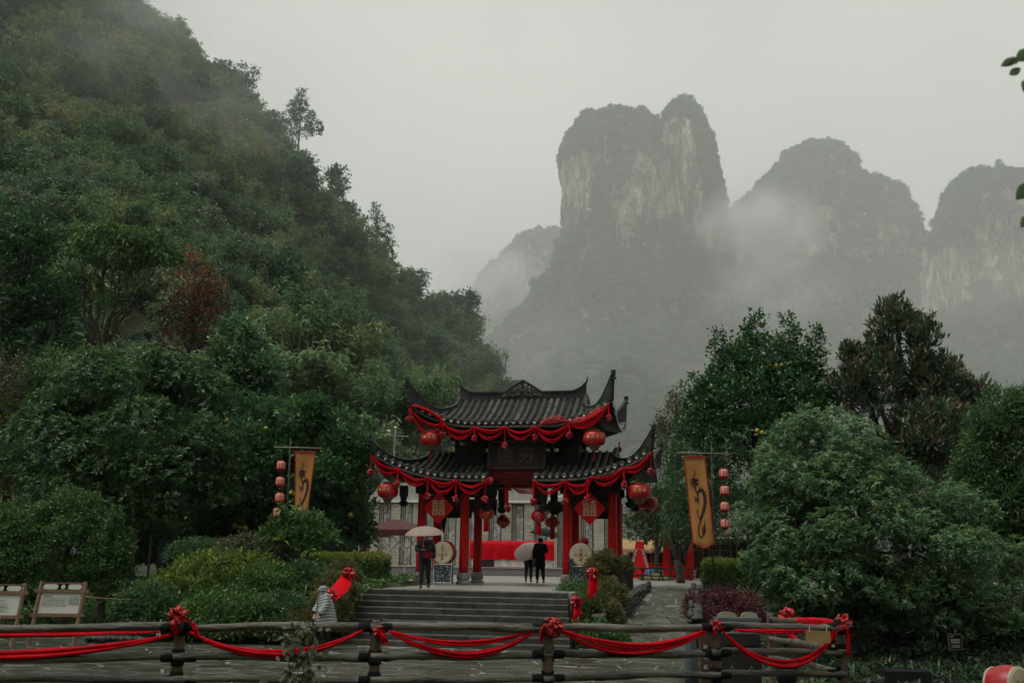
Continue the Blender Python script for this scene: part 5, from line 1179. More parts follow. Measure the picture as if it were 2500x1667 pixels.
# ---- lanterns
M_LRED = mk('red lantern silk', (.46, .008, .012), (.36, .004, .008), 3, .4, .15, 30, spec=.5)
M_LRIB = mk('dark lantern rib', (.20, .004, .006), (.14, .003, .004), 6, .5)
M_BRASS = mk('tarnished brass', (.16, .11, .05), (.25, .18, .08), 9, .45, metal=.4)
def lantern(label, p, rx, rz, marks='◆酒鬼', turn=0, hang=.3, tassel=.35, group='big red lanterns under the roof corners', squash=3.0, gold=True):
    t = thing('lantern', label, 'lantern', p, -PSI + turn, group)
    def prof(z): return rx * (1 - min(1, abs(z / (rz * 1.02))) ** squash) ** (1 / squash)
    mb = MB(); ns = 24
    P = []
    for k in range(15):
        z = -rz + 2 * rz * k / 14; P.append([(prof(z) * (1 - .018 * (j % 2 == 0)) * math.cos(2 * math.pi * j / 48), prof(z) * (1 - .018 * (j % 2 == 0)) * math.sin(2 * math.pi * j / 48), z) for j in range(49)])
    mb.grid(P); mb.obj('silk', M_LRED, t, True)
    mb = MB(); mb.lathe([(.3 * rx, rz - .01), (.5 * rx, rz), (.5 * rx, rz + .05), (.2 * rx, rz + .07)], 14); mb.obj('cap', M_BRASS, t)
    mb = MB(); mb.lathe([(.25 * rx, -rz - .16), (.42 * rx, -rz - .10), (.34 * rx, -rz - .08), (.52 * rx, -rz - .03), (.5 * rx, -rz + .01)], 14); mb.obj('base_ring', M_BRASS, t)
    if tassel: mb = MB(); mb.tube([(0, 0, -rz - .15), (.01, 0, -rz - .15 - tassel * .55), (0, 0, -rz - .15 - tassel)], [.012, .014, .03], 6); mb.obj('tassel', M_RED, t)
    mb = MB(); mb.tube([(0, 0, rz + .05), (0, 0, rz + hang)], .012, 5); mb.obj('cord', M_LRIB, t)
    if marks:
        n = len(marks)
        for i, ch in enumerate(marks):
            th = (i - (n - 1) / 2) * .42
            text_part(ch, rx * .36, lambda a, b, c, th=th: ((prof(b) + .006 + c) * math.sin(th + a / rx), -(prof(b) + .006 + c) * math.cos(th + a / rx), b + rz * .12), M_GOLD, t, 'gold_mark', .002)
    return t
lantern('big red lantern under the left corner of the upper roof', gl(-2.89, -2.3, 5.04), .38, .26, '◆酒鬼', .1, .25)
lantern('big red lantern under the right corner of the upper roof', gl(2.96, -2.3, 5.0), .39, .26, '一◆酒鬼酒', -.05, .25)
lantern('big red lantern under the left corner of the lower roof', gl(-4.4, -2.3, 3.2), .37, .26, '◆酒鬼', -.1, .3)
lantern('big red lantern under the right corner of the lower roof', gl(4.48, -2.3, 3.19), .39, .26, '鬼酒◆', .1, .3)
lantern('dim red lantern behind the lower right lantern', gl(4.5, 2.2, 3.05), .38, .26, '', 0, .35)
def small_lantern(label, p, r, tassel, rng, flower=True):
    t = thing('small_lantern', label, 'lantern', p, rng.uniform(0, 6), 'small gold flowered lanterns in the central bay')
    P = []
    for k in range(13):
        z = -r * .8 + 1.6 * r * k / 12; q = r * math.sqrt(max(.02, 1 - (z / (r * .83)) ** 2)); P.append([(q * (1 - .05 * (j % 2)) * math.cos(2 * math.pi * j / 24), q * (1 - .05 * (j % 2)) * math.sin(2 * math.pi * j / 24), z) for j in range(25)])
    mb = MB(); mb.grid(P); mb.obj('silk', M_LRED, t, True)
    for i in range(34):   # gold flower print
        a, e = rng.uniform(0, 6.28), rng.uniform(-.75, .75); q = r * math.cos(e) * 1.02; z = r * .83 * math.sin(e); s = rng.uniform(.018, .034)
        c = Vector((q * math.cos(a), q * math.sin(a), z)); nrm = c.normalized(); s1 = nrm.orthogonal().normalized(); s2 = nrm.cross(s1)
        mb = MB(); mb.add([c + nrm * .008 + (s1 * math.cos(k * 1.047) + s2 * math.sin(k * 1.047)) * s * (1 if k % 2 else .55) for k in range(6)], [(0, 1, 2, 3, 4, 5)]); mb.obj('gold_mark', M_GOLD, t)
    mb = MB(); mb.lathe([(.3 * r, r * .78), (.36 * r, r * .82), (.34 * r, r * .92), (.1 * r, r * .95)], 12); mb.lathe([(.3 * r, -r * .98), (.36 * r, -r * .9), (.36 * r, -r * .8), (.3 * r, -r * .77)], 12); mb.obj('rings', M_BRASS, t)
    if tassel: mb = MB(); mb.lathe([(.36 * r, -r * 1.0 - tassel), (.35 * r, -r * 1.0 - tassel * .5), (.34 * r, -r * .96)], 14); mb.obj('fringe', M_RED2, t, True)
    mb = MB(); mb.tube([(0, 0, r * .9), (0, 0, r * .9 + .55)], .008, 4); mb.obj('cord', M_WOOD, t); return t
small_lantern('gold flowered lantern with red fringe at the left front of the central bay', gl(-1.04, -1.2, 2.48), .27, .36, rg)
small_lantern('darker lantern without fringe hanging behind on the left', gl(-.88, 1.1, 2.30), .27, 0, rg)
small_lantern('gold flowered lantern with red fringe at the right front of the central bay', gl(.85, -1.2, 2.39), .27, .36, rg)
small_lantern('darker fringed lantern hanging behind on the right', gl(1.0, 1.1, 2.28), .27, .36, rg)
# ---- double happiness boards
M_BOARD = mk('red lacquer board', (.70, .006, .012), (.62, .004, .01), 2, .45)
for u, lab in ((-2.76, 'red diamond board with gold double happiness sign on the left bay'), (2.69, 'red diamond board with gold double happiness sign on the right bay')):
    t = thing('happiness_board', lab, 'sign', gl(u, -1.42, 2.66), -PSI, 'double happiness boards on the gate')
    h = .57; mb = MB(); mb.prism([(0, -h), (h, 0), (0, h), (-h, 0)], .03, lambda x, y, z: (x, y, z)); mb.obj('board', M_BOARD, t)
    text_part('囍', .56, lambda a, b, c: (a * .95, -.006 - c, b * 1.08 + .02), M_PALEGOLD, t, 'gold_sign', .004)
    mb = MB(); mb.tube([(0, .01, h), (0, .01, h + .3)], .008, 4); mb.obj('cord', M_RED, t)
# carved drop on the left bay, seen beside the happiness board
mb = MB(); mb.prism([(-.12, .4), (.12, .4), (.13, .1), (.06, -.35), (0, -.55), (-.06, -.35), (-.13, .1)], .05); o = mb.obj('carved_hanging', M_WOODB); o.location = gl(-3.1, .6, 2.35); o.rotation_euler = (0, 0, -PSI); tag(o, 'carved brown wooden drop hanging in the left bay', 'carving')
# ---- dragon banners
M_BAN = mk('ochre banner cloth', (.44, .205, .06), (.37, .165, .045), 1.6, .7, .25, 60, coords='Object')
M_BORD = mk('red banner border', (.45, .045, .012), (.35, .03, .01), 4, .7)
M_INK = mk('dark banner print', (.022, .010, .014), (.035, .015, .02), 6, .7)
M_POLE = mk('weathered bamboo pole', (.035, .026, .018), (.07, .055, .04), 6, .6, .3, 20)
M_BAR = mk('pale bamboo crossbar', (.16, .14, .11), (.22, .20, .16), 6, .5)
DRAGON = []   # strokes: list of (x, z, w) in banner units (x -.5...5, z 0 top ... 3.6 down)
DRAGON += [[(.00, .52, .03), (.04, .60, .045), (.03, .70, .03), (-.05, .82, .04), (-.06, .9, .05)],                         # crest
 [(-.22, .95, .02), (-.12, .93, .09), (.0, .95, .14), (.1, .97, .1), (.2, .92, .02)], [(-.06, .98, .12), (.0, 1.06, .13), (.1, 1.1, .06), (.18, 1.06, .02)], [(.0, 1.03, .1), (.12, 1.16, .05), (.16, 1.2, .02)],
 [(-.1, 1.0, .05), (-.22, 1.06, .03), (-.25, .96, .015)], [(-.1, 1.06, .05), (-.24, 1.14, .03), (-.28, 1.08, .015)], [(-.08, 1.1, .05), (-.18, 1.22, .035), (-.2, 1.3, .015)],
 [(-.02, 1.1, .10), (-.04, 1.25, .085), (-.02, 1.38, .08), (.02, 1.44, .07)],                                              # neck
 [(.05, 1.62, .07), (.06, 1.46, .09), (.16, 1.36, .12), (.28, 1.36, .14), (.36, 1.46, .15), (.385, 1.62, .15), (.37, 1.8, .14), (.31, 2.0, .13), (.22, 2.2, .12), (.12, 2.38, .11), (.05, 2.5, .1)],   # body
 [(.05, 1.6, .07), (.03, 1.7, .08), (-.1, 1.66, .05), (-.16, 1.58, .025)], [(.03, 1.72, .06), (-.04, 1.8, .04), (-.1, 1.74, .02)], [(.05, 1.72, .05), (.05, 1.86, .03), (.03, 1.9, .012)], [(-.08, 1.66, .04), (-.1, 1.82, .025), (-.08, 1.86, .012)], [(.04, 1.68, .05), (.12, 1.74, .03)],   # fore claw
 [(.06, 2.46, .12), (-.02, 2.42, .05), (-.06, 2.28, .035), (-.05, 2.16, .03), (-.02, 2.08, .015)], [(-.06, 2.26, .03), (-.1, 2.2, .02)], [(-.05, 2.2, .03), (-.0, 2.16, .02)],   # hind claw
 [(.06, 2.5, .09), (.0, 2.62, .06), (-.08, 2.78, .055), (-.12, 2.95, .05), (-.1, 3.1, .05), (-.03, 3.18, .045), (.06, 3.14, .05), (.12, 3.0, .07), (.17, 2.85, .08), (.23, 2.66, .04), (.27, 2.5, .012)],   # tail
 [(.1, 3.02, .05), (.1, 2.85, .03), (.13, 2.72, .012)], [(.14, 3.0, .07), (.22, 2.9, .05), (.27, 2.76, .012)], [(.1, 3.08, .05), (.2, 3.02, .03), (.24, 2.95, .012)]]
for i in range(9):
    t = i / 8; k = [(.16, 1.30), (.25, 1.27), (.35, 1.33), (.43, 1.42), (.47, 1.56), (.46, 1.72), (.43, 1.86), (.37, 2.02), (.3, 2.18)][i]
    d = [(.02, -.1), (.05, -.09), (.08, -.06), (.08, -.02), (.06, .02), (.05, .06), (.05, .07), (.05, .08), (.05, .08)][i]
    DRAGON.append([(k[0] - d[0] * .3, k[1] - d[1] * .3, .05), (k[0] + d[0], k[1] + d[1], .008)])
def stroke_mesh(strokes, fn, name):
    mb = MB()
    for st in strokes:
        P = [Vector((a, b)) for a, b, _ in st]; n = len(P); L_ = []; 
        for i in range(n):
            t = (P[min(i + 1, n - 1)] - P[max(i - 1, 0)]).normalized(); q = Vector((-t.y, t.x)) * st[i][2] * .5; L_.append([fn(*(P[i] - q)), fn(*(P[i] + q))])
        mb.grid(L_)
    return mb.mesh(name)
def banner(label, pole_px, pole_base, pole_top_px, bar_px, side, width, length, skew, rng, Y, yaw, drop=.09):
    """pole, crossbar and a long pointed banner; side -1 hangs left of the pole"""
    b = Vector(pole_base); t = thing('dragon_banner', label, 'banner', b, yaw, 'dragon banners beside the gate')
    Rm = Matrix.Rotation(-yaw, 3, 'Z')
    def loc(p): return Rm @ (Vector(p) - b)
    top = loc(at(pole_top_px[0], pole_top_px[1], Y)); mb = MB(); mb.tube([(0, 0, -.3), top * .5 + Vector((.01, 0, 0)), top], [.035, .03, .024], 8); mb.obj('pole', M_POLE, t, True)
    a, c = loc(at(bar_px[0], bar_px[1], Y)), loc(at(bar_px[2], bar_px[3], Y)); a.y = c.y = -.06
    mb = MB(); mb.tube([a, a.lerp(c, .5) + Vector((0, 0, .006)), c], .022, 8); mb.obj('crossbar', M_BAR, t, True)
    x0 = loc(at(bar_px[4], bar_px[1], Y)).x; zt = a.z + (c.z - a.z) * (x0 - a.x) / (c.x - a.x) - drop
    def S(x, z):   # banner coords: x -.5...5, z 0 (top)...1
        w = width * (1 + skew[1] * z); return Vector((x0 + x * w + skew[0] * z, -.06 + .04 * math.sin(3.1 * x + 4 * z + 1) * min(1, 3 * z) + .025 * math.sin(9 * x + z * 2) * z, zt - z * length))
    n1, n2 = 14, 30; P = [[S(-.5 + i / n1, j / n2 * (1 - (.055 * abs(-.5 + i / n1) * 2) * (j / n2))) for i in range(n1 + 1)] for j in range(n2 + 1)]
    mb = MB(); mb.grid(P); mb.obj('cloth', M_BAN, t, True)
    mb = MB()
    for s in (-1, 1): mb.grid([[S(s * .5, j / n2 * .945) + Vector((0, -.006, 0)), S(s * .45, j / n2 * .95) + Vector((0, -.006, 0))] for j in range(n2 + 1)])
    mb.grid([[S(-.5 + i / n1, .0) + Vector((0, -.007, 0)), S(-.5 + i / n1, .014) + Vector((0, -.007, 0))] for i in range(n1 + 1)])
    for s in (-1, 1): mb.grid([[S(s * .5 * (1 - q), .945 + .055 * q) + Vector((0, -.007, 0)), S(s * .5 * (1 - q), .93 + .055 * q) + Vector((0, -.007, 0))] for q in np.linspace(0, 1, 6)])
    mb.obj('border', M_BORD, t, True)
    me = stroke_mesh(DRAGON, lambda x, z: S(x * .93 - .08, z / 3.62) + Vector((0, -.012, 0)), 'dragon_print'); link('dragon_print', me, M_INK, t)
    st = [[(-.42 + .84 * k / 24, .1 + .035 * math.sin(k * 2.4), .022) for k in range(25)], [(-.42, .155, .012), (.42, .155, .012)], [(-.42, .06, .012), (.42, .06, .012)]]
    st += [[(s * (.42 * (1 - k / 8)), 3.33 + .16 * k / 8 + .03 * math.sin(k * 2.2), .02) for k in range(9)] for s in (-1, 1)]
    me = stroke_mesh(st, lambda x, z: S(x, z / 3.62) + Vector((0, -.012, 0)), 'key_pattern'); link('key_pattern', me, M_INK, t)
    return t, a, c, loc
Y = 33.2
pb = at(1742, 1478, Y); pb.z = gz(pb.x, pb.y)
banner('ochre dragon banner on a pole right of the gate', None, pb, (1737, 1085), (1653, 1105, 1785, 1109, 1694), -1, .70, 3.02, (.26, .0), rg, Y, -.05)
Yb = 32.5
pb2 = at(696, 1330, Yb); pb2.z = gz(pb2.x, pb2.y)
banner('ochre dragon banner on a leaning pole left of the gate', None, pb2, (710, 1070), (670, 1092, 787, 1095, 747), 1, .66, 2.55, (-.02, -.42), rg, Yb, .0)
# ---- strings of small striped lanterns on the crossbars
M_PALE = mk('pale lantern paper', (.62, .30, .24), (.56, .24, .19), 5, .6)
M_LR = mk('red lantern stripe', (.52, .02, .03), (.42, .012, .02), 5, .55)
def lantern_string(px0, pys, Y, wpx, who, red=.4):
    s = Y / F * 1.02; r = wpx * s / 2; h = r * 1.08
    for i, (px, py) in enumerate(pys):
        word = ('topmost', 'second', 'third', 'lowest')[i]
        t = thing('paper_lantern', '%s striped paper lantern in the string %s' % (word, who), 'lantern', at(px, py, Y), rg.uniform(0, .5), 'striped paper lanterns on the banner poles')
        P = []
        for k in range(9):
            z = -h + 2 * h * k / 8; q = r * (1 - abs(z / (h * 1.06)) ** 3.2) ** (1 / 3.2); P.append([(q * math.cos(2 * math.pi * j / 16), q * math.sin(2 * math.pi * j / 16), z) for j in range(17)])
        mb = MB(); mb.grid(P); mb.obj('paper', M_PALE, t, True)
        mb = MB()
        for j in range(8):
            a = 2 * math.pi * j / 8 + .2; mb.tube([((1 - abs(z / 1.06) ** 3.2) ** (1 / 3.2) * r * 1.015 * math.cos(a), (1 - abs(z / 1.06) ** 3.2) ** (1 / 3.2) * r * 1.015 * math.sin(a), z * h) for z in np.linspace(-1, 1, 9)], .009, 4)
        mb.obj('stripes', M_LR, t)
        mb = MB(); mb.lathe([(.5 * r, -h - .03), (.62 * r, -h), (.8 * r, -h * .86), (1.005 * r, -h * .6), (1.02 * r, -h * .45)], 14); mb.obj('red_foot', M_LR, t, True)
        mb = MB(); mb.lathe([(.6 * r, h * .98), (.62 * r, h), (.6 * r, h + .03)], 12); mb.tube([(0, 0, h), (0, 0, h + (.55 if i == 0 else .24))], .006, 4); mb.obj('cap', M_LRIB, t)
lantern_string(0, [(1767, 1156), (1769, 1198), (1769, 1237), (1770, 1279)], Y, 21, 'right of the right banner')
lantern_string(0, [(686, 1137), (684, 1176), (683, 1215), (678, 1252)], Yb, 21, 'left of the left banner')
# ================================================================== what stands on the square behind the gate
rg = np.random.default_rng(61)
def brick_mat(name, c1, c2, mortar, scale, ms=.02, rw=.5, rh=.25, rough=.8, bump=.6, squash=1.0):
    m, t, b = mat_new(name); tcn = N(t, 'ShaderNodeTexCoord'); mp = N(t, 'ShaderNodeMapping'); mp.inputs['Rotation'].default_value = (math.pi / 2, 0, 0); t.links.new(tcn.outputs['Object'], mp.inputs[0])
    br = N(t, 'ShaderNodeTexBrick'); br.inputs['Color1'].default_value = rgba(c1); br.inputs['Color2'].default_value = rgba(c2); br.inputs['Mortar'].default_value = rgba(mortar)
    br.inputs['Scale'].default_value = scale; br.inputs['Mortar Size'].default_value = ms; br.inputs['Brick Width'].default_value = rw; br.inputs['Row Height'].default_value = rh; t.links.new(mp.outputs[0], br.inputs['Vector'])
    n = N(t, 'ShaderNodeTexNoise', Scale=1.2, Detail=6); t.links.new(tcn.outputs['Object'], n.inputs[0]); mx = N(t, 'ShaderNodeMixRGB', blend_type='OVERLAY'); mx.inputs[0].default_value = .5
    t.links.new(br.outputs[0], mx.inputs[1]); t.links.new(n.outputs['Fac'], mx.inputs[2]); t.links.new(mx.outputs[0], b.inputs['Base Color']); b.inputs['Roughness'].default_value = rough; b.inputs['Specular IOR Level'].default_value = .2
    bp = N(t, 'ShaderNodeBump', Strength=bump, Distance=.03); bp.invert = True; t.links.new(br.outputs['Fac'], bp.inputs['Height']); t.links.new(bp.outputs[0], b.inputs['Normal']); return m
M_BEIGE = brick_mat('beige block wall', (.33, .31, .25), (.40, .37, .30), (.24, .225, .185), 1.0, .012, .42, .21)
M_STONEW = mk('split grey stone', (.20, .20, .19), (.46, .46, .44), 7, .75, .6, 20, piece=.35)
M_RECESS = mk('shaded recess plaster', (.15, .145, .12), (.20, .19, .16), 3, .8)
M_GREYW = mk('grey rubble wall', (.17, .17, .15), (.38, .37, .34), 5.5, .8, .7, 12)
M_WHITE = mk('white paint', (.68, .67, .63), (.58, .57, .53), 4, .6)
M_GLASS = mk('dark window glass', (.018, .022, .024), (.03, .034, .036), 2, .12, spec=.6)
M_TIMBER = mk('brown timber', (.14, .075, .04), (.22, .12, .065), 4, .6, .3, 18, stretch=(1, 1, .3))
M_CONC = mk('grey concrete', (.24, .24, .22), (.34, .335, .31), 3, .7, .3, 12)
M_DARK = mk('dark shop interior', (.02, .02, .018), (.035, .032, .028), 3, .8)
V0 = 24.5      # front of the long building in the gate's frame
B = thing('building', 'long beige stone building with pilasters and rough stone strips behind the gate', 'building', G(0, V0, HP), -PSI)
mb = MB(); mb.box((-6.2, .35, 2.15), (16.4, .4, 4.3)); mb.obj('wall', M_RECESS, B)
u = -13.9; k = 0
while u < 1.4:
    mb = MB(); mb.box((u, .02, 2.12), (.62, .3, 4.24)); mb.obj('pilaster', M_BEIGE, B)
    mb = MB(); mb.box((u + .40, .1, 2.1), (.07, .2, 4.2)); mb.box((u + .52, .1, 2.1), (.05, .2, 4.2)); mb.obj('fin', M_BEIGE, B)
    # strip of split stones: each stone its own piece
    z = .05; us = u + .80
    while z < 4.1:
        h = rg.uniform(.16, .30); sp = rg.uniform(.16, .3)
        for a, b in ((us - .21, us - .21 + sp), (us - .21 + sp, us + .21)):
            if k % 1 == 0:
                mb = MB(); mb.box(((a + b) / 2, .12, z + h / 2), (b - a - .016, .14 + rg.uniform(0, .06), h - .016)); mb.obj('split_stone', M_STONEW, B)
        z += h
    mb = MB(); mb.box((u + 1.15, .12, 1.95), (.2, .14, .1)); mb.box((u + 1.15, .12, 3.9), (.2, .14, .1)); mb.obj('iron_bracket', M_DARK, B)
    u += 1.42; k += 1
mb = MB(); mb.box((-6.2, .1, 4.36), (16.8, .7, .14)); mb.obj('cornice', M_WHITE, B)
mb = MB(); mb.prism([(-14.6, 4.42), (2.4, 4.42), (1.6, 5.3), (-13.5, 5.8)], 5, lambda x, y, z: (x, y + .4, z)); mb.obj('roof', M_CONC, B)
mb = MB(); mb.tube([(-3.4, -.1, 4.45), (-.3, -.1, 5.0), (1.2, -.1, 5.05)], .05, 6); mb.obj('roof_edge', M_WHITE, B)
# second building right of it
B2 = thing('building', 'grey rubble walled building with timber windows behind the right columns', 'building', G(1.6, V0 - 1.0, HP), -PSI)
mb = MB(); mb.box((6.6, 3, 3.3), (11, 5.6, .9)); mb.box((6.6, .35, 2.6), (10.8, .3, .55)); mb.obj('rubble_wall', M_GREYW, B2)
mb = MB(); mb.box((1.2, .5, 2.3), (2.0, .4, 4.4)); mb.obj('plaster_wall', M_CONC, B2)
mb = MB(); mb.box((6.6, .6, 4.4), (11, .3, 1.3)); mb.obj('upper_wall', M_DARK, B2)
mb = MB(); mb.box((6.6, 1.2, 1.2), (10.6, .2, 2.4)); mb.obj('shop_front', M_DARK, B2)
for i in range(6):
    w = bpy.data.objects.new('window', None); w.parent = B2; w.location = (2.6 + 1.6 * i, .98, 1.35); COL.objects.link(w)
    mb = MB(); mb.box((0, 0, 0), (1.2, .04, 1.5)); mb.obj('pane', M_GLASS, w)
    mb = MB()
    for x in (-.62, 0, .62): mb.box((x, -.04, 0), (.07, .08, 1.6))
    for z in (-.8, .25, .8): mb.box((0, -.035, z), (1.3, .07, .07))
    mb.obj('frame', M_TIMBER, w)
for i in range(3):
    w = bpy.data.objects.new('upper_window', None); w.parent = B2; w.location = (3.2 + 2.6 * i, .42, 4.35); COL.objects.link(w)
    mb = MB(); mb.box((0, 0, 0), (1.7, .04, 1.0)); mb.obj('pane', M_GLASS, w)
    mb = MB(); 
    for x in (-.88, -.2, .88): mb.box((x, -.03, 0), (.06, .06, 1.1))
    for z in (-.53, .53): mb.box((0, -.03, z), (1.8, .06, .06))
    mb.obj('frame', M_TIMBER, w)
mb = MB(); mb.box((6.6, -.2, 2.28), (10.6, 1.2, .1)); mb.obj('awning_slab', M_CONC, B2)
mb = MB(); mb.box((6.6, 3.2, 5.2), (12, 7, .2)); mb.obj('roof', M_CONC, B2)
mb = MB()
for x in np.linspace(5.6, 9.6, 14): mb.box((x, -.75, 2.75), (.05, .05, .8))
mb.box((7.6, -.75, 3.16), (4.2, .07, .07)); mb.box((7.6, -.75, 2.5), (4.2, .07, .07)); mb.obj('balcony_rail', M_TIMBER, B2)
mb = MB(); mb.tube([(1.95, -1.2, 0), (1.95, -1.2, 3.1)], .07, 8); o = mb.obj('post', M_TIMBER, B2)
# ---- stage with patterned front and the long red covered table
M_PATT, t, b = mat_new('patterned stage skirt'); tcn = N(t, 'ShaderNodeTexCoord'); vo = N(t, 'ShaderNodeTexVoronoi', Scale=7.0); vo.distance = 'CHEBYCHEV'; vo.inputs['Randomness'].default_value = .15; t.links.new(tcn.outputs['Object'], vo.inputs['Vector'])
r = N(t, 'ShaderNodeValToRGB'); e = r.color_ramp.elements; e[0].position = .12; e[0].color = (.20, .07, .08, 1); e[1].position = .4; e[1].color = (.13, .13, .125, 1); q = e.new(.2); q.color = (.20, .195, .19, 1); t.links.new(vo.outputs['Distance'], r.inputs[0]); t.links.new(r.outputs[0], b.inputs['Base Color']); b.inputs['Roughness'].default_value = .8
ST = thing('stage', 'low stage with grey patterned skirt behind the gate', 'stage', G(-3.5, 20.5, HP), -PSI)
mb = MB(); mb.box((0, 1.7, .20), (19, 3.4, .40)); mb.obj('skirt', M_PATT, ST)
mb = MB(); mb.box((0, 1.7, .415), (19.1, 3.5, .03)); mb.obj('deck', M_CONC, ST)
TB = thing('long_table', 'long table under bright red cloth on the stage', 'table', G(-4.45, 21.4, HP + .43), -PSI)
mb = MB(); mb.box((0, .3, .24), (4.7, .6, .44)); mb.obj('white_panel', M_WHITE, TB)
for x in (-1.4, 1.35): mb = MB(); mb.box((x, -.02, .24), (.75, .04, .44)); mb.obj('dark_panel', M_GLASS, TB)
P = []
for i in range(41):
    x = -2.5 + 5.0 * i / 40; w = .05 * math.sin(i * 1.3) + .04 * math.sin(i * 2.9); P.append([(x, .7, 1.50 + .01 * math.sin(i)), (x, -.05, 1.52 + .015 * math.sin(i * .7)), (x, -.09 + w * .4, 1.25), (x + .01, -.1 + w, .8), (x + .015, -.12 + w * 1.3, .43 + .02 * math.sin(i * .9))])
mb = MB(); mb.grid(P); mb.obj('red_cloth', M_RED, TB, True)
mb = MB(); mb.box((0, .3, 1.2), (4.8, .5, .5)); mb.obj('backing', M_DRED, TB)
mb = MB(); mb.box((-.2, -.06, .02), (5.0, .03, .03)); mb.obj('red_trim', M_RED, TB)
# ---- pop-up canopy on the left
M_STEEL = mk('white steel tube', (.50, .50, .48), (.42, .42, .40), 6, .4, spec=.5)
M_TENT = mk('faded red canopy', (.085, .02, .022), (.06, .014, .016), 2.4, .6, .2, 14)
pc = onz(978, 1397, HP); Yc = 47.; pc = at(968, 1400, Yc); pc.z = HP
CP = thing('canopy', 'folding frame canopy with faded red roof left of the gate', 'canopy', pc, -PSI - .15)
mb = MB(); W_, D_ = 1.15, 1.6
for x in (-W_, -W_ / 3, W_ / 3, W_):
    for y in (-D_, D_): mb.tube([(x, y, 0), (x, y, 2.15)], .022, 6)
mb.obj('legs', M_STEEL, CP)['kind'] = 'stuff'
mb = MB()
for i in range(3):
    x0 = -W_ + 2 * W_ / 3 * i; x1 = x0 + 2 * W_ / 3
    for y in (-D_, D_): mb.tube([(x0, y, 1.2), (x1, y - .01, 1.95)], .02, 5); mb.tube([(x0, y, 1.95), (x1, y + .01, 1.2)], .02, 5)
mb.tube([(-W_, -D_, 2.1), (W_, -D_, 2.1)], .02, 5); mb.tube([(-W_, D_, 2.1), (W_, D_, 2.1)], .02, 5)
mb.obj('scissor_truss', M_STEEL, CP)
mb = MB(); mb.add([(-W_ - .1, -D_ - .1, 2.12), (W_ + .1, -D_ - .1, 2.12), (W_ + .1, D_ + .1, 2.12), (-W_ - .1, D_ + .1, 2.12), (0, -.5, 2.62), (0, .5, 2.62)], [(0, 1, 4), (1, 2, 5, 4), (2, 3, 5), (3, 0, 4, 5)]); mb.obj('roof', M_TENT, CP)
mb = MB(); mb.add([(-W_ - .1, -D_ - .11, 2.12), (W_ + .1, -D_ - .11, 2.12), (W_ + .1, -D_ - .12, 1.85), (-W_ - .1, -D_ - .12, 1.85), (W_ + .11, D_ + .1, 2.12), (W_ + .12, D_ + .1, 1.85), (-W_ - .11, D_ + .1, 2.12), (-W_ - .12, D_ + .1, 1.85)], [(0, 1, 2, 3), (1, 4, 5, 2), (0, 3, 7, 6)]); mb.obj('valance', M_TENT, CP)
# ---- drums
M_DRUM = mk('red drum lacquer', (.34, .012, .016), (.20, .006, .010), 2, .35, .1, spec=.4)
M_SKIN_ = mk('drum hide', (.50, .45, .33), (.38, .33, .22), 3, .7, .2, 20)
M_RIM = mk('pale drum rim', (.42, .36, .25), (.30, .25, .17), 6, .6)
M_SCRIPT = mk('red brush marks', (.40, .02, .02), (.30, .015, .015), 8, .7)
def drum(label, p, r, L, face, marks, group=None, tilt=0, both=True, name='drum'):
    """barrel drum, axis along local -Y toward the viewer; marks: list of (x,z,size,char) on the hide"""
    t = thing(name, label, 'drum', p, face, group); t.rotation_euler = (tilt, 0, face)
    prof = [(r * .985, -L / 2)] + [(r * (.985 + .15 * math.cos(math.pi * q / 2)), L / 2 * q) for q in np.linspace(-.96, .96, 11)] + [(r * .985, L / 2)]
    mb = MB(); mb.lathe(prof, 36, axis='Y'); mb.obj('barrel', M_DRUM, t, True)
    for s in (-1, 1):
        mb = MB(); mb.lathe([(r * .2, s * (L / 2 + .004)), (r * .93, s * (L / 2 + .008)), (r * .99, s * (L / 2 - .0))], 32, axis='Y'); mb.obj('hide', M_SKIN_, t)
        mb = MB(); mb.tube([(r * .985 * math.cos(a), s * (L / 2 - .02), r * .985 * math.sin(a)) for a in np.linspace(0, 2 * math.pi, 33)], .022, 6, cap=False); mb.obj('rim', M_RIM, t, True)
    for x, z, s, ch in marks:
        text_part(ch, s, lambda a, b, c, x=x, z=z: (x + a, -(L / 2 + .012 + c), z + b), M_SCRIPT, t, 'brush_mark', .002)
    return t
M_BATIK, t, b = mat_new('blue batik cloth'); tcn = N(t, 'ShaderNodeTexCoord'); vo = N(t, 'ShaderNodeTexVoronoi', Scale=16.0); t.links.new(tcn.outputs['Object'], vo.inputs['Vector']); r = N(t, 'ShaderNodeValToRGB'); e = r.color_ramp.elements; e[0].position = .28; e[0].color = (.30, .33, .36, 1); e[1].position = .36; e[1].color = (.02, .03, .045, 1); t.links.new(vo.outputs['Distance'], r.inputs[0]); t.links.new(r.outputs[0], b.inputs['Base Color']); b.inputs['Roughness'].default_value = .85
def drum_stand(label, p, w, d, h, mat):
    t = thing('drum_stand', label, 'stand', p, -PSI + .12, 'cloth covered drum stands')
    mb = MB(); mb.box((0, 0, h * .52), (w, d, h * .94)); mb.obj('cloth_cover', mat, t)
    mb = MB()
    for x in (-w / 2, w / 2):
        for y in (-d / 2, d / 2): mb.tube([(x, y, 0), (x, y, h + .1)], .016, 5)
    for y in (-d / 2, d / 2): mb.tube([(-w / 2, y, h + .03), (w / 2, y, h + .03)], .014, 5); mb.tube([(-w / 2, y, .06), (w / 2, y, .06)], .014, 5)
    mb.obj('steel_frame', M_STEEL, t); return t
sp = G(-2.42, -1.78, HP); drum_stand('blue batik covered drum stand behind the person with the red bag', sp, .62, .5, .66, M_BATIK)
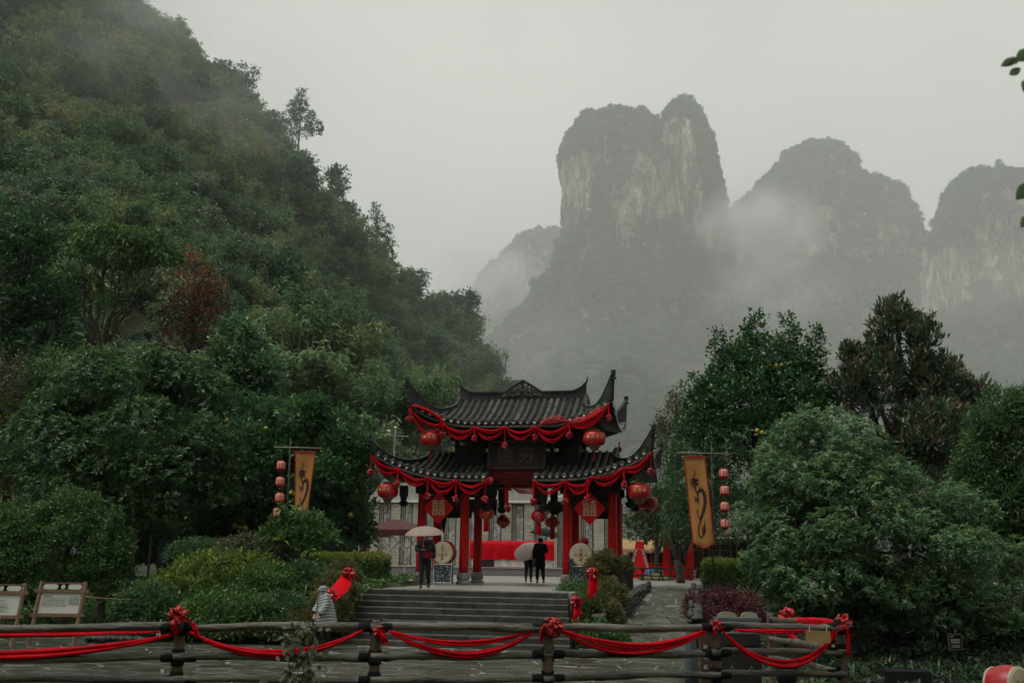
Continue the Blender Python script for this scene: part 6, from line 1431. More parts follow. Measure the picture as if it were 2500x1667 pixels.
drum('big drum with pale hide behind the person with the red bag', sp + Vector((.02, .05, 1.08)), .375, .42, -PSI - .12, [(0, .19, .12, '天'), (0, .06, .12, '下'), (0, -.07, .12, '鼓'), (0, -.2, .12, '乡'), (-.14, -.05, .10, '土'), (.15, -.05, .10, '攵')], 'pale hide drums at the gate columns')
sp = G(2.45, -1.75, HP); drum_stand('dark batik covered drum stand by the right inner column', sp, .6, .5, .66, M_BATIK)
drum('big drum with pale hide by the right inner column', sp + Vector((-.02, .05, 1.08)), .375, .42, -PSI + .1, [(0, 0, .15, '鼓'), (-.17, .0, .09, '文'), (.17, .0, .09, '化'), (0, .15, .10, '古'), (0, -.16, .11, '寨')], 'pale hide drums at the gate columns')
cloth_flower('flattened red bow on top of the right drum', sp + Vector((.08, .02, 1.52)), 0, 1.25, 'red bows by the gate')
# teal folded board beside the right column
mb = MB(); mb.box((0, 0, .42), (.06, .5, .84), ry=.06); mb.box((-.02, 0, .9), (.18, .5, .05), ry=-.3); o = mb.obj('music_stand', mk('teal board', (.02, .05, .06), (.035, .07, .08), 4, .6)); o.location = G(2.12, -2.0, HP); o.rotation_euler = (0, 0, -PSI); tag(o, 'narrow dark teal stand beside the right inner column', 'stand')
p = at(915, 1364, 45)
for i, (dx, lab) in enumerate(((-.28, 'red barrel drum nearest the trees left of the canopy'), (.28, 'red barrel drum with pale lettering beside the canopy'))):
    d_ = drum(lab, Vector((p.x + dx, p.y, HP + .85)), .27, .5, math.pi / 2 - .25, [], 'red barrel drums beside the canopy')
    text_part('鼓舞', .2, lambda a, b, c: (.28 * math.cos(a / .28 * 1.0 + .0) if False else .33, -b, a), M_PALEGOLD, d_, 'lettering', .004) if False else None
    for q, ch in ((.09, '苗'), (-.11, '鼓')):
        text_part(ch, .19, lambda a, b, c, q=q: (-(.31 + c) * math.cos((b + q) / .31), a, (.31 + c) * math.sin((b + q) / .31) + .0), M_PALEGOLD, d_, 'lettering', .003)
DS = thing('drum_rack', 'timber rack carrying the two red barrel drums', 'rack', (p.x, p.y, HP), -.25)
mb = MB()
for x in (-.5, .0, .5): mb.box((x, -.3, .36), (.07, .07, .72)); mb.box((x, .3, .36), (.07, .07, .72))
mb.box((0, -.3, .56), (1.2, .06, .08)); mb.box((0, .3, .56), (1.2, .06, .08)); mb.obj('frame', M_TIMBER, DS)
mb = MB(); mb.box((-.12, -.55, .75), (.12, .05, 1.5)); mb.obj('upright_board', M_TIMBER, DS)
# ---- stalls on the right of the square
M_STRAW = mk('straw thatch', (.30, .19, .09), (.42, .28, .14), 9, .9, .8, 30, stretch=(1, 1, .3))
M_VRED = mk('bright red board', (.62, .008, .010), (.52, .005, .008), 2, .55)
Y = 58
def ap(px, Y_=Y): q = at(px, 1408, Y_); q.z = HP; return q
TS = thing('thatched_stall', 'straw roofed timber stall at the back of the square', 'stall', ap(1592), -PSI)
mb = MB()
for x in (-1.3, 1.4):
    for y in (-.6, .6): mb.tube([(x, y, 0), (x, y, 1.7)], .05, 6)
mb.obj('posts', M_TIMBER, TS)['kind'] = 'stuff'
mb = MB(); mb.prism([(-.95, 1.55), (.95, 1.55), (.15, 2.12), (-.15, 2.12)], 3.4, lambda x, y, z: (y - 1.75, x, z)); mb.obj('thatch', M_STRAW, TS)
me_ = []; rgs = np.random.default_rng(4); n = 500; X = rgs.uniform(-1.8, 1.7, n); Pp = np.stack([X, np.full(n, -.93), np.full(n, 1.6)], 1); D = np.stack([rgs.normal(0, .2, n), rgs.normal(-.2, .2, n), -np.ones(n)], 1)
me = leaves_mesh('straw_fringe', Pp, D, np.tile([0, -1., 0], (n, 1)), rgs.uniform(.12, .3, n), .03, rgs.random(n)); o = link('straw_fringe', me, M_STRAW, TS); o['kind'] = 'stuff'
mb = MB(); mb.box((0, .5, .8), (2.6, .1, 1.6)); mb.obj('back_wall', M_DARK, TS)
AR = thing('triangular_stand', 'tall red triangular stand with white trimmed edges on the square', 'stand', ap(1562, 55), -PSI)
mb = MB(); mb.prism([(-.52, 0), (.52, 0), (.10, 1.52), (-.10, 1.52)], .1); mb.obj('panel', M_VRED, AR)
mb = MB(); mb.prism([(-.26, 1.54), (.26, 1.54), (.24, 1.95), (-.2, 1.95)], .12, lambda x, y, z: (x, y - .01, z)); mb.obj('top_box', M_VRED, AR)
for s in (-1, 1):
    mb = MB(); mb.prism([(s * .52, 0), (s * .64, 0), (s * .22, 1.52), (s * .10, 1.52)], .12, lambda x, y, z: (x, y - .02, z)); mb.obj('trim', mk('grey patterned trim', (.10, .10, .11), (.45, .44, .42), 22, .7, lo=.45, hi=.55), AR)
    mb = MB(); mb.prism([(s * .65, 0), (s * .70, 0), (s * .27, 1.52), (s * .23, 1.52)], .12, lambda x, y, z: (x, y - .02, z)); mb.obj('red_edge', M_VRED, AR)
    for k in range(9):
        q = (k + .5) / 9; mb = MB(); mb.lathe([(.028, 0), (.028, .02)], 8, (s * (.58 - .42 * q), -.045, 1.52 * q), 'Y'); mb.obj('stud', M_WHITE, AR)
RB = thing('red_booth', 'bright red booth with framed window behind the forked tree', 'booth', ap(1657, 54), -PSI)
mb = MB()
for x in (-.62, .62): mb.box((x, 0, .95), (.34, .7, 1.9))
mb.box((0, 0, .36), (.92, .68, .72)); mb.box((0, 0, 1.72), (.92, .68, .36)); mb.obj('walls', M_VRED, RB)
mb = MB(); mb.box((0, .2, 1.13), (.9, .05, .84)); mb.obj('window_pane', M_GLASS, RB)
mb = MB()
for x in (-.4, .4): mb.box((x, -.36, 1.13), (.09, .06, .88))
for z in (.72, 1.55): mb.box((0, -.36, z), (.88, .065, .09))
mb.obj('window_frame', mk('dull red frame', (.30, .01, .012), (.24, .008, .01), 4, .6), RB)
mb = MB(); mb.box((0, 0, 1.95), (1.8, .95, .12)); mb.obj('cornice', M_VRED, RB)
mb = MB(); mb.box((0, .05, 2.2), (1.3, .7, .4)); mb.obj('attic', M_VRED, RB)
lantern('round red lantern hanging beside the red booth', ap(1678, 52) + Vector((0, 0, 1.75)), .26, .24, '', 0, .4, .2, 'lanterns of the stalls', 2.2)
cloth_flower('red cloth bow above the booth lantern', ap(1678, 52) + Vector((0, 0, 2.25)), .1, 1.6, 'red bows by the gate')
RR = thing('red_railing', 'thin red railing in front of the stalls', 'railing', ap(1605, 56.5), -PSI)
mb = MB(); mb.box((0, 0, .62), (2.4, .05, .06)); mb.box((0, 0, .78), (2.4, .05, .05))
for x in np.linspace(-1.2, 1.2, 7): mb.box((x, 0, .4), (.05, .05, .8))
mb.obj('rails', M_VRED, RR)
mb = MB(); mb.lathe([(.30, 0), (.33, .2), (.30, .42), (.16, .55)], 14); o = mb.obj('blue_sack', mk('blue plastic', (.03, .10, .22), (.05, .14, .28), 5, .4), None, True); o.location = ap(1589, 55); tag(o, 'round blue covered bundle beside the red triangle', 'bundle')
M_BENCH = mk('black bench', (.012, .012, .012), (.022, .02, .018), 5, .6)
def bench(label, p):
    t = thing('bench', label, 'bench', p, -PSI, 'black benches in a row on the square')
    mb = MB(); mb.box((0, 0, .56), (1.15, .28, .05)); mb.obj('seat', M_BENCH, t)
    for x in (-.42, .42):
        for s in (-1, 1): mb = MB(); mb.tube([(x, s * .06, .54), (x + (.1 if x > 0 else -.1), s * .2, 0)], .03, 5); mb.obj('leg', M_BENCH, t)
    mb = MB(); mb.box((0, 0, .22), (.9, .03, .05)); mb.obj('stretcher', M_BENCH, t)
for i, (px, Yb_) in enumerate(((1545, 48.5), (1566, 50.5), (1592, 49), (1636, 48.6), (1660, 50), (1684, 48.4))):
    q = at(px, 1408, Yb_); q.z = HP
    bench(('black bench nearest the right column', 'black bench under the red triangle', 'black bench left of the tree mound', 'black bench just right of the tree mound', 'black bench in front of the red booth', 'black bench by the right hedge')[i], q)
q = G(4.1, 15.5, HP); mb = MB(); mb.lathe([(.95, 0), (.7, .12), (.4, .24), (.12, .34)], 18); o = mb.obj('tree_mound', mk('grassy mound', (.09, .10, .04), (.14, .13, .06), 6, .9, .5, 30), None, True); o.location = q; tag(o, 'grassy mound round the trunk of the square tree', 'mound')
# small planted tubs by the right columns
PT = G(3.22, -2.3, HP)
mb = MB(); mb.box((0, 0, .17), (1.0, .5, .34), taper=1.05); mb.box((0, 0, .35), (1.08, .56, .05)); o = mb.obj('planter_box', mk('terracotta box', (.16, .055, .03), (.22, .08, .045), 5, .7)); o.location = PT; o.rotation_euler = (0, 0, -PSI); tag(o, 'terracotta planter box at the top of the planted bed', 'planter')
lob = [(PT.x + a * .85, PT.y + b, PT.z + c * .95, .30, .3, .27) for a, b, c in ((-.35, 0, .7), (.3, .05, .72), (0, .1, .95), (-.1, -.1, .6), (.5, .1, .6), (.2, 0, 1.0))]
tree('potted_shrub', 'bushy brown green plant growing in the terracotta planter', 'shrub', PT + Vector((0, 0, .35)), lob, 'fern', .09, .04, 620, 9, .1, R, low=-.6, up=.4, vbase=.62, vvar=.4)
tb = PT + Vector((.70, .0, 0)); t = thing('wooden_tub', 'dark stave tub beside the terracotta planter', 'planter', tb, 0)
for k in range(14):
    a = 2 * math.pi * k / 14; mb = MB(); mb.box((.3 * math.cos(a), .3 * math.sin(a), .29), (.04, .13, .58), rz=a); mb.obj('stave', M_WOODB, t)
mb = MB(); mb.lathe([(.05, .44), (.28, .46)], 14); mb.obj('soil', M_SOIL, t)
lob = [(tb.x + a, tb.y, tb.z + c, .26, .26, .2) for a, c in ((-.05, .68), (.12, .62), (0, .8))]
tree('potted_shrub', 'small olive shrub growing in the dark stave tub', 'shrub', tb + Vector((0, 0, .5)), lob, 'fern', .08, .035, 240, 9, .08, R, low=-.5, up=.4, vbase=.5)
# ---- bows and ribbons beside the stairs
def ribbon(label, pts, w, mat=M_RED2, cat='ribbon', sag=.0):
    c = pts[0]; n = 20; P = []
    for k in range(n + 1):
        t = k / n * (len(pts) - 1); i = min(int(t), len(pts) - 2); f = t - i; p = pts[i].lerp(pts[i + 1], f); a = k / n; ww = w * (.35 + .65 * math.sin(math.pi * min(1, .1 + .85 * a)) + .12 * math.sin(9 * a))
        P.append([p - c + Vector((-ww / 2, .03 * math.sin(8 * a), .25 * ww)), p - c + Vector((-ww / 6, -.06, 0)), p - c + Vector((ww / 6, .02, .02)), p - c + Vector((ww / 2, -.04 * math.sin(7 * a), -.25 * ww))])
    mb = MB(); mb.grid(P); o = mb.obj('ribbon', mat, None, True); o.location = c; return tag(o, label, cat, 'red ribbons beside the stairs')
def bow(label, px, py, Y, s): return cloth_flower(label, at(px, py, Y), 0, s, 'red bows beside the stairs')
bow('upper red bow on the left of the stairs', 852, 1402, 27.4, 1.5); bow('lower red bow behind the striped raincoat', 802, 1455, 26.2, 1.75)
ribbon('wide red ribbon between the two bows left of the stairs', [at(850, 1406, 27.4), at(832, 1435, 27.0), at(812, 1452, 26.5), at(804, 1458, 26.2)], .36)
ribbon('red ribbon tail under the lower left bow', [at(801, 1460, 26.15), at(798, 1480, 26.15), at(795, 1497, 26.15)], .2)
bow('upper red bow in the bed right of the stairs', 1447, 1402, 28.6, 1.5); bow('lower red bow in the bed right of the stairs', 1408, 1470, 27.5, 1.5)
ribbon('long red ribbon hanging below the upper right bow', [at(1449, 1405, 28.55), at(1448, 1435, 28.5), at(1441, 1470, 28.4)], .26)
ribbon('red ribbon tail below the lower right bow', [at(1410, 1476, 27.45), at(1409, 1500, 27.4), at(1403, 1525, 27.4)], .22)
# stakes that carry the bows
for px, py0, py1, Y_, lab in ((852, 1402, 1480, 27.45, 'thin stake holding the upper left bow'), (802, 1455, 1540, 26.25, 'thin stake holding the lower left bow'), (1447, 1402, 1490, 28.65, 'thin stake holding the upper right bow'), (1408, 1470, 1550, 27.55, 'thin stake holding the lower right bow')):
    a = at(px, py0, Y_); g_ = gz(a.x, a.y); mb = MB(); mb.tube([(0, 0, min(g_ - a.z, -.5)), (0, 0, .02)], .018, 5); o = mb.obj('stake', M_TIMBER); o.location = a; tag(o, lab, 'stake', 'stakes carrying the red bows')
# ---- dark tarpaulin shelter under the left trees
M_TARP = mk('dark blue tarpaulin', (.012, .018, .03), (.02, .028, .042), 3, .6); M_CORR = mk('grey corrugated sheet', (.05, .055, .055), (.09, .095, .09), 5, .5)
p = at(430, 1385, 35.5); p.z = gz(p.x, p.y); t = thing('shelter', 'dark tarpaulin shelter under the left trees', 'shelter', p, .1)
mb = MB(); mb.box((.3, .5, .8), (2.2, .05, 1.6)); mb.obj('tarpaulin', M_TARP, t)
mb = MB()
for x in (-1.0, -.2, .5, 1.3): mb.tube([(x, .3, -.2), (x, .3, 1.7)], .045, 6)
mb.obj('posts', M_BARK, t)['kind'] = 'stuff'
mb = MB(); P = [[(-2.2 + .9 * a + .015 * (i % 2), .0 + .06 * (i % 2), .15 + .85 * a - .07 * i * .35) for a in np.linspace(0, 1, 3)] for i in range(12)]; mb.grid(P); mb.obj('corrugated_sheet', M_CORR, t)
p = at(196, 1345, 31.5); mb = MB(); 
me = crown('blossom', [(0, 0, 0, .5, .3, .42), (.35, 0, .25, .25, .2, .2)], 150, 7, .1, .08, .05, R, vbase=.9, vvar=.1); o = link('white_blossom', me, mk('white petals', (.42, .42, .46), (.34, .35, .38), 9, .7)); o.location = p; tag(o, 'patch of white blossom showing through the left bushes', 'blossom')
# flood lamp pole behind the left roof
p = at(958, 1210, 66); g_ = 1.6; t = thing('lamp_post', 'slim lamp post with two white heads behind the left roof', 'lamp post', (p.x, p.y, g_), 0)
h = at(958, 1062, 66).z - g_; mb = MB(); mb.tube([(0, 0, 0), (0, 0, h)], .05, 6); mb.tube([(-.5, 0, h), (.9, 0, h - .08)], .03, 5); mb.obj('pole', M_CONC, t)
for x, z in ((-.4, .28), (.02, .52)): mb = MB(); mb.lathe([(.03, -.06), (.12, -.04), (.13, .02), (.06, .07)], 10, (x, 0, h + z)); mb.tube([(x, 0, h), (x, 0, h + z)], .02, 4); mb.obj('lamp_head', M_WHITE, t)
# ================================================================== people and umbrellas
M_SKIN = mk('skin', (.50, .31, .22), (.44, .27, .19), 5, .5); M_HAIR = mk('black hair', (.010, .009, .008), (.018, .016, .014), 12, .5, .4, 60, spec=.3)
M_PUFF = mk('black puffer jacket', (.014, .017, .018), (.03, .034, .035), 5, .3, .3, 20, spec=.5); M_JEAN = mk('dark jeans', (.012, .022, .028), (.02, .032, .038), 6, .8, .3, 40)
M_COAT = mk('black wool coat', (.006, .008, .010), (.012, .014, .016), 6, .9); M_BOOT = mk('dark shoe', (.015, .012, .011), (.025, .02, .018), 6, .5); M_CREAM = mk('cream jacket', (.42, .34, .27), (.36, .29, .23), 4, .7); M_BAG = mk('crimson bag', (.30, .005, .018), (.22, .004, .014), 4, .5)
def skinned(name, nodes, edges, root, mat, parent=None, sub=2):
    """grow one continuous surface over a joint skeleton: nodes {key: (pos, rx, ry)}"""
    ks = list(nodes); me = bpy.data.meshes.new(name); me.from_pydata([nodes[k][0] for k in ks], [(ks.index(a), ks.index(b)) for a, b in edges], [])
    o = bpy.data.objects.new(name, me); COL.objects.link(o); md = o.modifiers.new('skin', 'SKIN'); md.use_smooth_shade = True
    for i, k in enumerate(ks): sv = me.skin_vertices[0].data[i]; sv.radius = (nodes[k][1], nodes[k][2] if len(nodes[k]) > 2 else nodes[k][1]); sv.use_root = (k == root)
    s = o.modifiers.new('sub', 'SUBSURF'); s.levels = sub; s.render_levels = sub
    dg = bpy.context.evaluated_depsgraph_get(); m2 = bpy.data.meshes.new_from_object(o.evaluated_get(dg)); m2.name = name; bpy.data.objects.remove(o); bpy.data.meshes.remove(me)
    m2.materials.clear(); m2.shade_smooth(); return link(name, m2, mat, parent)
def person(label, loc, rz, h, pose, top_mat, leg_mat, group='people in the rain', long_coat=False, hair=True, back=False):
    """pose: joint overrides; y- is where the person faces"""
    J = dict(pelvis=(0, 0, .93), spine=(0, .0, 1.12), chest=(0, .0, 1.31), neck=(0, -.005, 1.455), head=(0, -.015, 1.555), crown=(0, -.01, 1.645),
             shL=(-.175, .0, 1.385), elL=(-.24, .04, 1.12), wrL=(-.23, -.06, .90), shR=(.175, .0, 1.385), elR=(.24, .04, 1.12), wrR=(.23, -.06, .90),
             hipL=(-.09, 0, .88), knL=(-.1, -.03, .48), anL=(-.1, .02, .08), toL=(-.11, -.13, .035), hipR=(.09, 0, .88), knR=(.1, -.03, .48), anR=(.1, .02, .08), toR=(.11, -.13, .035))
    J.update(pose); s = h / 1.70; J = {k: tuple(c * s for c in v) for k, v in J.items()}
    nd = {'pelvis': (J['pelvis'], .13 * s, .10 * s), 'spine': (J['spine'], .115 * s, .09 * s), 'chest': (J['chest'], .13 * s, .095 * s), 'neck': (J['neck'], .05 * s), 'head': (J['head'], .082 * s, .092 * s), 'crown': (J['crown'], .06 * s)}
    ed = [('pelvis', 'spine'), ('spine', 'chest'), ('chest', 'neck'), ('neck', 'head'), ('head', 'crown')]
    for S in 'LR':
        nd.update({'sh' + S: (J['sh' + S], .055 * s), 'el' + S: (J['el' + S], .04 * s), 'wr' + S: (J['wr' + S], .026 * s), 'hip' + S: (J['hip' + S], .085 * s), 'kn' + S: (J['kn' + S], .055 * s), 'an' + S: (J['an' + S], .036 * s), 'to' + S: (J['to' + S], .032 * s)})
        ed += [('chest', 'sh' + S), ('sh' + S, 'el' + S), ('el' + S, 'wr' + S), ('pelvis', 'hip' + S), ('hip' + S, 'kn' + S), ('kn' + S, 'an' + S), ('an' + S, 'to' + S)]
        w, e = Vector(J['wr' + S]), Vector(J['el' + S]); d = (w - e).normalized(); pl = w + d * .055 * s; nd['pa' + S] = (tuple(pl), .032 * s, .016 * s); ed.append(('wr' + S, 'pa' + S))
        sd = d.cross(Vector((0, 0, 1))); sd = sd.normalized() if sd.length > .1 else Vector((1, 0, 0)); cu = (d.cross(sd)).normalized() * (.4 if S == 'L' else .4)
        for q in range(4):
            b = pl + d * .03 * s + sd * (q - 1.5) * .017 * s; l = (.05, .062, .058, .045)[q] * s; m1 = b + d * l * .6; t1 = m1 + (d + cu * 1.4).normalized() * l * .5
            nd['f%d%s' % (q, S)] = (tuple(m1), .009 * s); nd['g%d%s' % (q, S)] = (tuple(t1), .007 * s); ed += [('pa' + S, 'f%d%s' % (q, S)), ('f%d%s' % (q, S), 'g%d%s' % (q, S))]
        t0 = w + d * .03 * s + sd * .03 * s; t1 = t0 + (d + sd * .9).normalized() * .045 * s; nd['t0' + S] = (tuple(t1), .010 * s); ed.append(('pa' + S, 't0' + S))
    o = skinned('person', nd, ed, 'pelvis', M_SKIN, None); o.location = loc; o.rotation_euler = (0, 0, rz); tag(o, label, 'person', group)
    # clothes follow the same joints
    jn = {k: nd[k] for k in ('spine', 'chest')}; jn['hem'] = ((J['pelvis'][0], J['pelvis'][1], J['pelvis'][2] - (.0 if not long_coat else .0)), .195 * s, .15 * s); jn['spine'] = (J['spine'], .195 * s, .15 * s); jn['chest'] = (J['chest'], .20 * s, .14 * s); jn['collar'] = ((J['neck'][0], J['neck'][1], J['neck'][2] - .02 * s), .075 * s)
    je = [('hem', 'spine'), ('spine', 'chest'), ('chest', 'collar')]
    if long_coat: jn['skirt'] = ((J['pelvis'][0], J['pelvis'][1] + .01, J['pelvis'][2] - .22 * s), .215 * s, .17 * s); jn['skirt2'] = ((J['pelvis'][0], J['pelvis'][1] + .02, J['pelvis'][2] - .42 * s), .23 * s, .18 * s); je += [('skirt2', 'skirt'), ('skirt', 'hem')]
    for S in 'LR':
        w, e = Vector(J['wr' + S]), Vector(J['el' + S]); jn['sh' + S] = (J['sh' + S], .105 * s); jn['el' + S] = (J['el' + S], .088 * s); jn['wr' + S] = (tuple(e.lerp(w, .93)), .06 * s); je += [('chest', 'sh' + S), ('sh' + S, 'el' + S), ('el' + S, 'wr' + S)]
    skinned('jacket', jn, je, 'spine', top_mat, o)
    tn = {'p': (J['pelvis'], .15 * s, .12 * s)}; te = []
    for S in 'LR': tn['h' + S] = (J['hip' + S], .112 * s); tn['k' + S] = (J['kn' + S], .085 * s); tn['a' + S] = ((J['an' + S][0], J['an' + S][1], J['an' + S][2] + .02 * s), .055 * s); te += [('p', 'h' + S), ('h' + S, 'k' + S), ('k' + S, 'a' + S)]
    skinned('trousers', tn, te, 'p', leg_mat, o)
    for S in 'LR':
        a, t_ = Vector(J['an' + S]), Vector(J['to' + S]); skinned('shoe', {'a': (tuple(a + Vector((0, .03 * s, -.0))), .05 * s), 'm': (tuple(a.lerp(t_, .5)), .046 * s), 't': (tuple(t_), .042 * s)}, [('a', 'm'), ('m', 't')], 'a', M_BOOT, o)
    hd = Vector(J['head'])
    if hair:
        mb = MB(); P = []
        for i in range(9):
            e = math.radians(-35 + 125 * i / 8); row = []
            for j in range(17):
                a = 2 * math.pi * j / 16; k = 1.0; r = .104 * s; x, y, z = r * math.cos(e) * math.cos(a), r * 1.1 * math.cos(e) * math.sin(a), r * 1.12 * math.sin(e)
                front = math.cos(a + math.pi / 2)   # 1 toward -y
                if front > .35 and e < .55 and not back: z = max(z, r * .55); x *= .97
                row.append((hd.x + x, hd.y + y + .012 * s, hd.z + z + .028 * s))
            P.append(row)
        mb.grid(P); mb.obj('hair', M_HAIR, o, True)
    for x in (-.032, .032): mb = MB(); mb.lathe([(.002, -.01), (.011, -.004), (.011, .004), (.002, .01)], 8, (hd.x + x * s, hd.y - .088 * s, hd.z + .005 * s)); mb.obj('eye', M_HAIR, o)
    mb = MB(); mb.add([(hd.x - .014 * s, hd.y - .085 * s, hd.z - .03 * s), (hd.x + .014 * s, hd.y - .085 * s, hd.z - .03 * s), (hd.x, hd.y - .115 * s, hd.z - .028 * s), (hd.x, hd.y - .088 * s, hd.z + .012 * s)], [(0, 1, 2), (0, 2, 3), (2, 1, 3)]); mb.obj('nose', M_SKIN, o, True)
    mb = MB(); mb.box((hd.x, hd.y - .084 * s, hd.z - .052 * s), (.04 * s, .012, .009)); mb.obj('mouth', mk('lips', (.30, .10, .09), (.26, .09, .08), 5, .5), o)
    for x in (-1, 1): mb = MB(); mb.lathe([(.004, -.02), (.014, -.012), (.016, .01), (.006, .022)], 8, (hd.x + x * .088 * s, hd.y + .01, hd.z - .004)); mb.obj('ear', M_SKIN, o)
    return o, {k: Matrix.Rotation(rz, 3, 'Z') @ Vector(v) + Vector(loc) for k, v in J.items()}
def thin_cloth(m, k=.5):
    t = m.node_tree; b = t.nodes['Principled BSDF']; tr = N(t, 'ShaderNodeBsdfTranslucent'); mx = N(t, 'ShaderNodeMixShader'); mx.inputs[0].default_value = k
    t.links.new(b.inputs['Base Color'].links[0].from_socket, tr.inputs[0]); t.links.new(b.outputs[0], mx.inputs[1]); t.links.new(tr.outputs[0], mx.inputs[2]); t.links.new(mx.outputs[0], t.nodes['Material Output'].inputs[0]); return m
def umbrella(label, tip, axis, r, depth, mat, grip, nrib=8):
    """canopy of panels between ribs; axis points from handle to tip"""
    ax = Vector(axis).normalized(); t = thing('umbrella', label, 'umbrella', Vector(tip), 0, 'umbrellas')
    Q = ax.to_track_quat('Z', 'Y').to_matrix(); P = []
    def pt(a, f, lift=0): return Q @ Vector((r * math.sin(f * 1.15) / math.sin(1.15) * math.cos(a), r * math.sin(f * 1.15) / math.sin(1.15) * math.sin(a), -depth * (1 - math.cos(f * 1.15)) / (1 - math.cos(1.15)) + lift))
    m = 3
    for i in range(9):
        f = i / 8; row = []
        for j in range(nrib * m + 1):
            a = 2 * math.pi * j / (nrib * m); k = abs(math.sin(math.pi * (j % m) / m)); row.append(pt(a, f * (1 - .05 * k * f), -.03 * r * k * f))
        P.append(row)
    mb = MB(); mb.grid(P); mb.obj('canopy', mat, t, False)
    mb = MB()
    for k in range(nrib): mb.tube([pt(2 * math.pi * k / nrib, f, -.008) for f in np.linspace(.02, 1.0, 7)], .004, 4)
    mb.obj('ribs', M_STEEL, t)['kind'] = 'stuff'
    mb = MB(); mb.tube([Q @ Vector((0, 0, .05)), Q @ Vector((0, 0, -depth)), Vector(grip) - Vector(tip)], .008, 6); mb.obj('shaft', M_STEEL, t)
    g = Vector(grip) - Vector(tip); mb = MB(); mb.tube([g + ax * .04, g - ax * .08], .016, 8); mb.obj('handle', M_WOOD, t); return t
M_PINK = mk('pale pink umbrella cloth', (.50, .40, .34), (.46, .36, .31), 3, .6); M_PINKB = mk('pale cream umbrella cloth', (.74, .64, .57), (.68, .58, .52), 3, .6); M_GREYU = mk('slate umbrella cloth', (.13, .155, .165), (.17, .195, .205), 3, .5)
for m_ in (M_PINK, M_PINKB, M_GREYU): thin_cloth(m_)
# person with the red bag under the pale umbrella
loc = G(-1.52, -7.35, HP)
po, J = person('person in black puffer jacket with red shoulder bag under pale umbrella', loc, .05, 1.66, dict(elL=(-.27, -.04, 1.13), wrL=(-.1, -.22, 1.15), elR=(.25, .05, 1.12), wrR=(.26, .0, .86), knL=(-.1, -.06, .47), anL=(-.1, -.1, .08), toL=(-.13, -.26, .035), knR=(.1, -.02, .48), anR=(.12, .12, .11), toR=(.12, .0, .04), head=(.03, -.03, 1.55), crown=(.03, -.03, 1.64)), M_PUFF, M_JEAN)
for k in range(7):
    mb = MB(); z = 1.0 + .06 * k; w = .2 + .01 * math.sin(k * .9); mb.tube([(w * 1.0 * math.cos(a), w * .80 * math.sin(a), z) for a in np.linspace(0, 2 * math.pi, 21)], .016, 6, cap=False); mb.obj('jacket_quilting', M_PUFF, po, True)
bg_ = thing('shoulder_bag', 'crimson shoulder bag worn by the person in the puffer jacket', 'bag', loc, .05); mb = MB(); mb.box((.09, -.235, .96), (.25, .09, .17), taper=.92); mb.box((.09, -.28, 1.0), (.25, .02, .10)); mb.obj('body', M_BAG, bg_)
mb = MB(); mb.tube([(-.02, -.225, 1.03), (-.06, -.2, 1.2), (-.10, -.165, 1.36), (-.10, .0, 1.47), (.05, .14, 1.3), (.18, .05, 1.05)], .016, 5, sq=2.2); mb.obj('strap', M_BAG, bg_)
g = J['wrL'] + Vector((.02, -.04, .03)); umbrella('pale pink umbrella over the person with the red bag', at(1037, 1284, 29.9), (-.03, -.1, 1), .60, .24, M_PINK, g)
# the two walking away
loc = G(.35, 2.3, HP); po, J = person('person in long black coat walking away under grey umbrella', loc, math.pi + .1, 1.74, dict(elL=(-.25, -.05, 1.14), wrL=(-.14, -.22, 1.28), elR=(.24, .03, 1.12), wrR=(.25, -.02, .86), knL=(-.1, .0, .48), anL=(-.12, .12, .10), toL=(-.13, .0, .04), anR=(.1, -.04, .08), toR=(.1, -.18, .035)), M_COAT, M_COAT, long_coat=True, back=True)
umbrella('slate grey umbrella over the person in the black coat', at(1334, 1290, 39.0), (.16, -.12, 1), .62, .24, M_GREYU, J['wrL'] + Vector((0, 0, .04)))
loc = G(-.38, 3.9, HP); po, J = person('person in cream jacket walking away behind a tilted pale umbrella', loc, math.pi - .1, 1.6, dict(elL=(-.25, -.06, 1.12), wrL=(-.12, -.2, 1.22), anR=(.11, .1, .09), toR=(.11, -.02, .04)), M_CREAM, M_JEAN, back=True)
umbrella('pale umbrella tilted back over the shoulder of the person in cream', at(1284, 1336, 40.5) + Vector((-.02, -.25, .02)), (-.3, -.6, .74), .54, .24, M_PINKB, J['wrL'])
mb = MB(); mb.box((0, 0, 0), (.26, .1, .2), taper=.9); mb.tube([(-.1, 0, .1), (0, 0, .3), (.1, 0, .1)], .012, 5); o = mb.obj('handbag', M_COAT); o.location = G(-.02, 2.6, HP + .78); o.rotation_euler = (0, 0, -PSI); tag(o, 'small black handbag carried between the two walking people', 'bag')
# person in the striped raincoat, walking left
M_STR, t, b = mat_new('striped raincoat'); tcn = N(t, 'ShaderNodeTexCoord'); wv = N(t, 'ShaderNodeTexWave', Scale=4.6, Distortion=2.2, Detail=2.0); wv.bands_direction = 'Z'; mp = N(t, 'ShaderNodeMapping'); mp.inputs['Rotation'].default_value = (0, .28, 0); t.links.new(tcn.outputs['Object'], mp.inputs[0]); t.links.new(mp.outputs[0], wv.inputs['Vector'])
wv.inputs['Detail Scale'].default_value = 2.0; r = N(t, 'ShaderNodeValToRGB'); e = r.color_ramp.elements; e[0].position = .16; e[0].color = (.06, .07, .075, 1); e[1].position = .34; e[1].color = (.36, .38, .375, 1); t.links.new(wv.outputs['Fac'], r.inputs[0]); t.links.new(r.outputs[0], b.inputs['Base Color']); b.inputs['Roughness'].default_value = .55; b.inputs['Specular IOR Level'].default_value = .25
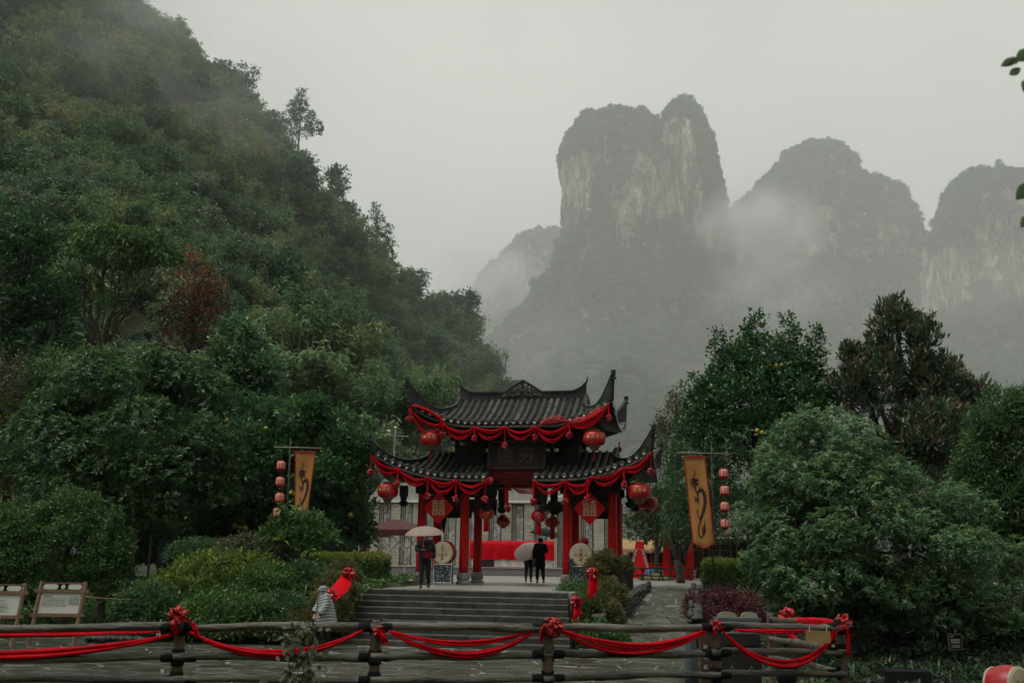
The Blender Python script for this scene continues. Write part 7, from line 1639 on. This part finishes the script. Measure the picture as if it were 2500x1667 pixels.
pw = onz(785, 1587, 0); po, J = person('person in hooded striped raincoat walking left along the court', (pw.x, pw.y, .02), -math.pi / 2 + .6, 1.56, dict(neck=(0, -.06, 1.44), head=(0, -.12, 1.53), crown=(0, -.12, 1.62), chest=(0, -.02, 1.3), elR=(.2, -.06, 1.1), wrR=(.16, -.22, .90), elL=(-.2, -.02, 1.1), wrL=(-.16, -.16, .9), anL=(-.1, -.14, .08), toL=(-.1, -.28, .035), knL=(-.1, -.12, .47), anR=(.1, .16, .10), toR=(.1, .03, .045), knR=(.1, .02, .48)), M_STR, M_COAT, hair=False)
s = 1.56 / 1.7; mb = MB(); P = []; rgp = np.random.default_rng(2)
for i, (z, rx, ry, cy) in enumerate(((.66, .31, .30, .09), (.75, .30, .29, .085), (.9, .275, .265, .07), (1.05, .255, .24, .055), (1.2, .24, .215, .035), (1.32, .22, .18, .01), (1.40, .17, .14, -.01), (1.46, .10, .10, -.04))):
    P.append([(rx * s * (1 + .03 * math.sin(5 * a + i)) * math.cos(a), (cy + ry * (1 + .03 * math.sin(5 * a + i)) * math.sin(a)) * s, z * s) for a in np.linspace(-math.pi / 2 + .12, 3 * math.pi / 2 - .12, 29)])
mb.grid(P); mb.obj('raincoat', M_STR, po, True)
mb = MB(); P = []
for i in range(11):
    e = -.8 + 2.3 * i / 10; row = []
    for j in range(21):
        a = -math.pi * .22 + math.pi * 1.44 * j / 20      # open toward the face
        r = .135 * s; row.append((r * math.cos(a) * math.cos(e * .75), (-.105 + .02 * i / 10) * s + r * 1.22 * math.sin(a) * math.cos(e * .75), (1.545 + .115 * math.sin(e * .95) + (.0 if e > 0 else 0)) * s))
    P.append(row)
mb.grid(P); mb.obj('hood', M_STR, po, True)
for S, x in (('R', 1), ('L', -1)): mb = MB(); mb.tube([(x * .2 * s, .0, 1.36 * s), (x * .24 * s, -.04 * s, 1.14 * s), (x * .2 * s, -.17 * s, .95 * s)], [.085 * s, .09 * s, .10 * s], 10, cap=False); mb.obj('sleeve', M_STR, po, True)
# ================================================================== the fence and what stands near it
rg = np.random.default_rng(71)
M_LOG = mk('wet grey log', (.03, .027, .021), (.15, .135, .108), 7, .42, 1.0, 26, stretch=(.18, 1, 1), spec=.3, lo=.38, hi=.66, piece=.25)
M_LOGB = mk('brown post wood', (.06, .042, .028), (.12, .09, .062), 6, .5, .4, 24)
M_RUB = mk('black rope lashing', (.006, .007, .007), (.014, .015, .015), 20, .7, .7, 60, stretch=(1, 1, 6), spec=.1)
M_RUB2 = mk('black rope lashing round rails', (.006, .007, .007), (.014, .015, .015), 20, .7, .7, 60, stretch=(6, 1, 1), spec=.1)
# posts: (px, py of rail top, mid, low), depth
POSTS = [(-520, 1538, 1610, 1664, 10.9), (440, 1530, 1603, 1657, 11.0), (918, 1530, 1602, 1658, 11.2), (1338, 1531, 1595, 1653, 11.5), (1745, 1530, 1592, 1646, 12.0), (2050, 1529, 1588, 1640, 12.35)]
FN = thing('fence', 'rustic log fence with black lashings across the foreground', 'fence', (0, 11.4, .45))
o0 = Vector((0, 11.4, .45))
pts = [[at(px, py, Y) for py in (a, b, c)] for px, a, b, c, Y in POSTS]
def log(pts_, r, name, mat, knots=True):
    pts_ = [Vector(p) - o0 for p in pts_]; n = 26; P = []; Rr = []; k = rg.uniform(0, 6); kn = sorted(rg.uniform(.06, .94, 5)) if knots else []
    for i in range(n + 1):
        t = i / n; p = pts_[0].lerp(pts_[-1], t) + Vector((0, .016 * math.sin(5 * t + k), .014 * math.sin(4 * t + k * 2) + .005 * math.sin(13 * t + k))); P.append(p)
        Rr.append(r * (1 + .05 * math.sin(9 * t + k) + sum(.22 * math.exp(-((t - q) / .012) ** 2) for q in kn)))
    mb = MB(); mb.tube(P, Rr, 12); return mb.obj(name, mat, FN, True)
for i, (P, q) in enumerate(zip(pts, POSTS)):
    r = .058; x, y = P[0].x, P[0].y; top = P[0].z + (.09 if i else .05)
    log([(x, y, .35), (x + rg.normal(0, .006), y, top)], r, 'post', M_LOGB, False)
    for j, p in enumerate(P):
        mb = MB(); c = Vector((x, y, p.z)) - o0; mb.lathe([(r * 1.12, -.085), (r * 1.24, -.06), (r * 1.2, 0), (r * 1.26, .05), (r * 1.1, .085)], 12, tuple(c)); mb.obj('lashing', M_RUB, FN, True)
for i in range(len(pts) - 1):
    for j in range(3):
        a, b = pts[i][j], pts[i + 1][j]; d = (b - a).normalized()
        r = (.042, .039, .036)[j]; log([a - d * .05 - Vector((0, .05, 0)), b + d * .05 - Vector((0, .05, 0))], r, 'rail', M_LOG)
        for p, s in ((a, 1), (b, -1)):
            mb = MB(); c0 = p - o0 - Vector((0, .05, 0)); mb.tube([c0 + d * s * .06, c0 + d * s * .11, c0 + d * s * .18], [r * 1.15, r * 1.3, r * 1.15], 12); mb.obj('lashing', M_RUB2, FN, True)
# the return of the fence, going back from the corner
c3 = pts[-1]; back = [at(1880, 1508, 17), at(1880, 1556, 17), at(1880, 1604, 17)]
for j in range(3): log([c3[j], back[j]], .042, 'rail', M_LOG)
log([(back[0].x, back[0].y, -.1), (back[0].x, back[0].y, back[0].z + .1)], .058, 'post', M_LOGB, False)
# cloth along the fence
def fence_swag(label, pa, pb, drop, r, Y0, Y1, tail=False, n=20):
    a, b = at(*pa, Y0), at(*pb, Y1); a.y -= .1; b.y -= .1; c = a.copy(); mb = MB(); ph = rg.uniform(0, 6)
    for q in range(3):
        w = 2.1 * q + ph; P = []; Rr = []
        for k in range(n + 1):
            t = k / n; g = math.sin(math.pi * t) ** .7; p = a.lerp(b, t) - c; p.z -= drop * 4 * t * (1 - t) * (1 + .06 * math.sin(5 * t + ph) + .05 * math.sin(w))
            p.z += r * .55 * math.cos(w + 1.6 * t) * g; p.y -= r * .4 * math.sin(w + 1.6 * t) * g; P.append(p); Rr.append(r * (.3 + .4 * math.sin(math.pi * (.1 + .8 * t)) + .07 * math.sin(k * 1.7 + w)))
        mb.tube(P, Rr, 7, sq=.9)
    o = mb.obj('fence_garland', M_RED, None, True); o.location = c; return tag(o, label, 'garland', 'red cloths swagged along the fence')
fence_swag('wide red cloth swag on the left end of the fence', (-400, 1545), (425, 1548), .22, .042, 10.9, 11.0)
fence_swag('thin red cloth strand just under the left top rail', (-400, 1542), (400, 1540), .03, .022, 10.9, 11.0)
fence_swag('red swag crossing behind the ivy on the fence', (470, 1540), (890, 1535), .25, .034, 11.0, 11.2)
fence_swag('upper red strand in the middle of the fence', (955, 1538), (1310, 1535), .13, .024, 11.2, 11.5)
fence_swag('lower red strand in the middle of the fence', (950, 1538), (1310, 1537), .24, .030, 11.2, 11.5)
fence_swag('upper red strand right of the rosette', (1370, 1536), (1725, 1533), .17, .030, 11.5, 12.0)
fence_swag('lower red strand right of the rosette', (1365, 1537), (1728, 1536), .24, .026, 11.5, 12.0)
fence_swag('deep red swag over the litter bins', (1760, 1538), (2040, 1535), .40, .034, 12.0, 12.35)
fence_swag('flat red strand under the right top rail', (1790, 1535), (1975, 1537), .02, .024, 12.0, 12.25)
fence_swag('red cloth on the fence return behind the corner', (1905, 1512), (2040, 1518), .35, .05, 16.5, 12.4)
fence_swag('broad red cloth pulled along the top of the fence return', (1895, 1512), (2035, 1518), .02, .07, 16.6, 12.5)
def rosette(label, px, py, Y, s): return cloth_flower(label, at(px, py, Y) + Vector((0, -.09, 0)), 0, s, 'red rosettes on the fence')
rosette('big red rosette on the left fence post', 440, 1508, 11.0, .95); rosette('red rosette on the middle fence post', 1350, 1530, 11.5, .9); rosette('loose red bow on the second fence post', 928, 1540, 11.2, .55)
rosette('small red bow on the post before the bins', 1745, 1527, 12.0, .6); rosette('red rosette on the fence corner post', 2052, 1518, 12.35, .85); rosette('red rosette on the fence return', 1918, 1507, 16.3, 1.25)
def tail(label, pts_, w):
    o = ribbon(label, pts_, w); o['group'] = 'red ribbon tails on the fence'; return o
tail('red tail under the left rosette', [at(440, 1518, 10.88), at(430, 1530, 10.88), at(426, 1552, 10.88)], .05); tail('short red tail beside the left rosette', [at(472, 1522, 10.88), at(478, 1535, 10.88), at(482, 1550, 10.88)], .05)
tail('red tails under the loose bow', [at(922, 1540, 11.05), at(938, 1556, 11.05), at(936, 1572, 11.05)], .1); tail('red tail left of the middle rosette', [at(1330, 1525, 11.4), at(1322, 1540, 11.4), at(1322, 1568, 11.4)], .05)
tail('red tail hanging from the corner post', [at(2066, 1530, 12.25), at(2072, 1560, 12.25), at(2072, 1600, 12.25)], .06); tail('red tail left of the corner post', [at(2034, 1535, 12.25), at(2030, 1560, 12.25), at(2022, 1585, 12.3)], .07); tail('thin red tail on the post before the bins', [at(1744, 1530, 11.9), at(1745, 1545, 11.9), at(1744, 1556, 11.9)], .03)
mb = MB(); mb.box((0, 0, 0), (.28, .02, .13)); o = mb.obj('wooden_tag', mk('pale board', (.24, .15, .06), (.30, .20, .09), 5, .6)); o.location = at(1997, 1553, 12.1); o.rotation_euler = (0, .03, -.1); tag(o, 'blank wooden board hung from the right top rail', 'board')
mb = MB()
for px in (1976, 2018): 
    a = at(px, 1528, 12.08); mb.tube([a - at(1997, 1553, 12.1), at(px, 1541, 12.09) - at(1997, 1553, 12.1)], .004, 4)
ow = mb.obj('string', M_WHITE, o); ow.rotation_euler = (0, -.03, .1)
# ivy climbing the fence
p = at(735, 1640, 10.9); P, D, vv = [], [], []; RI = np.random.default_rng(8)
for i in range(230):
    t = RI.random(); px = 735 + RI.normal(0, 22 + 12 * (t > .6)); py = 1535 + 160 * t if RI.random() < .9 else 1515 + 20 * RI.random(); q = at(px, py, 10.86 + RI.uniform(-.06, .08)); P.append(list(q - p)); D.append([RI.normal(0, .7), -.3 + RI.normal(0, .3), RI.normal(-.4, .5)]); vv.append(np.clip(RI.normal(.55, .2), 0, 1))
n = len(P); me = leaves_mesh('leaves', np.array(P), np.array(D), np.tile([0, -1., .5], (n, 1)) + RI.normal(0, .4, (n, 3)), RI.uniform(.05, .1, n), RI.uniform(.035, .065, n), np.array(vv)); t = thing('ivy', 'pale leaved ivy climbing the fence left of the second post', 'ivy', p); link('leaves', me, LM['grey'], t)
segs = [(wig((RI.normal(0, .04), 0, -.6), list(at(735 + RI.normal(0, 20), 1530 + RI.uniform(0, 40), 10.88) - p), 6, .03, RI), .007, .003) for _ in range(6)]; link('stem', trunk_mesh('stem', segs, 5), M_BARK, t)
# ---- information boards
M_FR = mk('brown board frame', (.17, .10, .06), (.25, .155, .10), 4, .55, .2, 20); M_PAN2 = mk('pale board panel', (.55, .56, .50), (.48, .49, .44), 2, .4); M_TXT = mk('grey print', (.16, .17, .15), (.2, .21, .19), 5, .6); M_PIC = mk('grey green printed picture', (.10, .17, .14), (.38, .42, .38), 3, .5)
def info_board(label, tl, tr, bl, br, Y, legs, rng, mapish=False):
    a = at(*bl, Y); t = thing('information_board', label, 'board', (a.x, a.y, 0), .12, 'brown framed information boards')
    wdt = (at(*br, Y) - a).length; zt = at(*tl, Y).z; zb = a.z; lean = .18
    Rm = Matrix.Rotation(.0, 3, 'Z')
    def S(x, z, d=0): return Vector((x + (z - zb) * lean * .35, -.0 + (z - zb) * .12 - d, z))
    mb = MB(); mb.grid([[S(.0, zb), S(wdt, zb)], [S(0, zt), S(wdt, zt)]]); mb.grid([[S(.0, zb, -.03), S(wdt, zb, -.03)], [S(0, zt, -.03), S(wdt, zt, -.03)]]); mb.obj('panel', M_PAN2, t)
    for x in (0, wdt): mb = MB(); mb.tube([S(x, -.05) , S(x, zt + .26)], .05, 4); mb.obj('upright', M_FR, t)
    for z, e in ((zb - .02, .12), (zt + .03, .12)): mb = MB(); mb.box(tuple(S(wdt / 2, z, .01)), (wdt + 2 * e, .05, .08)); mb.obj('cross_bar', M_FR, t)
    mb = MB(); mb.box(tuple(S(wdt / 2, zt + .22, .0)), (wdt, .04, .03)); mb.obj('cross_bar', M_FR, t)
    for x0, x1 in ((.06, wdt * .4), (wdt * .46, wdt * .56), (wdt * .62, wdt - .06)):
        mb = MB(); n = 8; h = .06; cxs = []
        pl = [(x0 + h * (1 - math.cos(q)), zt + .135 + h * math.sin(q)) for q in np.linspace(-math.pi / 2, -3 * math.pi / 2, n)] ; pl = [(x0 + h - h * abs(math.cos(q)), zt + .135 + h * math.sin(q)) for q in np.linspace(math.pi / 2, -math.pi / 2, n)] + [(x1 - h + h * abs(math.cos(q)), zt + .135 + h * math.sin(q)) for q in np.linspace(-math.pi / 2, math.pi / 2, n)]
        mb.add([S(x, z, .02) for x, z in pl], [tuple(range(len(pl)))]); mb.obj('title_plate', M_PAN2, t)
    H = zt - zb; mb = MB()
    def bar(x0, x1, z0, h): mb.add([S(x0, z0, .012), S(x1, z0, .012), S(x1, z0 + h, .012), S(x0, z0 + h, .012)], [(0, 1, 2, 3)])
    if not mapish:
        bar(wdt * .1, wdt * .3, zb + H * .82, .02)
        for k in range(5):
            x = wdt * .1
            while x < wdt * (.64 if k else .6): w = rng.uniform(.05, .16); bar(x, min(x + w, wdt * .66), zb + H * (.72 - .085 * k), .014); x += w + .02
    else:
        for k in range(14): bar(wdt * rng.uniform(.05, .9), wdt * rng.uniform(.05, .9) * .2 + wdt * .6, zb + H * rng.uniform(.1, .7), .008)
    if mb.v: mb.obj('print', M_TXT, t)
    if not mapish: mb = MB(); mb.add([S(wdt * .69, zb + H * .48, .013), S(wdt * .92, zb + H * .48, .013), S(wdt * .92, zb + H * .82, .013), S(wdt * .69, zb + H * .82, .013)], [(0, 1, 2, 3)]); mb.obj('picture', M_PIC, t)
    for x in (0, wdt): mb = MB(); mb.tube([S(x, zb - .32), S(x, zb - .28)], .056, 4); mb.obj('steel_band', M_STEEL, t)
info_board('brown framed information board with text and picture', (98, 1445), (196, 1438), (86, 1498), (190, 1492), 25.4, None, rg)
info_board('brown framed map board cut by the left edge', (-60, 1449), (52, 1443), (-68, 1502), (40, 1498), 24.8, None, rg, True)
# ---- bins, pillar sign, bollard, pot
M_BIN = mk('dark brown metal', (.014, .011, .009), (.024, .019, .016), 4, .5, spec=.4); M_BROWN = mk('brown sign face', (.07, .04, .028), (.09, .052, .036), 4, .5); M_PALES = mk('pale sign face', (.30, .29, .24), (.25, .24, .20), 3, .5); M_BLK = mk('black print', (.02, .02, .02), (.03, .03, .03), 5, .6)
p = at(1802, 1600, 18.3); t = thing('litter_bin', 'dark twin litter bin with pale curved sign behind the fence', 'litter bin', (p.x, p.y, 0), .05)
mb = MB(); mb.box((0, 0, .5), (.70, .4, 1.0)); mb.obj('body', M_BIN, t)
mb = MB(); mb.box((-.17, -.205, .78), (.24, .02, .12)); mb.box((.17, -.205, .78), (.24, .02, .12)); mb.obj('openings', M_RUB, t)
for x in (-.17, .17):
    me = stroke_mesh([[(x - .045, .40, .012), (x, .49, .012), (x + .045, .40, .012), (x - .045, .40, .012)], [(x - .05, .35, .012), (x + .05, .35, .012)], [(x - .04, .325, .006), (x + .04, .325, .006)]], lambda a, b: Vector((a, -.204, b)), 'recycling_mark'); link('recycling_mark', me, mk('grey print light', (.3, .3, .28), (.34, .34, .32), 4, .6), t)
mb = MB(); mb.box((0, -.02, 1.13), (.72, .3, .2)); mb.obj('sign_box', M_PALES, t)
text_part('苗族文化', .085, lambda a, b, c: (.16 + a, -.173 - c, 1.17 + b), M_BLK, t, 'lettering', .002); text_part('建设保护区', .075, lambda a, b, c: (.16 + a, -.173 - c, 1.08 + b), M_BLK, t, 'lettering', .002)
mb = MB(); mb.lathe([(.05, -.01), (.05, .0)], 14, (-.1, -.172, 1.12), 'Y'); mb.obj('round_emblem', M_TXT, t)
mb = MB(); mb.box((0, 0, 1.26), (.78, .36, .05)); mb.obj('lid', mk('grey lid', (.07, .085, .09), (.10, .115, .12), 4, .5), t)
for x, w, h in ((-.2, .34, .10), (.2, .30, .10)):
    mb = MB(); pl = [(x - w / 2, 1.29), (x + w / 2, 1.29)] + [(x + w / 2 * math.cos(q), 1.29 + h * math.sin(q) ** .6) for q in np.linspace(.12, math.pi - .12, 9)]; mb.prism(pl, .04, lambda a, b, c: (a, b - .1, c)); mb.obj('arched_plate', M_PALES, t)
p = at(1729, 1620, 18.8); t = thing('pillar_sign', 'narrow brown pillar sign with white characters', 'sign', (p.x, p.y, 0), .05)
mb = MB(); mb.box((0, 0, .55), (.30, .12, 1.1)); mb.obj('face', M_BROWN, t)
for i, ch in enumerate('茶之良'): text_part(ch, .085, lambda a, b, c, i=i: (-.06 + a, -.062 - c, .74 - .17 * i + b), M_WHITE, t, 'lettering', .002)
for i, ch in enumerate('有福人'): text_part(ch, .085, lambda a, b, c, i=i: (.08 + a, -.062 - c, .72 - .17 * i + b), M_WHITE, t, 'lettering', .002)
p = at(1688, 1620, 19.6); mb = MB(); mb.lathe([(.13, 0), (.125, .2), (.1, .8), (.095, 1.0), (.085, 1.03)], 16); o = mb.obj('bollard', mk('slate blue paint', (.055, .075, .085), (.075, .095, .105), 4, .5), None, True); o.location = (p.x, p.y, 0); tag(o, 'slate blue tapered post beside the brown pillar sign', 'post')
p = at(1920, 1640, 17.6); mb = MB(); mb.lathe([(.13, 0), (.17, .06), (.2, .25), (.21, .42), (.19, .44), (.15, .42)], 16); o = mb.obj('plant_pot', M_RUB, None, True); o.location = (p.x, p.y, .25); tag(o, 'black pot on a stone behind the fence corner', 'pot')
mb = MB(); mb.box((0, 0, .12), (.5, .5, .25)); o = mb.obj('stone_block', M_COB); o.location = (p.x, p.y, .01); tag(o, 'dark stone block under the black pot', 'stone')
lob = [(p.x + a, p.y, .95 + c, .18, .18, .13) for a, c in ((-.12, 0), (.1, .05), (0, .12), (.2, -.05))]
tree('potted_shrub', 'wispy green plant in the black pot', 'shrub', Vector((p.x, p.y, .66)), lob, 'grey', .07, .03, 110, 8, .07, R, up=.5, vbase=.55)
# ---- right corner: drum, dark sign, pedestal
p = at(2455, 1672, 14.2); drum('red drum with pale hide in the bottom right corner', p + Vector((.03, 0, -.03)), .26, .40, .55, [(-.07, .05, .10, '天'), (.07, .05, .10, '下'), (-.07, -.1, .10, '鼓'), (.07, -.1, .10, '乡')], None, -.1)
mb = MB(); mb.lathe([(.26, 0), (.22, .3), (.2, p.z - .34)], 12); o = mb.obj('drum_pedestal', M_COB); o.location = (p.x, p.y, .0); tag(o, 'stone pedestal under the corner drum', 'pedestal')
lob = [(p.x + a, p.y - .5 + b, p.z - .18 + c, .2, .15, .12) for a, b, c in ((-.25, 0, 0), (-.05, -.05, -.06), (.15, 0, 0), (-.4, .1, -.05))]
tree('shrub', 'pale young shrub in front of the corner drum', 'shrub', (p.x, p.y - .5, gz(p.x, p.y - .5)), lob, 'yel', .085, .045, 90, 8, .09, R, up=.5, vbase=.7)
p = at(2332, 1566, 17.5); t = thing('notice_sign', 'small dark notice sign with pale lettering under the big tree', 'sign', (p.x, p.y, gz(p.x, p.y)), -.1); zc = p.z - t.location.z
mb = MB(); mb.box((0, 0, zc), (.2, .015, .24)); mb.obj('plate', M_RUB, t); mb = MB()
for z in (-.122, .122): mb.box((0, -.005, zc + z), (.22, .03, .01))
for x in (-.105, .105): mb.box((x, -.005, zc), (.01, .03, .24))
mb.obj('frame', mk('grey sign frame', (.05, .05, .047), (.08, .08, .075), 5, .5), t); mb = MB(); mb.tube([(0, .02, 0), (0, .02, zc)], .015, 5); mb.obj('stake', M_BIN, t)
mb = MB()
for r_ in range(2):
    for c_ in range(6): mb.box((-.062 + .025 * c_, -.011, zc + .035 - .04 * r_), (.016, .004, .026))
for k in range(3): mb.box((0, -.011, zc - .05 - .018 * k), (.15 - .02 * (k % 2), .004, .006))
mb.box((-.05, -.011, zc + .09), (.06, .004, .012)); mb.obj('lettering', mk('dim pale print', (.22, .22, .20), (.28, .28, .26), 5, .6), t)
p = at(2208, 1640, 18.6); t = thing('stone_pedestal', 'dark stone pedestal block with round emblem under the big tree', 'pedestal', (p.x, p.y, gz(p.x, p.y)), -.05)
mb = MB(); mb.box((0, 0, .1), (.8, .5, .6), taper=.96); mb.obj('block', M_RUB, t); mb = MB(); mb.lathe([(.03, -.0), (.075, .0), (.075, .02), (.05, .02)], 14, (.1, -.27, .2), 'Y'); mb.obj('round_emblem', mk('worn emblem', (.06, .06, .055), (.09, .09, .08), 6, .7), t)
# fallen branch by the boards and the kerb stones at the bank foot
p = at(275, 1462, 26.5); rb = np.random.default_rng(3); segs = [(wig((-.7, 0, .05), (.65, 0, 0), 6, .03, rb), .02, .008), (wig((-.2, 0, .03), (.3, .1, .2), 4, .03, rb), .01, .004), (wig((0, 0, .02), (-.5, .1, -.15), 4, .03, rb), .01, .004)]; o = link('fallen_branch', trunk_mesh('fallen_branch', segs, 6), M_TIMBER); o.location = p; tag(o, 'bare fallen branch lying on the bank right of the boards', 'branch')
p0 = at(285, 1512, 26.3); p0.z = gz(p0.x, p0.y); t = thing('dry_stone_wall', 'low dry wall of dark rocks at the bank foot right of the boards', 'wall', p0)
for i in range(40):
    px = 215 + (i % 20) * 7.2 + rg.normal(0, 2); p = at(px, 1512, 26.3 + rg.uniform(-.1, .1)); z = gz(p.x, p.y) - p0.z + .05 + .13 * (i // 20)
    cobble_stone('stone', (p.x - p0.x, p.y - p0.y, z), (rg.uniform(.07, .13), .12, rg.uniform(.06, .09)), t, rg, M_COB)
# ---- leaves of a branch hanging into the picture at the right edge
M_NLEAF = mk('near leaf', (.035, .075, .018), (.06, .11, .03), 9, .4)
t = thing('overhanging_branch', 'out of focus leafy twigs hanging in at the right edge', 'branch', at(2620, 300, 3.6))
b0 = t.location
def nleaf(px, py, qx, qy, w, Y=3.6):
    a, b = at(px, py, Y) - b0, at(qx, qy, Y - .03) - b0; d = b - a; s = Vector((-d.z, 0, d.x)).normalized() * w * d.length; n = Vector((0, 1, 0)) * .15 * d.length; pr = [(0, .05), (.2, .7), (.45, 1), (.7, .75), (.9, .3), (1, .02)]
    mb = MB(); mb.grid([[a + d * q - s * k + n * k * .3, a + d * q - n * .1, a + d * q + s * k + n * k * .3] for q, k in pr]); mb.obj('leaf', M_NLEAF, t, True)
nleaf(2484, 140, 2443, 163, .17); nleaf(2492, 166, 2464, 184, .2); nleaf(2520, 120, 2480, 150, .24); nleaf(2488, 146, 2472, 158, .12); nleaf(2520, 195, 2498, 225, .3); nleaf(2520, 445, 2480, 488, .22); nleaf(2515, 520, 2492, 557, .17); nleaf(2530, 390, 2502, 402, .3)
rb = np.random.default_rng(6); segs = [(wig(at(2700, 60, 3.7) - b0, at(2515, 145, 3.6) - b0, 6, .01, rb), .008, .003), (wig(at(2720, 330, 3.7) - b0, at(2515, 455, 3.6) - b0, 6, .01, rb), .008, .003), (wig(at(2900, -100, 3.8) - b0, at(2690, 420, 3.7) - b0, 6, .02, rb), .02, .01), (wig(at(2600, 400, 3.65) - b0, at(2512, 520, 3.6) - b0, 4, .01, rb), .005, .002)]
segs.append((wig(at(2900, -100, 3.8) - b0, Vector((3.9, 3.1, 5.2)) - b0, 4, .02, rb), .02, .035)); segs.append((wig(Vector((3.95, 3.1, .3)) - b0, Vector((3.85, 3.05, 7.2)) - b0, 7, .05, rb), .09, .03))
link('twig', trunk_mesh('twig', segs, 8), M_BARK, t)
for k in range(46):      # more leaves along the boughs outside the picture
    q = [(2700, 60), (2720, 330), (2690, 420), (2760, 180), (2850, 20), (2620, 120), (2600, 410)][k % 7]; x, y = q[0] + rb.normal(0, 38), q[1] + rb.normal(0, 45)
    if x > 2570: nleaf(x, y, x + rb.normal(-22, 18), y + rb.uniform(12, 44), rb.uniform(.16, .26), 3.7)
